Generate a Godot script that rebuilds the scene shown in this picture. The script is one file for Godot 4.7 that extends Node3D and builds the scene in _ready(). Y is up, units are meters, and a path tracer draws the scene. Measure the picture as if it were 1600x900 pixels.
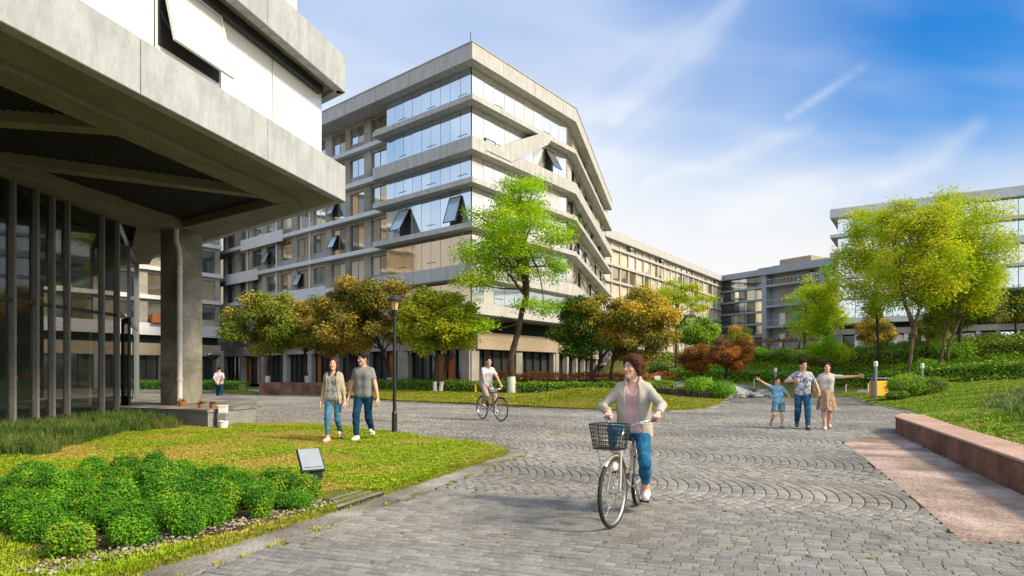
extends Node3D
# A campus plaza between office buildings on a hazy bright morning. x right, d forward (world z = -d), y up, metres.

var rng := RandomNumberGenerator.new()
var M := {}
var used := {}

# ------------------------------------------------------------------ mesh builder
class MB:
	var v := PackedVector3Array()
	var n := PackedVector3Array()
	var c := PackedColorArray()
	var col := Color(1, 1, 1)
	var colored := false
	func tint(k: Color) -> void:
		col = k
		colored = true
	func tri(a: Vector3, b: Vector3, d: Vector3) -> void:   # counter-clockwise seen from outside
		var m := (b - a).cross(d - a).normalized()
		v.push_back(a); v.push_back(d); v.push_back(b)
		n.push_back(m); n.push_back(m); n.push_back(m)
		c.push_back(col); c.push_back(col); c.push_back(col)
	func trin(a: Vector3, b: Vector3, d: Vector3, na: Vector3, nb: Vector3, nd: Vector3) -> void:
		v.push_back(a); v.push_back(d); v.push_back(b)
		n.push_back(na); n.push_back(nd); n.push_back(nb)
		c.push_back(col); c.push_back(col); c.push_back(col)
	func quad(a: Vector3, b: Vector3, d: Vector3, e: Vector3) -> void:
		tri(a, b, d)
		tri(a, d, e)
	func box(lo: Vector3, hi: Vector3, t := Transform3D(), bev := 0.0) -> void:
		var s := (hi - lo) * 0.5
		var m := t * Transform3D(Basis(), (lo + hi) * 0.5)
		var b := minf(bev, minf(s.x, minf(s.y, s.z)) * 0.9)
		for ax in 3:
			var u := (ax + 1) % 3
			var w := (ax + 2) % 3
			for sg in [-1.0, 1.0]:
				var p := []
				for q in [[-1, -1], [1, -1], [1, 1], [-1, 1]]:
					var k := Vector3()
					k[ax] = sg * s[ax]
					k[u] = q[0] * (s[u] - b) * sg
					k[w] = q[1] * (s[w] - b)
					p.append(m * k)
				quad(p[0], p[1], p[2], p[3])
		if b <= 0.0:
			return
		for ax in 3:                     # chamfers along axis ax
			var u := (ax + 1) % 3
			var w := (ax + 2) % 3
			for su in [-1.0, 1.0]:
				for sw in [-1.0, 1.0]:
					var p := []
					for q in [[0, -1], [1, -1], [1, 1], [0, 1]]:
						var k := Vector3()
						k[ax] = q[1] * (s[ax] - b)
						k[u] = su * (s[u] - (b if q[0] == 1 else 0.0))
						k[w] = sw * (s[w] - (b if q[0] == 0 else 0.0))
						p.append(m * k)
					if su * sw > 0:
						quad(p[1], p[0], p[3], p[2])
					else:
						quad(p[0], p[1], p[2], p[3])
		for sx in [-1.0, 1.0]:
			for sy in [-1.0, 1.0]:
				for sz in [-1.0, 1.0]:
					var a: Vector3 = m * Vector3(sx * s.x, sy * (s.y - b), sz * (s.z - b))
					var d: Vector3 = m * Vector3(sx * (s.x - b), sy * s.y, sz * (s.z - b))
					var e: Vector3 = m * Vector3(sx * (s.x - b), sy * (s.y - b), sz * s.z)
					if sx * sy * sz > 0:
						tri(a, d, e)
					else:
						tri(a, e, d)
	func prism(poly: PackedVector2Array, y0: float, y1: float) -> void:   # poly in (x, d)
		if Geometry2D.is_polygon_clockwise(poly):
			poly.reverse()
		var t := Geometry2D.triangulate_polygon(poly)
		for i in range(0, t.size(), 3):
			var a := poly[t[i]]
			var b := poly[t[i + 1]]
			var d := poly[t[i + 2]]
			if (b - a).cross(d - a) < 0:
				var s := b
				b = d
				d = s
			tri(Vector3(a.x, y1, -a.y), Vector3(b.x, y1, -b.y), Vector3(d.x, y1, -d.y))
			tri(Vector3(a.x, y0, -a.y), Vector3(d.x, y0, -d.y), Vector3(b.x, y0, -b.y))
		for i in poly.size():
			var a := poly[i]
			var b := poly[(i + 1) % poly.size()]
			quad(Vector3(a.x, y0, -a.y), Vector3(b.x, y0, -b.y), Vector3(b.x, y1, -b.y), Vector3(a.x, y1, -a.y))
	func tube(pts: Array, rad: Array, sides := 8, caps := true) -> void:
		var rings := []
		var nors := []
		var up := Vector3(0.13, 0.31, 0.94)
		for i in pts.size():
			var dir: Vector3 = (pts[mini(i + 1, pts.size() - 1)] - pts[maxi(i - 1, 0)])
			dir = dir.normalized() if dir.length() > 1e-9 else Vector3.UP
			if i == 0:
				if absf(dir.dot(up)) > 0.95:
					up = Vector3(1, 0, 0)
			var side := dir.cross(up).normalized()
			up = side.cross(dir).normalized()
			var r := PackedVector3Array()
			var q := PackedVector3Array()
			for k in sides:
				var a := TAU * k / sides
				var o := side * cos(a) + up * sin(a)
				q.push_back(o)
				r.push_back(pts[i] + o * rad[mini(i, rad.size() - 1)])
			rings.append(r)
			nors.append(q)
		for i in pts.size() - 1:
			var r0: PackedVector3Array = rings[i]
			var r1: PackedVector3Array = rings[i + 1]
			var n0: PackedVector3Array = nors[i]
			var n1: PackedVector3Array = nors[i + 1]
			for k in sides:
				var l := (k + 1) % sides
				trin(r0[k], r1[l], r0[l], n0[k], n1[l], n0[l])
				trin(r0[k], r1[k], r1[l], n0[k], n1[k], n1[l])
		if caps:
			for e in [0, pts.size() - 1]:
				var r: PackedVector3Array = rings[e]
				for k in range(1, sides - 1):
					if e == 0:
						tri(r[0], r[k], r[k + 1])
					else:
						tri(r[0], r[k + 1], r[k])
	func lathe(prof: Array, t := Transform3D(), sides := 16) -> void:   # prof: Vector2(radius, y) from bottom to top
		for i in prof.size() - 1:
			var p: Vector2 = prof[i]
			var q: Vector2 = prof[i + 1]
			if p.is_equal_approx(q):
				continue
			var nn := Vector2(q.y - p.y, -(q.x - p.x)).normalized()
			for k in sides:
				var a0 := TAU * k / sides
				var a1 := TAU * (k + 1) / sides
				var A := t * Vector3(p.x * cos(a0), p.y, p.x * sin(a0))
				var B := t * Vector3(p.x * cos(a1), p.y, p.x * sin(a1))
				var D := t * Vector3(q.x * cos(a0), q.y, q.x * sin(a0))
				var E := t * Vector3(q.x * cos(a1), q.y, q.x * sin(a1))
				var m0 := (t.basis * Vector3(nn.x * cos(a0), nn.y, nn.x * sin(a0))).normalized()
				var m1 := (t.basis * Vector3(nn.x * cos(a1), nn.y, nn.x * sin(a1))).normalized()
				if q.x > 1e-6:
					trin(A, D, E, m0, m0, m1)
				if p.x > 1e-6:
					trin(A, E, B, m0, m1, m1)
	func ball(ce: Vector3, r: Vector3, b := Basis(), su := 12, sv := 8) -> void:
		for j in sv:
			for i in su:
				var P := []
				var N := []
				for q in [[0, 0], [1, 0], [1, 1], [0, 1]]:
					var th: float = PI * (j + q[1]) / sv
					var ph: float = TAU * (i + q[0]) / su
					var u := Vector3(sin(th) * cos(ph), cos(th), sin(th) * sin(ph))
					P.append(ce + b * (u * r))
					N.append((b * (u / r)).normalized())
				trin(P[0], P[1], P[2], N[0], N[1], N[2])
				trin(P[0], P[2], P[3], N[0], N[2], N[3])
	func leaf(p: Vector3, nrm: Vector3, dir: Vector3, l: float, w: float) -> void:
		var f := dir - nrm * dir.dot(nrm)
		f = f.normalized() if f.length() > 1e-4 else nrm.cross(Vector3(0.7, 0.1, 0.7)).normalized()
		var s := nrm.cross(f)
		var a := p
		var b := p + f * l * 0.5 + s * w * 0.5 + nrm * w * 0.12
		var d := p + f * l - nrm * l * 0.06
		var e := p + f * l * 0.5 - s * w * 0.5 + nrm * w * 0.12
		tri(a, d, b)
		tri(a, e, d)
	func arrays(verts: PackedVector3Array, nors: PackedVector3Array, idx: PackedInt32Array, cols: PackedColorArray, t: Transform3D) -> void:
		var flip := t.basis.determinant() < 0
		for i in range(0, idx.size(), 3):
			for k in ([0, 1, 2] if flip else [0, 2, 1]):
				var q := idx[i + k]
				v.push_back(t * verts[q])
				n.push_back((t.basis * nors[q]).normalized())
				c.push_back(cols[q] if cols.size() else col)
	func mesh() -> ArrayMesh:
		var m := ArrayMesh.new()
		if v.is_empty():
			return m
		var a := []
		a.resize(Mesh.ARRAY_MAX)
		a[Mesh.ARRAY_VERTEX] = v
		a[Mesh.ARRAY_NORMAL] = n
		if colored:
			a[Mesh.ARRAY_COLOR] = c
		m.add_surface_from_arrays(Mesh.PRIMITIVE_TRIANGLES, a)
		return m

# ------------------------------------------------------------------ scene helpers
func P(x: float, d: float, y := 0.0) -> Vector3:
	return Vector3(x, y, -d)

func numbered(s: String) -> String:
	var k: int = used.get(s, 0)
	used[s] = k + 1
	return s if k == 0 else "%s_%03d" % [s, k]

func obj(called: String, what, mat: Material, parent: Node = null, t := Transform3D()) -> MeshInstance3D:
	var o := MeshInstance3D.new()
	o.mesh = what.mesh() if what is MB else what
	o.material_override = mat
	o.transform = t
	if parent == null or parent == self:
		o.name = numbered(called)
		add_child(o, true)
	else:
		o.name = called
		var k := 0
		var counts: Dictionary = parent.get_meta("kid_counts", {})
		k = counts.get(called, 0)
		counts[called] = k + 1
		parent.set_meta("kid_counts", counts)
		if k:
			o.name = "%s_%03d" % [called, k]
		parent.add_child(o, true)
	return o

func tag(o: Node, label: String, category: String, group := "") -> Node:
	o.set_meta("label", label)
	o.set_meta("category", category)
	if group:
		o.set_meta("group", group)
	return o

func thing(called: String, label: String, category: String, at := Vector3.ZERO, turn := 0.0, group := "") -> Node3D:
	var o := Node3D.new()
	o.name = numbered(called)
	add_child(o, true)
	o.position = at
	o.rotation.y = turn
	tag(o, label, category, group)
	return o

func copy_of(src: Node3D, called: String, label: String, at: Vector3, turn := 0.0, group := "") -> Node3D:
	var o: Node3D = src.duplicate()
	o.name = numbered(called)
	add_child(o, true)
	o.position = at
	o.rotation.y = turn
	o.set_meta("label", label)
	if group:
		o.set_meta("group", group)
	return o

func struct(called: String, what, mat: Material, t := Transform3D()) -> MeshInstance3D:
	var o := obj(called, what, mat, null, t)
	o.set_meta("kind", "structure")
	return o

func many(called: String, m: Mesh, mat: Material, xf: Array, cols: Array, parent: Node = null) -> MultiMeshInstance3D:
	var mm := MultiMesh.new()
	mm.transform_format = MultiMesh.TRANSFORM_3D
	mm.use_colors = cols.size() > 0
	mm.mesh = m
	mm.instance_count = xf.size()
	for i in xf.size():
		mm.set_instance_transform(i, xf[i])
		if cols.size():
			mm.set_instance_color(i, cols[i])
	var o := MultiMeshInstance3D.new()
	o.multimesh = mm
	o.material_override = mat
	o.name = called if parent else numbered(called)
	o.set_meta("kind", "stuff")
	(parent if parent else self).add_child(o, true)
	return o

func rf(a: float, b: float) -> float:
	return rng.randf_range(a, b)

func rdir() -> Vector3:
	var z := rng.randf() * 2.0 - 1.0
	var a := rng.randf() * TAU
	var r := sqrt(1.0 - z * z)
	return Vector3(r * cos(a), z, r * sin(a))

func lin(r: float, g: float, b: float) -> Color:   # linear real-world colour -> sRGB for albedo_color
	return Color(r, g, b).linear_to_srgb()

func ntex(freq: float, octaves: int, lo: Color, hi: Color, size := 512, seed_ := 1, type := FastNoiseLite.TYPE_SIMPLEX_SMOOTH, mid := 0.5) -> NoiseTexture2D:
	var f := FastNoiseLite.new()
	f.noise_type = type
	f.seed = seed_
	f.frequency = freq
	f.fractal_octaves = octaves
	var t := NoiseTexture2D.new()
	t.width = size
	t.height = size
	t.seamless = true
	t.noise = f
	var g := Gradient.new()
	g.set_color(0, lo)
	g.set_color(1, hi)
	g.set_offset(0, mid - 0.35)
	g.set_offset(1, mid + 0.35)
	t.color_ramp = g
	return t

func nbump(freq: float, octaves: int, strength: float, seed_ := 2, size := 512, type := FastNoiseLite.TYPE_SIMPLEX_SMOOTH) -> NoiseTexture2D:
	var f := FastNoiseLite.new()
	f.noise_type = type
	f.seed = seed_
	f.frequency = freq
	f.fractal_octaves = octaves
	var t := NoiseTexture2D.new()
	t.width = size
	t.height = size
	t.seamless = true
	t.as_normal_map = true
	t.bump_strength = strength
	t.noise = f
	return t

# a matte material whose colour wanders between two tones, with a coarse stain layer and a fine bump; scale = texture tiles per metre
func rough_mat(called: String, a: Color, b: Color, scale := 0.5, r := 0.9, bump := 1.0, stain := 0.25, vc := false) -> StandardMaterial3D:
	var m := StandardMaterial3D.new()
	m.resource_name = called
	m.albedo_color = Color.WHITE
	m.albedo_texture = TX_pair(a, b)
	m.roughness = r
	m.metallic_specular = 0.3
	m.uv1_triplanar = true
	m.uv1_world_triplanar = true
	m.uv1_scale = Vector3.ONE * scale
	m.vertex_color_use_as_albedo = vc
	if bump > 0.0:
		m.normal_enabled = true
		m.normal_texture = M.bump
		m.normal_scale = bump
	if stain > 0.0:
		m.detail_enabled = true
		m.detail_blend_mode = BaseMaterial3D.BLEND_MODE_MUL
		m.detail_albedo = M.stain if stain > 0.2 else M.stain_soft
		m.detail_uv_layer = BaseMaterial3D.DETAIL_UV_2
		m.uv2_triplanar = true
		m.uv2_world_triplanar = true
		m.uv2_scale = Vector3.ONE * scale * 0.17
	return m

var seeds := 10
func TX_pair(a: Color, b: Color) -> NoiseTexture2D:
	seeds += 1
	return ntex(0.02, 5, a.linear_to_srgb(), b.linear_to_srgb(), 512, seeds)

func flat_mat(called: String, k: Color, r := 0.6, metal := 0.0, vc := false) -> StandardMaterial3D:
	var m := StandardMaterial3D.new()
	m.resource_name = called
	m.albedo_color = k.linear_to_srgb()
	m.roughness = r
	m.metallic = metal
	m.vertex_color_use_as_albedo = vc
	return m

func leaf_mat(called: String, r := 0.55, back := 0.5) -> StandardMaterial3D:
	var m := StandardMaterial3D.new()
	m.resource_name = called
	m.albedo_color = Color.WHITE
	m.vertex_color_use_as_albedo = true
	m.roughness = r
	m.metallic_specular = 0.35
	m.cull_mode = BaseMaterial3D.CULL_DISABLED
	m.backlight_enabled = true
	m.backlight = Color(back, back, back * 0.6)
	return m

func make_materials() -> void:
	M.bump = nbump(0.05, 5, 6.0, 3)
	M.stain = ntex(0.012, 4, Color(0.62, 0.61, 0.58), Color(1, 1, 1), 512, 4)
	M.stain_soft = ntex(0.012, 4, Color(0.89, 0.885, 0.875), Color(1, 1, 1), 512, 5)
	M.concrete = rough_mat("weathered concrete", Color(0.30, 0.29, 0.265), Color(0.42, 0.41, 0.38), 0.35, 0.9, 0.5, 0.3)
	M.concrete_pale = rough_mat("pale concrete", Color(0.45, 0.455, 0.46), Color(0.51, 0.515, 0.52), 0.15, 0.9, 0.2, 0.15)  # one pale tone for every side of the block and the far wing
	M.concrete_pale.uv2_scale = Vector3(0.35, 0.035, 0.35)
	M.concrete_blue = rough_mat("grey painted concrete", Color(0.60, 0.63, 0.67), Color(0.68, 0.71, 0.75), 0.15, 0.85, 0.3, 0.15)
	M.slate_paint = rough_mat("slate grey cladding", Color(0.28, 0.32, 0.37), Color(0.33, 0.37, 0.42), 0.1, 0.8, 0.2, 0.15)
	M.pier = rough_mat("beige render", Color(0.44, 0.42, 0.38), Color(0.54, 0.52, 0.48), 0.2, 0.95, 0.4, 0.3)
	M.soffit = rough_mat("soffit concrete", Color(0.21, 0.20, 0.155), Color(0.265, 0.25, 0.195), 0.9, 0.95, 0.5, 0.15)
	M.lintel = rough_mat("tan render", Color(0.34, 0.28, 0.20), Color(0.42, 0.36, 0.27), 0.2, 0.95, 0.4, 0.15)
	M.kerb = rough_mat("kerb concrete", Color(0.29, 0.275, 0.25), Color(0.39, 0.37, 0.335), 0.9, 0.95, 0.9, 0.3)
	M.joint = rough_mat("paving joint sand", Color(0.085, 0.083, 0.077), Color(0.14, 0.136, 0.126), 1.5, 1.0, 0.8, 0.15)
	M.paver = rough_mat("granite sett", Color(0.72, 0.71, 0.69), Color(1.0, 1.0, 1.0), 2.2, 0.88, 1.0, 0.15, true)
	M.paving_far = rough_mat("far paving", Color(0.20, 0.197, 0.187), Color(0.28, 0.275, 0.26), 1.2, 0.95, 1.2, 0.3)
	M.pink = rough_mat("pink sandstone paving", Color(0.44, 0.325, 0.275), Color(0.58, 0.46, 0.40), 0.6, 0.95, 0.9, 0.3)
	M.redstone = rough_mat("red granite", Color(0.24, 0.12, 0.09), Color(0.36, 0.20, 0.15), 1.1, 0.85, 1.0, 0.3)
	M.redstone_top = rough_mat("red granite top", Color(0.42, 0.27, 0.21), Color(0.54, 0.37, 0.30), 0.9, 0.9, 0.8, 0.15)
	M.lawn = rough_mat("lawn soil", Color(0.10, 0.125, 0.02), Color(0.20, 0.185, 0.04), 0.5, 1.0, 1.0, 0.15)
	M.lawn_bank = rough_mat("bank soil", Color(0.05, 0.085, 0.015), Color(0.09, 0.12, 0.025), 0.4, 1.0, 1.0, 0.3)
	M.ground = rough_mat("distant ground", Color(0.10, 0.12, 0.05), Color(0.16, 0.16, 0.08), 0.1, 1.0, 0.5, 0.3)
	M.soil = rough_mat("soil", Color(0.09, 0.06, 0.035), Color(0.17, 0.12, 0.07), 1.2, 1.0, 1.5, 0.3)
	M.bark = rough_mat("bark", Color(0.07, 0.05, 0.032), Color(0.16, 0.12, 0.08), 1.6, 1.0, 2.0, 0.3)
	M.bark_pale = rough_mat("pale bark", Color(0.13, 0.10, 0.065), Color(0.24, 0.19, 0.13), 1.6, 1.0, 2.0, 0.3)
	M.limewash = rough_mat("limewash", Color(0.62, 0.60, 0.56), Color(0.78, 0.77, 0.73), 2.0, 1.0, 1.0, 0.15)
	M.granite = rough_mat("grey granite plinth", Color(0.20, 0.21, 0.21), Color(0.34, 0.345, 0.34), 1.4, 0.8, 0.8, 0.15)
	M.terracotta = rough_mat("terracotta", Color(0.36, 0.12, 0.055), Color(0.46, 0.17, 0.085), 3.0, 0.9, 0.5, 0.15)
	M.rock = rough_mat("pale rock", Color(0.36, 0.37, 0.38), Color(0.62, 0.63, 0.63), 1.0, 0.95, 2.0, 0.3)
	M.brown_stone = rough_mat("brown stone", Color(0.11, 0.075, 0.05), Color(0.24, 0.17, 0.11), 1.0, 0.95, 2.0, 0.3)
	M.fascia = rough_mat("streaked concrete", Color(0.385, 0.42, 0.445), Color(0.425, 0.46, 0.485), 0.6, 0.85, 0.25, 0.15)
	M.fascia.uv2_scale = Vector3(0.8, 0.05, 0.8)
	M.fascia.uv1_scale = Vector3(0.9, 0.12, 0.9)
	M.fascia.uv2_scale = Vector3(0.5, 0.15, 0.5)
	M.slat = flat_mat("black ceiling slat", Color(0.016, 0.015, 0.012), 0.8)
	M.pillar = rough_mat("bare concrete pillar", Color(0.27, 0.26, 0.215), Color(0.36, 0.35, 0.30), 0.6, 0.95, 0.8, 0.3)
	M.joint_dark = flat_mat("dark joint line", Color(0.12, 0.11, 0.09), 0.95)  # plain dark tone for panel joints and pour lines
	M.pipe = rough_mat("old white pipe", Color(0.66, 0.64, 0.58), Color(0.76, 0.74, 0.69), 1.2, 0.6, 0.2, 0.15)
	M.dark_metal = flat_mat("dark painted steel", Color(0.022, 0.024, 0.027), 0.42, 0.2)
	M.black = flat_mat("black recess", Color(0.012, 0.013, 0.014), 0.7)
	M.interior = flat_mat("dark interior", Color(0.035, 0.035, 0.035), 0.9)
	M.fin = rough_mat("grey aluminium fin", Color(0.16, 0.165, 0.155), Color(0.21, 0.21, 0.20), 0.8, 0.45, 0.2, 0.15)
	M.alu = flat_mat("grey aluminium", Color(0.30, 0.33, 0.36), 0.35, 0.6)
	M.white = flat_mat("white plastic", Color(0.72, 0.72, 0.70), 0.5)
	M.orange = rough_mat("orange panel", Color(0.30, 0.10, 0.035), Color(0.40, 0.15, 0.05), 0.8, 0.6, 0.2, 0.15)
	M.yellow = flat_mat("yellow paint", Color(0.85, 0.42, 0.03), 0.5)
	M.cream = rough_mat("cream blind", Color(0.52, 0.47, 0.38), Color(0.66, 0.61, 0.51), 0.4, 0.5, 0.1, 0.15)
	M.curtain = rough_mat("beige curtain", Color(0.30, 0.26, 0.19), Color(0.42, 0.37, 0.28), 0.7, 0.9, 0.3, 0.15)
	# mirror coated curtain walling: faintly tinted, nearly smooth
	M.glass = flat_mat("coated glass", Color(0.62, 0.70, 0.76), 0.04, 0.92)
	M.glass_warm = flat_mat("coated glass, warm sky in tint", Color(0.86, 0.85, 0.80), 0.05, 0.92)  # paler, warmer tint carries the bright sky mirrored on the sunny face
	M.glass_b = flat_mat("coated glass, bluer", Color(0.50, 0.62, 0.72), 0.06, 0.9)
	M.glass_c = flat_mat("coated glass, blind behind", Color(0.58, 0.68, 0.76), 0.07, 0.85)
	M.glass_warm_b = flat_mat("coated glass, cream blind behind", Color(0.82, 0.77, 0.66), 0.10, 0.7)
	M.glass_glare = flat_mat("glare white glass", Color(0.88, 0.88, 0.84), 0.10, 0.1)  # white base colour stands in for bright sky mirrored in the panes
	M.glass_glare.clearcoat_enabled = true
	M.glass_glare.clearcoat = 1.0
	M.glass_glare.clearcoat_roughness = 0.03
	M.glass_dark = flat_mat("dark window glass", Color(0.16, 0.18, 0.19), 0.06, 0.75)
	M.glass_brown = flat_mat("bronze glass and painted reflection", Color(0.48, 0.40, 0.29), 0.06, 0.85)
	M.sash = flat_mat("tilted sash glass", Color(0.42, 0.53, 0.62), 0.12, 0.35)  # pale diffuse blue stands in for sky mirrored by the open pane
	M.glass_shop = flat_mat("shopfront glass", Color(0.07, 0.08, 0.085), 0.06, 0.55)
	var g := StandardMaterial3D.new()
	g.resource_name = "clear glazing"
	g.albedo_color = Color(0.10, 0.13, 0.13, 0.5)
	g.transparency = BaseMaterial3D.TRANSPARENCY_ALPHA
	g.roughness = 0.03
	g.metallic_specular = 0.9
	M.pane = g
	M.twig = flat_mat("hedge twigs", Color(0.035, 0.06, 0.012), 0.95)
	M.leaf = leaf_mat("leaves", 0.55, 0.7)
	M.leaf_soft = leaf_mat("thin young leaves", 0.5, 0.95)
	M.grass = leaf_mat("grass blades", 0.7, 0.6)
	M.skin = flat_mat("skin", Color(1, 1, 1), 0.55, 0.0, true)
	M.skin.subsurf_scatter_enabled = true
	M.skin.subsurf_scatter_strength = 0.12
	M.hair = flat_mat("hair", Color(1, 1, 1), 0.7, 0.0, true)
	M.hair.metallic_specular = 0.25
	M.cloth = flat_mat("cloth", Color(1, 1, 1), 0.95, 0.0, true)
	M.cloth.metallic_specular = 0.2
	M.knit = flat_mat("knitted cloth", Color(1, 1, 1), 0.95, 0.0, true)
	M.knit.metallic_specular = 0.2
	M.knit.normal_enabled = true
	M.knit.normal_texture = M.bump
	M.knit.uv1_triplanar = true
	M.knit.uv1_scale = Vector3.ONE * 4.0
	M.leather = flat_mat("shoe leather", Color(1, 1, 1), 0.6, 0.0, true)
	M.vc_gloss = flat_mat("eye", Color(1, 1, 1), 0.15, 0.0, true)
	M.rubber = flat_mat("black rubber", Color(0.018, 0.018, 0.018), 0.75)
	M.chrome = flat_mat("chromed steel", Color(0.55, 0.55, 0.55), 0.25, 0.95)
	M.basket = flat_mat("dark basket wire", Color(0.03, 0.03, 0.03), 0.5)
	M.bike_pale = flat_mat("pale champagne paint", Color(0.50, 0.45, 0.38), 0.35, 0.2)
	M.bike_brown = flat_mat("brown paint", Color(0.16, 0.06, 0.03), 0.35, 0.2)
	M.lantern = flat_mat("yellowed lantern glass", Color(0.50, 0.36, 0.17), 0.25)
	M.navy = flat_mat("navy steel", Color(0.012, 0.02, 0.035), 0.4, 0.1)
	M.panel = rough_mat("dusty glass face", Color(0.27, 0.32, 0.38), Color(0.34, 0.39, 0.45), 3.0, 0.6, 0.2, 0.15)
	M.vc = flat_mat("coloured", Color(1, 1, 1), 0.75, 0.0, true)

# ------------------------------------------------------------------ sky
# how thick the high veil of cloud lies, by azimuth
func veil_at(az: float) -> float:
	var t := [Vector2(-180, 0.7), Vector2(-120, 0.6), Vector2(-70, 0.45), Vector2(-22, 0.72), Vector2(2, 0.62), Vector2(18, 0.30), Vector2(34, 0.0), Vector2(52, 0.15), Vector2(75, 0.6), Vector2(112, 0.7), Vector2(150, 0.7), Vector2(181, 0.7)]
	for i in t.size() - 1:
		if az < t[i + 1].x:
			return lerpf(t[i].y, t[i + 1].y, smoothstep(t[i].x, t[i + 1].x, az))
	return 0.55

func sky_image() -> Image:
	var w := 1024
	var h := 512
	var f := FastNoiseLite.new()
	f.seed = 11
	f.noise_type = FastNoiseLite.TYPE_SIMPLEX_SMOOTH
	f.frequency = 1.0
	f.fractal_octaves = 5
	var g := FastNoiseLite.new()
	g.seed = 29
	g.frequency = 1.0
	g.fractal_octaves = 3
	var sun := SUN_DIR.normalized()
	# wisps of cirrus: azimuth and elevation of both ends in degrees (azimuth from straight ahead to the right), half width, strength
	var wisps := [
		[23.0, 20.0, 29.0, 22.9, 0.16, 0.5], [3.0, 19.5, 18.5, 28.3, 2.4, 0.22], [9.0, 21.5, 21.0, 30.0, 0.9, 0.2], [12.0, 16.3, 25.0, 19.2, 0.7, 0.24],
		[18.0, 13.0, 33.5, 15.6, 1.5, 0.42], [30.0, 14.4, 36.0, 17.5, 0.9, 0.35], [52.0, 22.0, 66.0, 30.0, 1.6, 0.4], [-70.0, 18.0, -48.0, 27.0, 2.4, 0.4],
		[-130.0, 24.0, -105.0, 33.0, 2.0, 0.45], [130.0, 16.0, 160.0, 26.0, 2.2, 0.45], [80.0, 40.0, 110.0, 52.0, 3.0, 0.35], [170.0, 30.0, 200.0, 38.0, 2.0, 0.4]]
	var im := Image.create_empty(w, h, false, Image.FORMAT_RGBF)
	var deep := Vector3(0.002, 0.175, 0.56)
	var mid := Vector3(0.05, 0.29, 0.68)
	var pale := Vector3(0.74, 0.77, 0.81).lerp(Vector3(0.96, 0.91, 0.82), 0.0)
	for j in h:
		var el := 90.0 - (j + 0.5) * 180.0 / h
		var e := deg_to_rad(el)
		for i in w:
			if j > h / 2 + 2:
				im.set_pixel(i, j, Color(0.24, 0.22, 0.18))
				continue
			var az := (i + 0.5) * 360.0 / w      # from straight ahead (-z), clockwise
			var a := deg_to_rad(az)
			var dir := Vector3(sin(a) * cos(e), sin(e), -cos(a) * cos(e))
			if az > 180.0:
				az -= 360.0
			var t := clampf((el - 1.0) / 27.0, 0.0, 1.0)
			var k := pale.lerp(mid, smoothstep(0.10, 0.66, t)).lerp(deep, smoothstep(0.40, 0.98, t + clampf((el - 28.0) / 90.0, 0.0, 0.4)))
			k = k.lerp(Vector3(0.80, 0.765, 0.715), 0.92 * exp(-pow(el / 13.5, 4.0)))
			# a thin high veil, thicker to the left of the view and behind
			var q := Vector2(dir.x, -dir.z) / maxf(dir.y, 0.12)
			var veil := veil_at(az)
			veil = clampf(veil + 0.42 * (0.08 + veil) * f.get_noise_2d(q.x * 0.35, q.y * 0.35), 0.0, 0.88) * (1.0 - 0.55 * smoothstep(30.0, 75.0, el))
			veil = clampf(veil + 0.62 * exp(-pow((az - 12.0) / 17.0, 2.0)) * exp(-pow((el - 9.0) / 10.5, 2.0)), 0.0, 0.92)
			var c := veil
			for s in wisps:
				var d_az: float = fposmod(az - s[0] + 180.0, 360.0) - 180.0
				var ab := Vector2(s[2] - s[0], s[3] - s[1])
				var p := Vector2(d_az, el - s[1])
				if absf(p.x) > 45.0 or absf(p.y) > 25.0:
					continue
				var u := clampf(p.dot(ab) / ab.length_squared(), 0.0, 1.0)
				var dist: float = (p - ab * u).length() / (s[4] * (0.35 + 1.1 * sin(PI * clampf(u, 0.08, 0.92))))
				var along := p.dot(ab) / ab.length()
				var across := p.cross(ab) / ab.length()
				var ragged := 0.55 + 0.75 * f.get_noise_3d(along * 0.12, across * 0.55, s[0])
				c += s[5] * exp(-dist * dist) * clampf(ragged, 0.0, 1.2)
			var fine := clampf(0.06 + 0.5 * g.get_noise_2d(q.x * 0.9 + q.y * 0.4, q.y * 2.6 - q.x * 1.1), 0.0, 0.5) * smoothstep(3.0, 12.0, el) * (1.0 - smoothstep(40.0, 80.0, el))
			c = clampf(c + 0.3 * fine, 0.0, 0.96)
			k = k.lerp(Vector3(0.68, 0.74, 0.82).lerp(Vector3(0.78, 0.765, 0.74), exp(-el * el / 260.0)) * (1.0 + 0.45 * maxf(smoothstep(28.0, 55.0, el), smoothstep(60.0, 110.0, absf(az)))), c)  # cloud overhead and behind the view brightened to fill shaded faces
			var ang := rad_to_deg(acos(clampf(dir.dot(sun), -1.0, 1.0)))
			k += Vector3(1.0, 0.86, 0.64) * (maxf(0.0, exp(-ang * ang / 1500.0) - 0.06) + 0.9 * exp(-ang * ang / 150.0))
			k += Vector3(0.34, 0.285, 0.20) * exp(-pow((az - 95.0) / 38.0, 2.0)) * exp(-pow(el / 24.0, 2.0))      # warm glow added low on the sun's side for the right glass to mirror
			im.set_pixel(i, j, Color(k.x, k.y, k.z) * 0.70)
	return im

const SUN_DIR := Vector3(0.92, 0.80, 0.40)    # towards the sun

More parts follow.
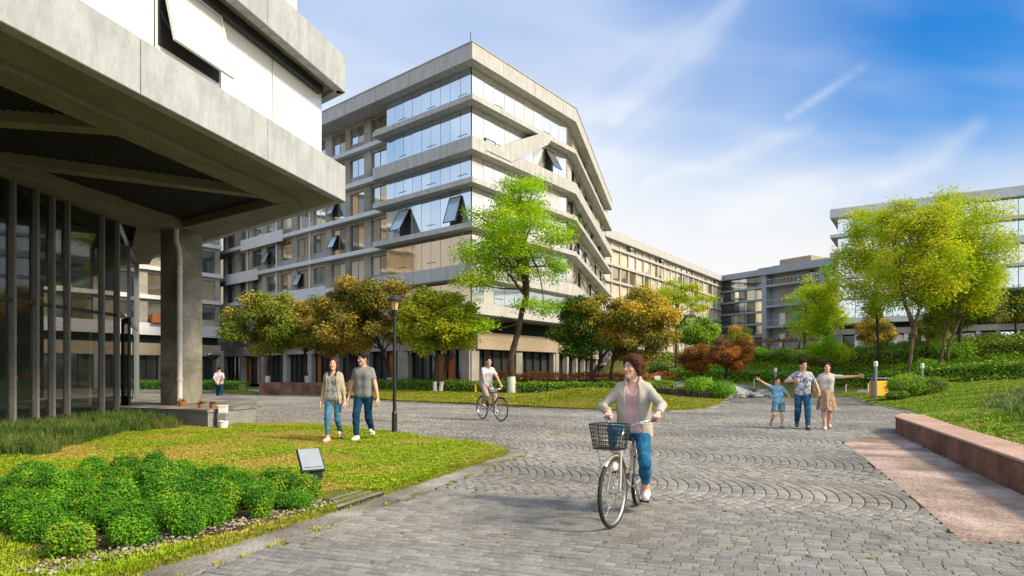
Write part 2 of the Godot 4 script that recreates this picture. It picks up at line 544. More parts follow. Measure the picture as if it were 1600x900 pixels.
func make_light() -> void:
	var cam := Camera3D.new()
	cam.name = "camera"
	cam.projection = Camera3D.PROJECTION_FRUSTUM
	cam.near = 0.1
	cam.far = 2500.0
	cam.size = 0.09
	cam.frustum_offset = Vector2(0, 0.0133)
	cam.position = Vector3(0, 1.4, 0)
	add_child(cam)
	cam.current = true
	var env := Environment.new()
	env.background_mode = Environment.BG_SKY
	var pm := PanoramaSkyMaterial.new()
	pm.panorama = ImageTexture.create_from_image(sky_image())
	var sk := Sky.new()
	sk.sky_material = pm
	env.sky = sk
	env.tonemap_mode = Environment.TONE_MAPPER_LINEAR
	env.tonemap_exposure = 1.8
	env.sdfgi_enabled = true
	env.ssao_enabled = true
	env.ssil_enabled = true
	env.fog_enabled = false
	env.fog_density = 0.0008
	env.fog_light_color = Color(0.93, 0.95, 1.0)
	var we := WorldEnvironment.new()
	we.name = "world_environment"
	we.environment = env
	add_child(we)
	var l := DirectionalLight3D.new()
	l.name = "sun"
	l.light_energy = 0.95
	l.light_angular_distance = 9.0
	l.light_color = Color(1.0, 0.925, 0.79)
	l.shadow_enabled = true
	l.look_at_from_position(SUN_DIR * 10.0, Vector3.ZERO, Vector3.UP)
	add_child(l)

# ------------------------------------------------------------------ ground
var LA := PackedVector2Array([Vector2(-3.6, 1.8), Vector2(-2.9, 3.66), Vector2(-2.44, 4.88), Vector2(-1.766, 6.54), Vector2(-0.892, 8.92), Vector2(-0.3, 10.5), Vector2(-0.13, 11.0),
	Vector2(-0.14, 11.4), Vector2(-0.34, 11.9), Vector2(-0.85, 12.55), Vector2(-1.585, 13.2), Vector2(-2.64, 14.5), Vector2(-4.2, 16.1), Vector2(-5.77, 17.2), Vector2(-7.2, 17.1),
	Vector2(-7.5, 15.8), Vector2(-10.5, 17.0), Vector2(-10.5, 2.0), Vector2(-9.0, 1.0)])
var LB := PackedVector2Array([Vector2(-9.2, 35.5), Vector2(-7.4, 33.2), Vector2(-5.7, 31.5), Vector2(-1.9, 28.2), Vector2(0.0, 26.2), Vector2(2.4, 24.4), Vector2(4.2, 23.5), Vector2(5.6, 23.3), Vector2(6.8, 24.0),
	Vector2(7.9, 25.6), Vector2(9.3, 28.6), Vector2(10.4, 31.4), Vector2(11.2, 34.0), Vector2(11.8, 38.0), Vector2(11.0, 44.0), Vector2(9.0, 56.0), Vector2(3.0, 47.0), Vector2(-3.0, 40.5), Vector2(-10.5, 44.0), Vector2(-12.5, 42.5)])
var LC := PackedVector2Array([Vector2(-14.2, 29.4), Vector2(-12.6, 28.6), Vector2(-11.2, 27.4), Vector2(-10.2, 26.0), Vector2(-10.6, 25.2), Vector2(-11.6, 24.8), Vector2(-14.8, 25.4)])
var LE := PackedVector2Array([Vector2(-16.9, 43.6), Vector2(-17.6, 42.8), Vector2(-19.0, 44.2), Vector2(-23.5, 50.0), Vector2(-20.0, 48.5)])
var WALL_F := [Vector2(3.4, 1.2), Vector2(5.91, 7.39), Vector2(8.93, 14.9)]    # foot of the front of the red granite wall
var LD := PackedVector2Array([Vector2(3.93, 1.0), Vector2(6.42, 7.2), Vector2(9.35, 14.5), Vector2(10.75, 16.6), Vector2(11.9, 18.4), Vector2(13.2, 20.6), Vector2(14.4, 23.1), Vector2(15.6, 26.6), Vector2(16.7, 30.2), Vector2(18.4, 33.2), Vector2(19.6, 37.0),
	Vector2(15.5, 38.0), Vector2(11.9, 38.4), Vector2(11.1, 44.2), Vector2(9.2, 56.5), Vector2(9.0, 75.0), Vector2(28.0, 130.0), Vector2(150.0, 130.0), Vector2(150.0, 1.0)])
var FOOT := PackedVector2Array([Vector2(5.0, 53.0), Vector2(12.0, 50.5), Vector2(16.5, 47.0), Vector2(20.5, 41.5), Vector2(24.0, 36.0), Vector2(30.0, 31.5), Vector2(42.0, 26.0), Vector2(70.0, 18.0), Vector2(150.0, 8.0)])
var SLAB := PackedVector2Array([Vector2(8.85, 14.95), Vector2(6.95, 13.35), Vector2(6.62, 12.75), Vector2(6.22, 11.76), Vector2(5.7, 10.3), Vector2(5.1, 8.75), Vector2(4.61, 7.49), Vector2(4.1, 6.2), Vector2(3.72, 5.28), Vector2(5.05, 5.27), Vector2(5.86, 7.39)])

func seg_dist(p: Vector2, poly: PackedVector2Array, n: int) -> float:
	var b := 1e9
	for i in n - 1:
		var q := Geometry2D.get_closest_point_to_segment(p, poly[i], poly[i + 1])
		b = minf(b, p.distance_to(q))
	return b

func HA(x: float, d: float) -> float:
	return 0.055 + 0.12 * smoothstep(-7.0, -10.5, x)

func HB(x: float, d: float) -> float:
	return 0.06 + 0.62 * exp(-((x - 3.9) * (x - 3.9) / 13.0 + (d - 30.0) * (d - 30.0) / 9.0)) + clampf((d - 31.0) * 0.035, 0.0, 0.3)

func HD(x: float, d: float) -> float:
	var p := Vector2(x, d)
	var s := seg_dist(p, LD, 13)
	var e := 0.05 + 0.29 * (1.0 - smoothstep(15.5, 20.0, d))
	var h := e + 1.55 * (1.0 - exp(-0.13 * s)) * smoothstep(10.0, 22.0, x + (28.0 - d) * 0.4) * (1.0 - 0.5 * smoothstep(33.0, 40.0, d) * (1.0 - smoothstep(18.5, 22.0, x)))
	if x > 3.0:
		h = maxf(h, 0.05 + clampf((d - 38.5) * 0.07, 0.0, 0.7) * smoothstep(7.0, 12.0, x))
	# the planted bank rises beyond its foot
	var k := -1
	var best := 1e9
	for i in FOOT.size() - 1:
		var q := Geometry2D.get_closest_point_to_segment(p, FOOT[i], FOOT[i + 1])
		if p.distance_to(q) < best:
			best = p.distance_to(q)
			k = i
	var side := (FOOT[k + 1] - FOOT[k]).cross(p - FOOT[k])
	if side > 0.0:
		h += ((1.75 + 0.7 * (1.0 - smoothstep(16.0, 24.0, x))) * smoothstep(0.0, 8.0, best) + 1.2 * smoothstep(22.0, 50.0, best)) * smoothstep(8.5, 15.0, x)
	return h

func lawn_mesh(poly: PackedVector2Array, hf: Callable, step: float, far_step := 0.0) -> MB:
	var pts := PackedVector2Array()
	for i in poly.size():
		var a := poly[i]
		var b := poly[(i + 1) % poly.size()]
		var n := maxi(1, int(a.distance_to(b) / step))
		if far_step > 0.0 and (a.x > 60.0 or a.y > 70.0):
			n = maxi(1, int(a.distance_to(b) / far_step))
		for k in n:
			pts.push_back(a.lerp(b, float(k) / n))
	var lo := poly[0]
	var hi := poly[0]
	for p in poly:
		lo = lo.min(p)
		hi = hi.max(p)
	var x := lo.x
	while x < hi.x:
		var y := lo.y
		var st := step
		if far_step > 0.0 and x > 45.0:
			st = far_step
		while y < hi.y:
			if far_step > 0.0 and y > 60.0:
				st = far_step
			var p := Vector2(x + rng.randf() * 0.3 * step, y + rng.randf() * 0.3 * step)
			if Geometry2D.is_point_in_polygon(p, poly):
				pts.push_back(p)
			y += st
		x += st
	var tr := Geometry2D.triangulate_delaunay(pts)
	var hs := PackedFloat32Array()
	for p in pts:
		hs.push_back(hf.call(p.x, p.y))
	var nn := PackedVector3Array()
	for p in pts:
		var e := 0.15
		nn.push_back(Vector3(-(hf.call(p.x + e, p.y) - hf.call(p.x - e, p.y)) / (2 * e), 1.0, (hf.call(p.x, p.y + e) - hf.call(p.x, p.y - e)) / (2 * e)).normalized())
	var m := MB.new()
	for i in range(0, tr.size(), 3):
		var a := tr[i]
		var b := tr[i + 1]
		var c := tr[i + 2]
		var mid := (pts[a] + pts[b] + pts[c]) / 3.0
		if not Geometry2D.is_point_in_polygon(mid, poly):
			continue
		if (pts[b] - pts[a]).cross(pts[c] - pts[a]) < 0:
			var s := b
			b = c
			c = s
		m.trin(P(pts[a].x, pts[a].y, hs[a]), P(pts[b].x, pts[b].y, hs[b]), P(pts[c].x, pts[c].y, hs[c]), nn[a], nn[b], nn[c])
	for i in poly.size():      # earth edge down to the paving
		var a := poly[i]
		var b := poly[(i + 1) % poly.size()]
		var ha: float = hf.call(a.x, a.y)
		var hb: float = hf.call(b.x, b.y)
		m.quad(P(a.x, a.y, -0.08), P(b.x, b.y, -0.08), P(b.x, b.y, hb), P(a.x, a.y, ha))
	return m

func edge_strip(pts: Array, w: float, y0: float, y1: float, side := 1.0) -> MB:   # a kerb along an open line, on its outer side
	var m := MB.new()
	var out := []
	for i in pts.size():
		var a: Vector2 = pts[maxi(i - 1, 0)]
		var b: Vector2 = pts[mini(i + 1, pts.size() - 1)]
		var t := (b - a).normalized()
		out.append(pts[i] + Vector2(t.y, -t.x) * w * side)
	for i in pts.size() - 1:
		var a: Vector2 = pts[i]
		var b: Vector2 = pts[i + 1]
		var c: Vector2 = out[i + 1]
		var d: Vector2 = out[i]
		if side < 0:
			var s := a; a = b; b = s
			s = c; c = d; d = s
		m.quad(P(d.x, d.y, y1), P(c.x, c.y, y1), P(b.x, b.y, y1), P(a.x, a.y, y1))
		m.quad(P(d.x, d.y, y0), P(c.x, c.y, y0), P(c.x, c.y, y1), P(d.x, d.y, y1))
	return m

func grass_tuft(blades: int, h: float, spread: float, seed_: int, w := 0.006) -> ArrayMesh:
	var r := RandomNumberGenerator.new()
	r.seed = seed_
	var m := MB.new()
	for i in blades:
		var a := r.randf() * TAU
		var p := Vector3(cos(a), 0, sin(a)) * spread * sqrt(r.randf())
		var lean := Vector3(cos(a + r.randf() - 0.5), 0, sin(a + r.randf() - 0.5)) * r.randf_range(0.15, 0.75) * h
		var top := p + Vector3(0, h * r.randf_range(0.6, 1.0), 0) + lean
		var mid := p + Vector3(0, h * 0.55, 0) + lean * 0.35
		var s := Vector3(-sin(a), 0, cos(a)) * w
		m.quad(p - s, p + s, mid + s * 0.8, mid - s * 0.8)
		m.tri(mid - s * 0.8, mid + s * 0.8, top)
	return m.mesh()

func lawn_tufts(called: String, poly: PackedVector2Array, hf: Callable, density: float, m: Mesh, fresh: Color, dry: Color, dry_at: float, parent: Node, keep = null, y_off := 0.0) -> void:
	var lo := poly[0]
	var hi := poly[0]
	for p in poly:
		lo = lo.min(p)
		hi = hi.max(p)
	var f := FastNoiseLite.new()
	f.seed = 77
	f.frequency = 0.45
	f.fractal_octaves = 3
	var n := int((hi.x - lo.x) * (hi.y - lo.y) * density)
	var xf := []
	var cols := []
	for i in n:
		var p := Vector2(rf(lo.x, hi.x), rf(lo.y, hi.y))
		if keep != null and not keep.call(p):
			continue
		if not Geometry2D.is_point_in_polygon(p, poly):
			continue
		var worn := 0.38 * smoothstep(-1.2, -4.0, p.x) if p.y < 17.5 and p.x < 0.0 and dry_at < 0.13 else 0.0
		var k := clampf(f.get_noise_2d(p.x, p.y) * 1.6 + dry_at + worn + rf(-0.25, 0.25), 0.0, 1.0)
		var col := fresh.lerp(dry, k)
		col = col * rf(0.75, 1.25)
		var s := rf(0.65, 1.25) * (1.0 - 0.35 * k)
		xf.append(Transform3D(Basis(Vector3.UP, rng.randf() * TAU).scaled(Vector3(s, s * rf(0.7, 1.2), s)), P(p.x, p.y, hf.call(p.x, p.y) + y_off)))
		cols.append(Color(col.r, col.g, col.b))
	many(called, m, M.grass, xf, cols, parent)

# paving coordinates: u along the rows, w across them (away from the camera)
const RU := Vector2(0.936, -0.353)
const RW := Vector2(0.353, 0.936)

func paved(p: Vector2) -> bool:
	for q in paving_holes:
		if Geometry2D.is_point_in_polygon(p, q):
			return false
	return p.x < 8.9 + (p.y - 14.9) * 0.403 or p.y > 14.9

var paving_holes := []

func sett_mesh(seed_: int) -> ArrayMesh:   # a unit sett, 1 x 1 wide, its worn top at 0
	var r := RandomNumberGenerator.new()
	r.seed = seed_
	var m := MB.new()
	var o := []
	var q := []
	for k in [[-1, 1], [1, 1], [1, -1], [-1, -1]]:
		o.append(Vector3(k[0] * 0.5, -0.008 + r.randf_range(-0.002, 0.001), k[1] * 0.5))
		q.append(Vector3(k[0] * (0.5 - r.randf_range(0.008, 0.02)), r.randf_range(-0.003, 0.001), k[1] * (0.5 - r.randf_range(0.05, 0.10))))
	var ce := Vector3(0, 0.0035, 0)
	for i in 4:
		var j := (i + 1) % 4
		m.tri(q[i], q[j], ce)
		m.quad(o[i], o[j], q[j], q[i])
		m.quad(o[i] - Vector3(0, 0.035, 0), o[j] - Vector3(0, 0.035, 0), o[j], o[i])
	return m.mesh()

func build_paving(plaza: Node) -> void:
	var f := FastNoiseLite.new()
	f.seed = 5
	f.frequency = 0.22
	f.fractal_octaves = 4
	var kinds := [sett_mesh(1), sett_mesh(2), sett_mesh(3), sett_mesh(4)]
	var items := []         # [position, angle, length, width]
	# straight rows of bricks near the camera
	var row := 0
	var w := 1.6
	while w < 6.9:
		var u := -7.0 + rf(0.0, 0.24)
		while u < 9.0:
			var len_ := rf(0.12, 0.17)
			items.append([u + len_ * 0.5, w, 0.0, len_ - 0.004, 0.082])
			u += len_
		w += 0.094
		row += 1
	# segmental arches, bay after bay
	var bays := [[6.9, 9.15], [9.15, 12.75], [12.75, 16.4], [16.4, 20.0], [20.0, 23.6], [23.6, 27.2], [27.2, 30.8]]
	for b in bays:
		var half: float = (b[1] - b[0]) * 0.5
		var mid: float = (b[0] + b[1]) * 0.5
		var R: float = half * 1.36
		var amax := asin(half / R)
		var pitch := 0.126 if mid < 17.0 else 0.15
		var na := int(2.0 * amax * R / pitch)
		var u := -14.0 - mid * 0.9
		while u < 17.0 + mid * 0.5:
			for k in na:
				var a := (float(k) + 0.5) / na * 2.0 * amax - amax + rf(-0.008, 0.008)
				items.append([u + R * cos(a) - R, mid + R * sin(a), -a + PI / 2.0, 2.0 * amax * R / na - 0.006, pitch * cos(a) - 0.008])
			u += pitch
	var near := []
	var xs := [[], [], [], []]
	var cs := [[], [], [], []]
	for it in items:
		var p: Vector2 = RU * it[0] + RW * it[1]
		if absf(p.x) > p.y * 1.05 + 1.5 or not paved(p):
			continue
		var big := f.get_noise_2d(p.x, p.y)
		var warm := smoothstep(0.05, 0.55, f.get_noise_2d(p.x * 0.8 + 40.0, p.y * 0.8))
		var base := Color(0.30, 0.294, 0.276).lerp(Color(0.38, 0.345, 0.285), warm * 0.7) * (1.0 + 0.34 * big) * rf(0.80, 1.16)
		var ang: float = it[2] + 0.3606 + rf(-0.03, 0.03)
		var bs := Basis(Vector3.UP, -ang) * Basis(Vector3(1, 0, 0), rf(-0.018, 0.018)) * Basis(Vector3(0, 0, 1), rf(-0.018, 0.018))
		bs = bs * Basis.from_scale(Vector3(it[3], 1.0, it[4]))
		var t := Transform3D(bs, P(p.x, p.y, 0.012 + rf(-0.003, 0.003)))
		var k := rng.randi() % 4
		near.append([p.length() if it[1] < 6.9 and absf(p.x) < p.y * 0.78 and p.y > 4.3 else 1e6, k, t, base])
	near.sort_custom(func(a, b): return a[0] < b[0])
	var mats := []
	for i in 8:
		var mm: StandardMaterial3D = M.paver.duplicate()
		mm.resource_name = "granite sett tone"
		mm.vertex_color_use_as_albedo = false
		var g := [0.225, 0.25, 0.275, 0.29, 0.305, 0.325, 0.35, 0.285][i] as float
		mm.albedo_color = lin(g * (1.0 if i % 2 else 1.01), g, g * (0.99 if i % 2 else 0.95))
		mats.append(mm)
	for i in near.size():
		var q: Array = near[i]
		if i < 300 and q[0] < 1e5:
			var best := 0
			var bd := 9.0
			for j in 8:
				var e: float = absf(mats[j].albedo_color.srgb_to_linear().g - q[3].g)
				if e < bd:
					bd = e
					best = j
			obj("paver", kinds[q[1]], mats[best], plaza, q[2])
		else:
			xs[q[1]].append(q[2])
			cs[q[1]].append(q[3])
	for k in 4:
		many("paving_setts" if k == 0 else "paving_setts_%03d" % k, kinds[k], M.paver, xs[k], cs[k], plaza)

func build_ground() -> void:
	var g := MB.new()
	g.quad(P(-1500, -300, -0.12), P(1500, -300, -0.12), P(1500, 1500, -0.12), P(-1500, 1500, -0.12))
	struct("ground", g, M.ground)
	# paved plaza: near part is a joint bed with setts on it, the far part plain
	var k1 := LA.slice(1, 15)
	var kl := []
	for p in k1:
		kl.append(p)
	var kerb_poly := Geometry2D.offset_polygon(LA, 0.38, Geometry2D.JOIN_ROUND)[0]
	paving_holes = [kerb_poly, SLAB, Geometry2D.offset_polygon(LB, 0.3)[0], LC, Geometry2D.offset_polygon(LD, 0.22)[0], PLINTH]
	var pz := MB.new()
	pz.quad(P(-70, -8, -0.012), P(32, -8, -0.012), P(32, 30.5, -0.012), P(-70, 30.5, -0.012))
	var plaza := struct("plaza_paving", pz, M.joint)
	build_paving(plaza)
	var pf := MB.new()
	pf.quad(P(-70, 29.0, -0.004), P(32, 29.0, -0.004), P(32, 62, -0.004), P(-70, 62, -0.004))
	pf.quad(P(-70, 17.5, -0.0045), P(-13.5, 17.5, -0.0045), P(-13.5, 28.9, -0.0045), P(-70, 28.9, -0.0045))
	struct("far_paving", pf, M.paving_far)
	var sl := MB.new()
	sl.prism(SLAB, -0.05, 0.012)
	struct("pink_paving", sl, M.pink)
	# lawns
	var la := struct("front_lawn", lawn_mesh(LA, HA, 0.5), M.lawn)
	var t1 := grass_tuft(9, 0.05, 0.05, 1)
	var fresh := Color(0.26, 0.37, 0.012)
	var dry := Color(0.45, 0.365, 0.075)
	lawn_tufts("grass", LA, HA, 900.0, t1, fresh, dry, 0.12, la, func(p): return p.y > 2.8 and p.x > -p.y * 1.0 - 1.0 and not Geometry2D.is_point_in_polygon(p, BED) and p.distance_to(Vector2(-1.72, 6.92)) > 0.45, -0.004)
	# stray tufts that hang over the kerb and grow in the joints beside it
	var exf := []
	var ecol := []
	for i in kl.size() - 1:
		var a: Vector2 = kl[i]
		var b: Vector2 = kl[i + 1]
		var nn := Vector2((b - a).y, -(b - a).x).normalized()
		for k in int(a.distance_to(b) * 70.0):
			var p := a.lerp(b, rng.randf()) + nn * (absf(rng.randfn(0.0, 0.03)) if rng.randf() < 0.93 else 0.38 + rf(-0.02, 0.03))
			if p.y < 4.0:
				continue
			exf.append(Transform3D(Basis(Vector3.UP, rng.randf() * TAU).scaled(Vector3.ONE * rf(0.5, 1.1)), P(p.x, p.y, 0.012)))
			ecol.append(fresh.lerp(dry, rng.randf() * 0.8) * rf(0.7, 1.1))
	many("edge_grass", t1, M.grass, exf, ecol, la)
	struct("front_kerb", edge_strip(kl, 0.37, -0.05, 0.014), M.kerb)
	var lb := struct("mound_lawn", lawn_mesh(LB, HB, 0.9), M.lawn)
	var t2 := grass_tuft(7, 0.075, 0.12, 2, 0.013)
	lawn_tufts("grass", LB, HB, 130.0, t2, Color(0.25, 0.30, 0.016), Color(0.36, 0.30, 0.06), 0.3, lb, func(p): return p.y < 41.0, -0.006)
	var kb := []
	for i in range(0, 14):
		kb.append(LB[i])
	struct("mound_kerb", edge_strip(kb, 0.28, -0.05, 0.03), M.kerb)
	for L in [LC, LE]:
		var o := struct("grass_patch", lawn_mesh(L, func(_x, _d): return 0.04, 0.8), M.lawn)
		lawn_tufts("grass", L, func(_x, _d): return 0.035, 90.0, t2, fresh, dry, 0.0, o)
	var ld := struct("hillside_lawn", lawn_mesh(LD, HD, 1.1, 6.0), M.lawn)
	lawn_tufts("grass", LD, HD, 110.0, t2, Color(0.17, 0.29, 0.014), Color(0.29, 0.30, 0.04), 0.05, ld, func(p): return p.y < 44.0 and p.x < 38.0 and p.x < p.y * 1.15 + 2.0 and p.y > 2.5, -0.006)
	var kd := []
	for i in range(4, 13):
		kd.append(LD[i])
	struct("hillside_kerb", edge_strip(kd, 0.2, -0.05, 0.03, -1.0), M.kerb)
	# grey path in front of the planted bank
	var pp := MB.new()
	var A := [Vector2(9.5, 44.4), Vector2(13.0, 43.6), Vector2(17.0, 41.2), Vector2(20.5, 37.4), Vector2(23.0, 34.0)]
	var B := [Vector2(9.0, 48.6), Vector2(13.5, 47.6), Vector2(17.2, 45.0), Vector2(20.2, 41.0), Vector2(23.0, 37.0)]
	for i in A.size() - 1:
		for k in 4:
			var a0: Vector2 = A[i].lerp(A[i + 1], k / 4.0)
			var a1: Vector2 = A[i].lerp(A[i + 1], (k + 1) / 4.0)
			var b0: Vector2 = B[i].lerp(B[i + 1], k / 4.0)
			var b1: Vector2 = B[i].lerp(B[i + 1], (k + 1) / 4.0)
			pp.quad(P(a0.x, a0.y, HD(a0.x, a0.y) + 0.05), P(a1.x, a1.y, HD(a1.x, a1.y) + 0.05), P(b1.x, b1.y, HD(b1.x, b1.y) + 0.06), P(b0.x, b0.y, HD(b0.x, b0.y) + 0.06))
	struct("bank_path", pp, M.kerb)

# ------------------------------------------------------------------ facades
# local frame of a wall from A to B (outside on the right hand): x along, y up, z outwards
func frame(A: Vector2, B: Vector2) -> Transform3D:
	var e := (B - A).normalized()
	return Transform3D(Basis(Vector3(e.x, 0, -e.y), Vector3.UP, Vector3(e.y, 0, e.x)), P(A.x, A.y))

func inset(poly: PackedVector2Array, dist: float) -> PackedVector2Array:   # counter-clockwise polygon, moved inwards
	var out := PackedVector2Array()
	var n := poly.size()
	for i in n:
		var e0 := (poly[i] - poly[(i + n - 1) % n]).normalized()
		var e1 := (poly[(i + 1) % n] - poly[i]).normalized()
		var n0 := Vector2(-e0.y, e0.x)
		var n1 := Vector2(-e1.y, e1.x)
		out.push_back(poly[i] + (n0 + n1) / (1.0 + n0.dot(n1)) * dist)
	return out

var pane_cache := {}
func pane_mesh(w: float, h: float, th := 0.03) -> ArrayMesh:
	var key := "%.2f_%.2f" % [w, h]
	if not pane_cache.has(key):
		var m := MB.new()
		m.box(Vector3(-w / 2, 0, -th), Vector3(w / 2, h, 0), Transform3D(), 0.008)
		pane_cache[key] = m.mesh()
	return pane_cache[key]

func wobble() -> Basis:
	return Basis(Vector3.UP, rf(-0.006, 0.006)) * Basis(Vector3.RIGHT, rf(-0.005, 0.005))

# a run of panes with shadow gaps in front of a dark backing; each pane one part
func pane_run(root: Node, T: Transform3D, x0: float, x1: float, y0: float, y1: float, w: float, mats: Array, called := "window_pane", gap := 0.05) -> void:
	var n := maxi(1, roundi((x1 - x0) / w))
	var pw := (x1 - x0) / n
	var m := pane_mesh(pw - gap, y1 - y0)
	for i in n:
		obj(called, m, mats[rng.randi() % mats.size()], root, T * Transform3D(wobble(), Vector3(x0 + (i + 0.5) * pw, y0, 0)))

func open_sash(root: Node, T: Transform3D, x: float, y: float, w: float, h: float, glass: Material, deg := 24.0, frame_mat: Material = null) -> void:
	# a top-hung casement pushed outwards over a black board that paints in the unlit opening
	var f := MB.new()
	f.box(Vector3(-w / 2, 0, 0.004), Vector3(w / 2, h, 0.02))
	var t := T * Transform3D(Basis(), Vector3(x, y, 0))
	var o := obj("opening_shade", f, M.black, root, t)
	var s := MB.new()
	var b := 0.06
	s.box(Vector3(-w / 2, -h, 0), Vector3(-w / 2 + b, 0, 0.05))
	s.box(Vector3(w / 2 - b, -h, 0), Vector3(w / 2, 0, 0.05))
	s.box(Vector3(-w / 2 + b, -h, 0), Vector3(w / 2 - b, -h + b, 0.05))
	s.box(Vector3(-w / 2 + b, -b, 0), Vector3(w / 2 - b, 0, 0.05))
	var st := Transform3D(Basis(Vector3.RIGHT, -deg_to_rad(deg)), Vector3(0, h, 0.03))
	obj("sash_frame", s, frame_mat if frame_mat else M.dark_metal, o, st)
	obj("sash_glass", pane_mesh(w - 2 * b - 0.01, h - 2 * b - 0.01), glass, o, st * Transform3D(Basis(), Vector3(0, -h + b, 0.035)))
	var r := MB.new()
	var d := sin(deg_to_rad(deg)) * h
	r.tube([Vector3(-w / 2 + 0.03, h * 0.45, 0.03), Vector3(-w / 2 + 0.03, h - cos(deg_to_rad(deg)) * h * 0.85, d * 0.85)], [0.012], 4)
	r.tube([Vector3(w / 2 - 0.03, h * 0.45, 0.03), Vector3(w / 2 - 0.03, h - cos(deg_to_rad(deg)) * h * 0.85, d * 0.85)], [0.012], 4)
	obj("stay_arm", r, M.dark_metal, o)

func slab_part(root: Node, called: String, poly: PackedVector2Array, y0: float, y1: float, mat: Material) -> void:
	var m := MB.new()
	m.prism(poly, y0, y1)
	obj(called, m, mat, root)

# a masonry facade: piers, window pairs, sill panels
func masonry(root: Node, A: Vector2, B: Vector2, levels: Array, bay: float, glassy: Array, pier_mat: Material) -> void:
	var T := frame(A, B)
	var L := A.distance_to(B)
	var n := maxi(1, roundi(L / bay))
	var bw := L / n
	var back := MB.new()
	back.box(Vector3(0, levels[0][0], -0.5), Vector3(L, levels[-1][1], -0.32))
	obj("wall", back, pier_mat, root, T)
	for lv in levels:
		var pm := MB.new()
		for i in n + 1:
			var pw := 0.34 if i % 2 else 0.5
			pm.box(Vector3(maxf(0.0, i * bw - pw), lv[0], -0.32), Vector3(minf(L, i * bw + pw), lv[1] - 0.002, -0.03 if i % 2 else 0.0))
		pm.box(Vector3(0, lv[1] - 0.32, -0.32), Vector3(L, lv[1] - 0.003, -0.08))
		obj("pier_row", pm, pier_mat, root, T)
		for i in n:
			var x0 := i * bw + (0.5 if i % 2 == 0 else 0.34)
			var x1 := (i + 1) * bw - (0.34 if i % 2 == 0 else 0.5)
			var sill: float = lv[0] + (0.02 if rng.randf() < 0.6 else 0.7)
			if sill > lv[0] + 0.5:
				var sp := MB.new()
				sp.box(Vector3(x0, lv[0], -0.3), Vector3(x1, sill, -0.15))
				obj("sill_panel", sp, M.slate_paint if rng.randf() < 0.5 else pier_mat, root, T)
			pane_run(root, T * Transform3D(Basis(), Vector3(0, 0, -0.2)), x0 + 0.03, x1 - 0.03, sill, lv[1] - 0.34, (x1 - x0) / 2.0, glassy, "window_pane", 0.09)

func shopfront(root: Node, A: Vector2, B: Vector2, y0: float, y1: float, pier_every: float, pier_w: float, extra: Array) -> void:
	var T := frame(A, B)
	var L := A.distance_to(B)
	var back := MB.new()
	back.box(Vector3(0, y0, -0.6), Vector3(L, y1, -0.4))
	obj("wall", back, M.interior, root, T)
	var n := maxi(1, roundi(L / pier_every))
	var bw := L / n
	for i in n + 1:
		var p := MB.new()
		p.box(Vector3(i * bw - pier_w / 2, y0 - 0.2, -0.4), Vector3(i * bw + pier_w / 2, y1 + 0.6, 0.55), Transform3D(), 0.03)
		obj("pier", p, M.pier, root, T)
	for i in n:
		var x0 := i * bw + pier_w / 2 + 0.04
		var x1 := (i + 1) * bw - pier_w / 2 - 0.04
		var k := maxi(2, roundi((x1 - x0) / 1.1))
		var w := (x1 - x0) / k
		var mu := MB.new()
		for j in k + 1:
			mu.box(Vector3(x0 + j * w - 0.05, y0, -0.4), Vector3(x0 + j * w + 0.05, y1, 0.06))
		obj("mullion", mu, M.dark_metal, root, T)
		for j in k:
			var mt: Material = M.glass_shop
			if extra.size() and rng.randf() < 0.22:
				mt = extra[rng.randi() % extra.size()]
			obj("shop_window", pane_mesh(w - 0.11, y1 - y0 - 0.02), mt, root, T * Transform3D(wobble(), Vector3(x0 + (j + 0.5) * w, y0, -0.1)))

const LV := [6.4, 9.2, 12.1, 15.25, 18.15, 21.1, 24.7]       # tops of the floor slabs

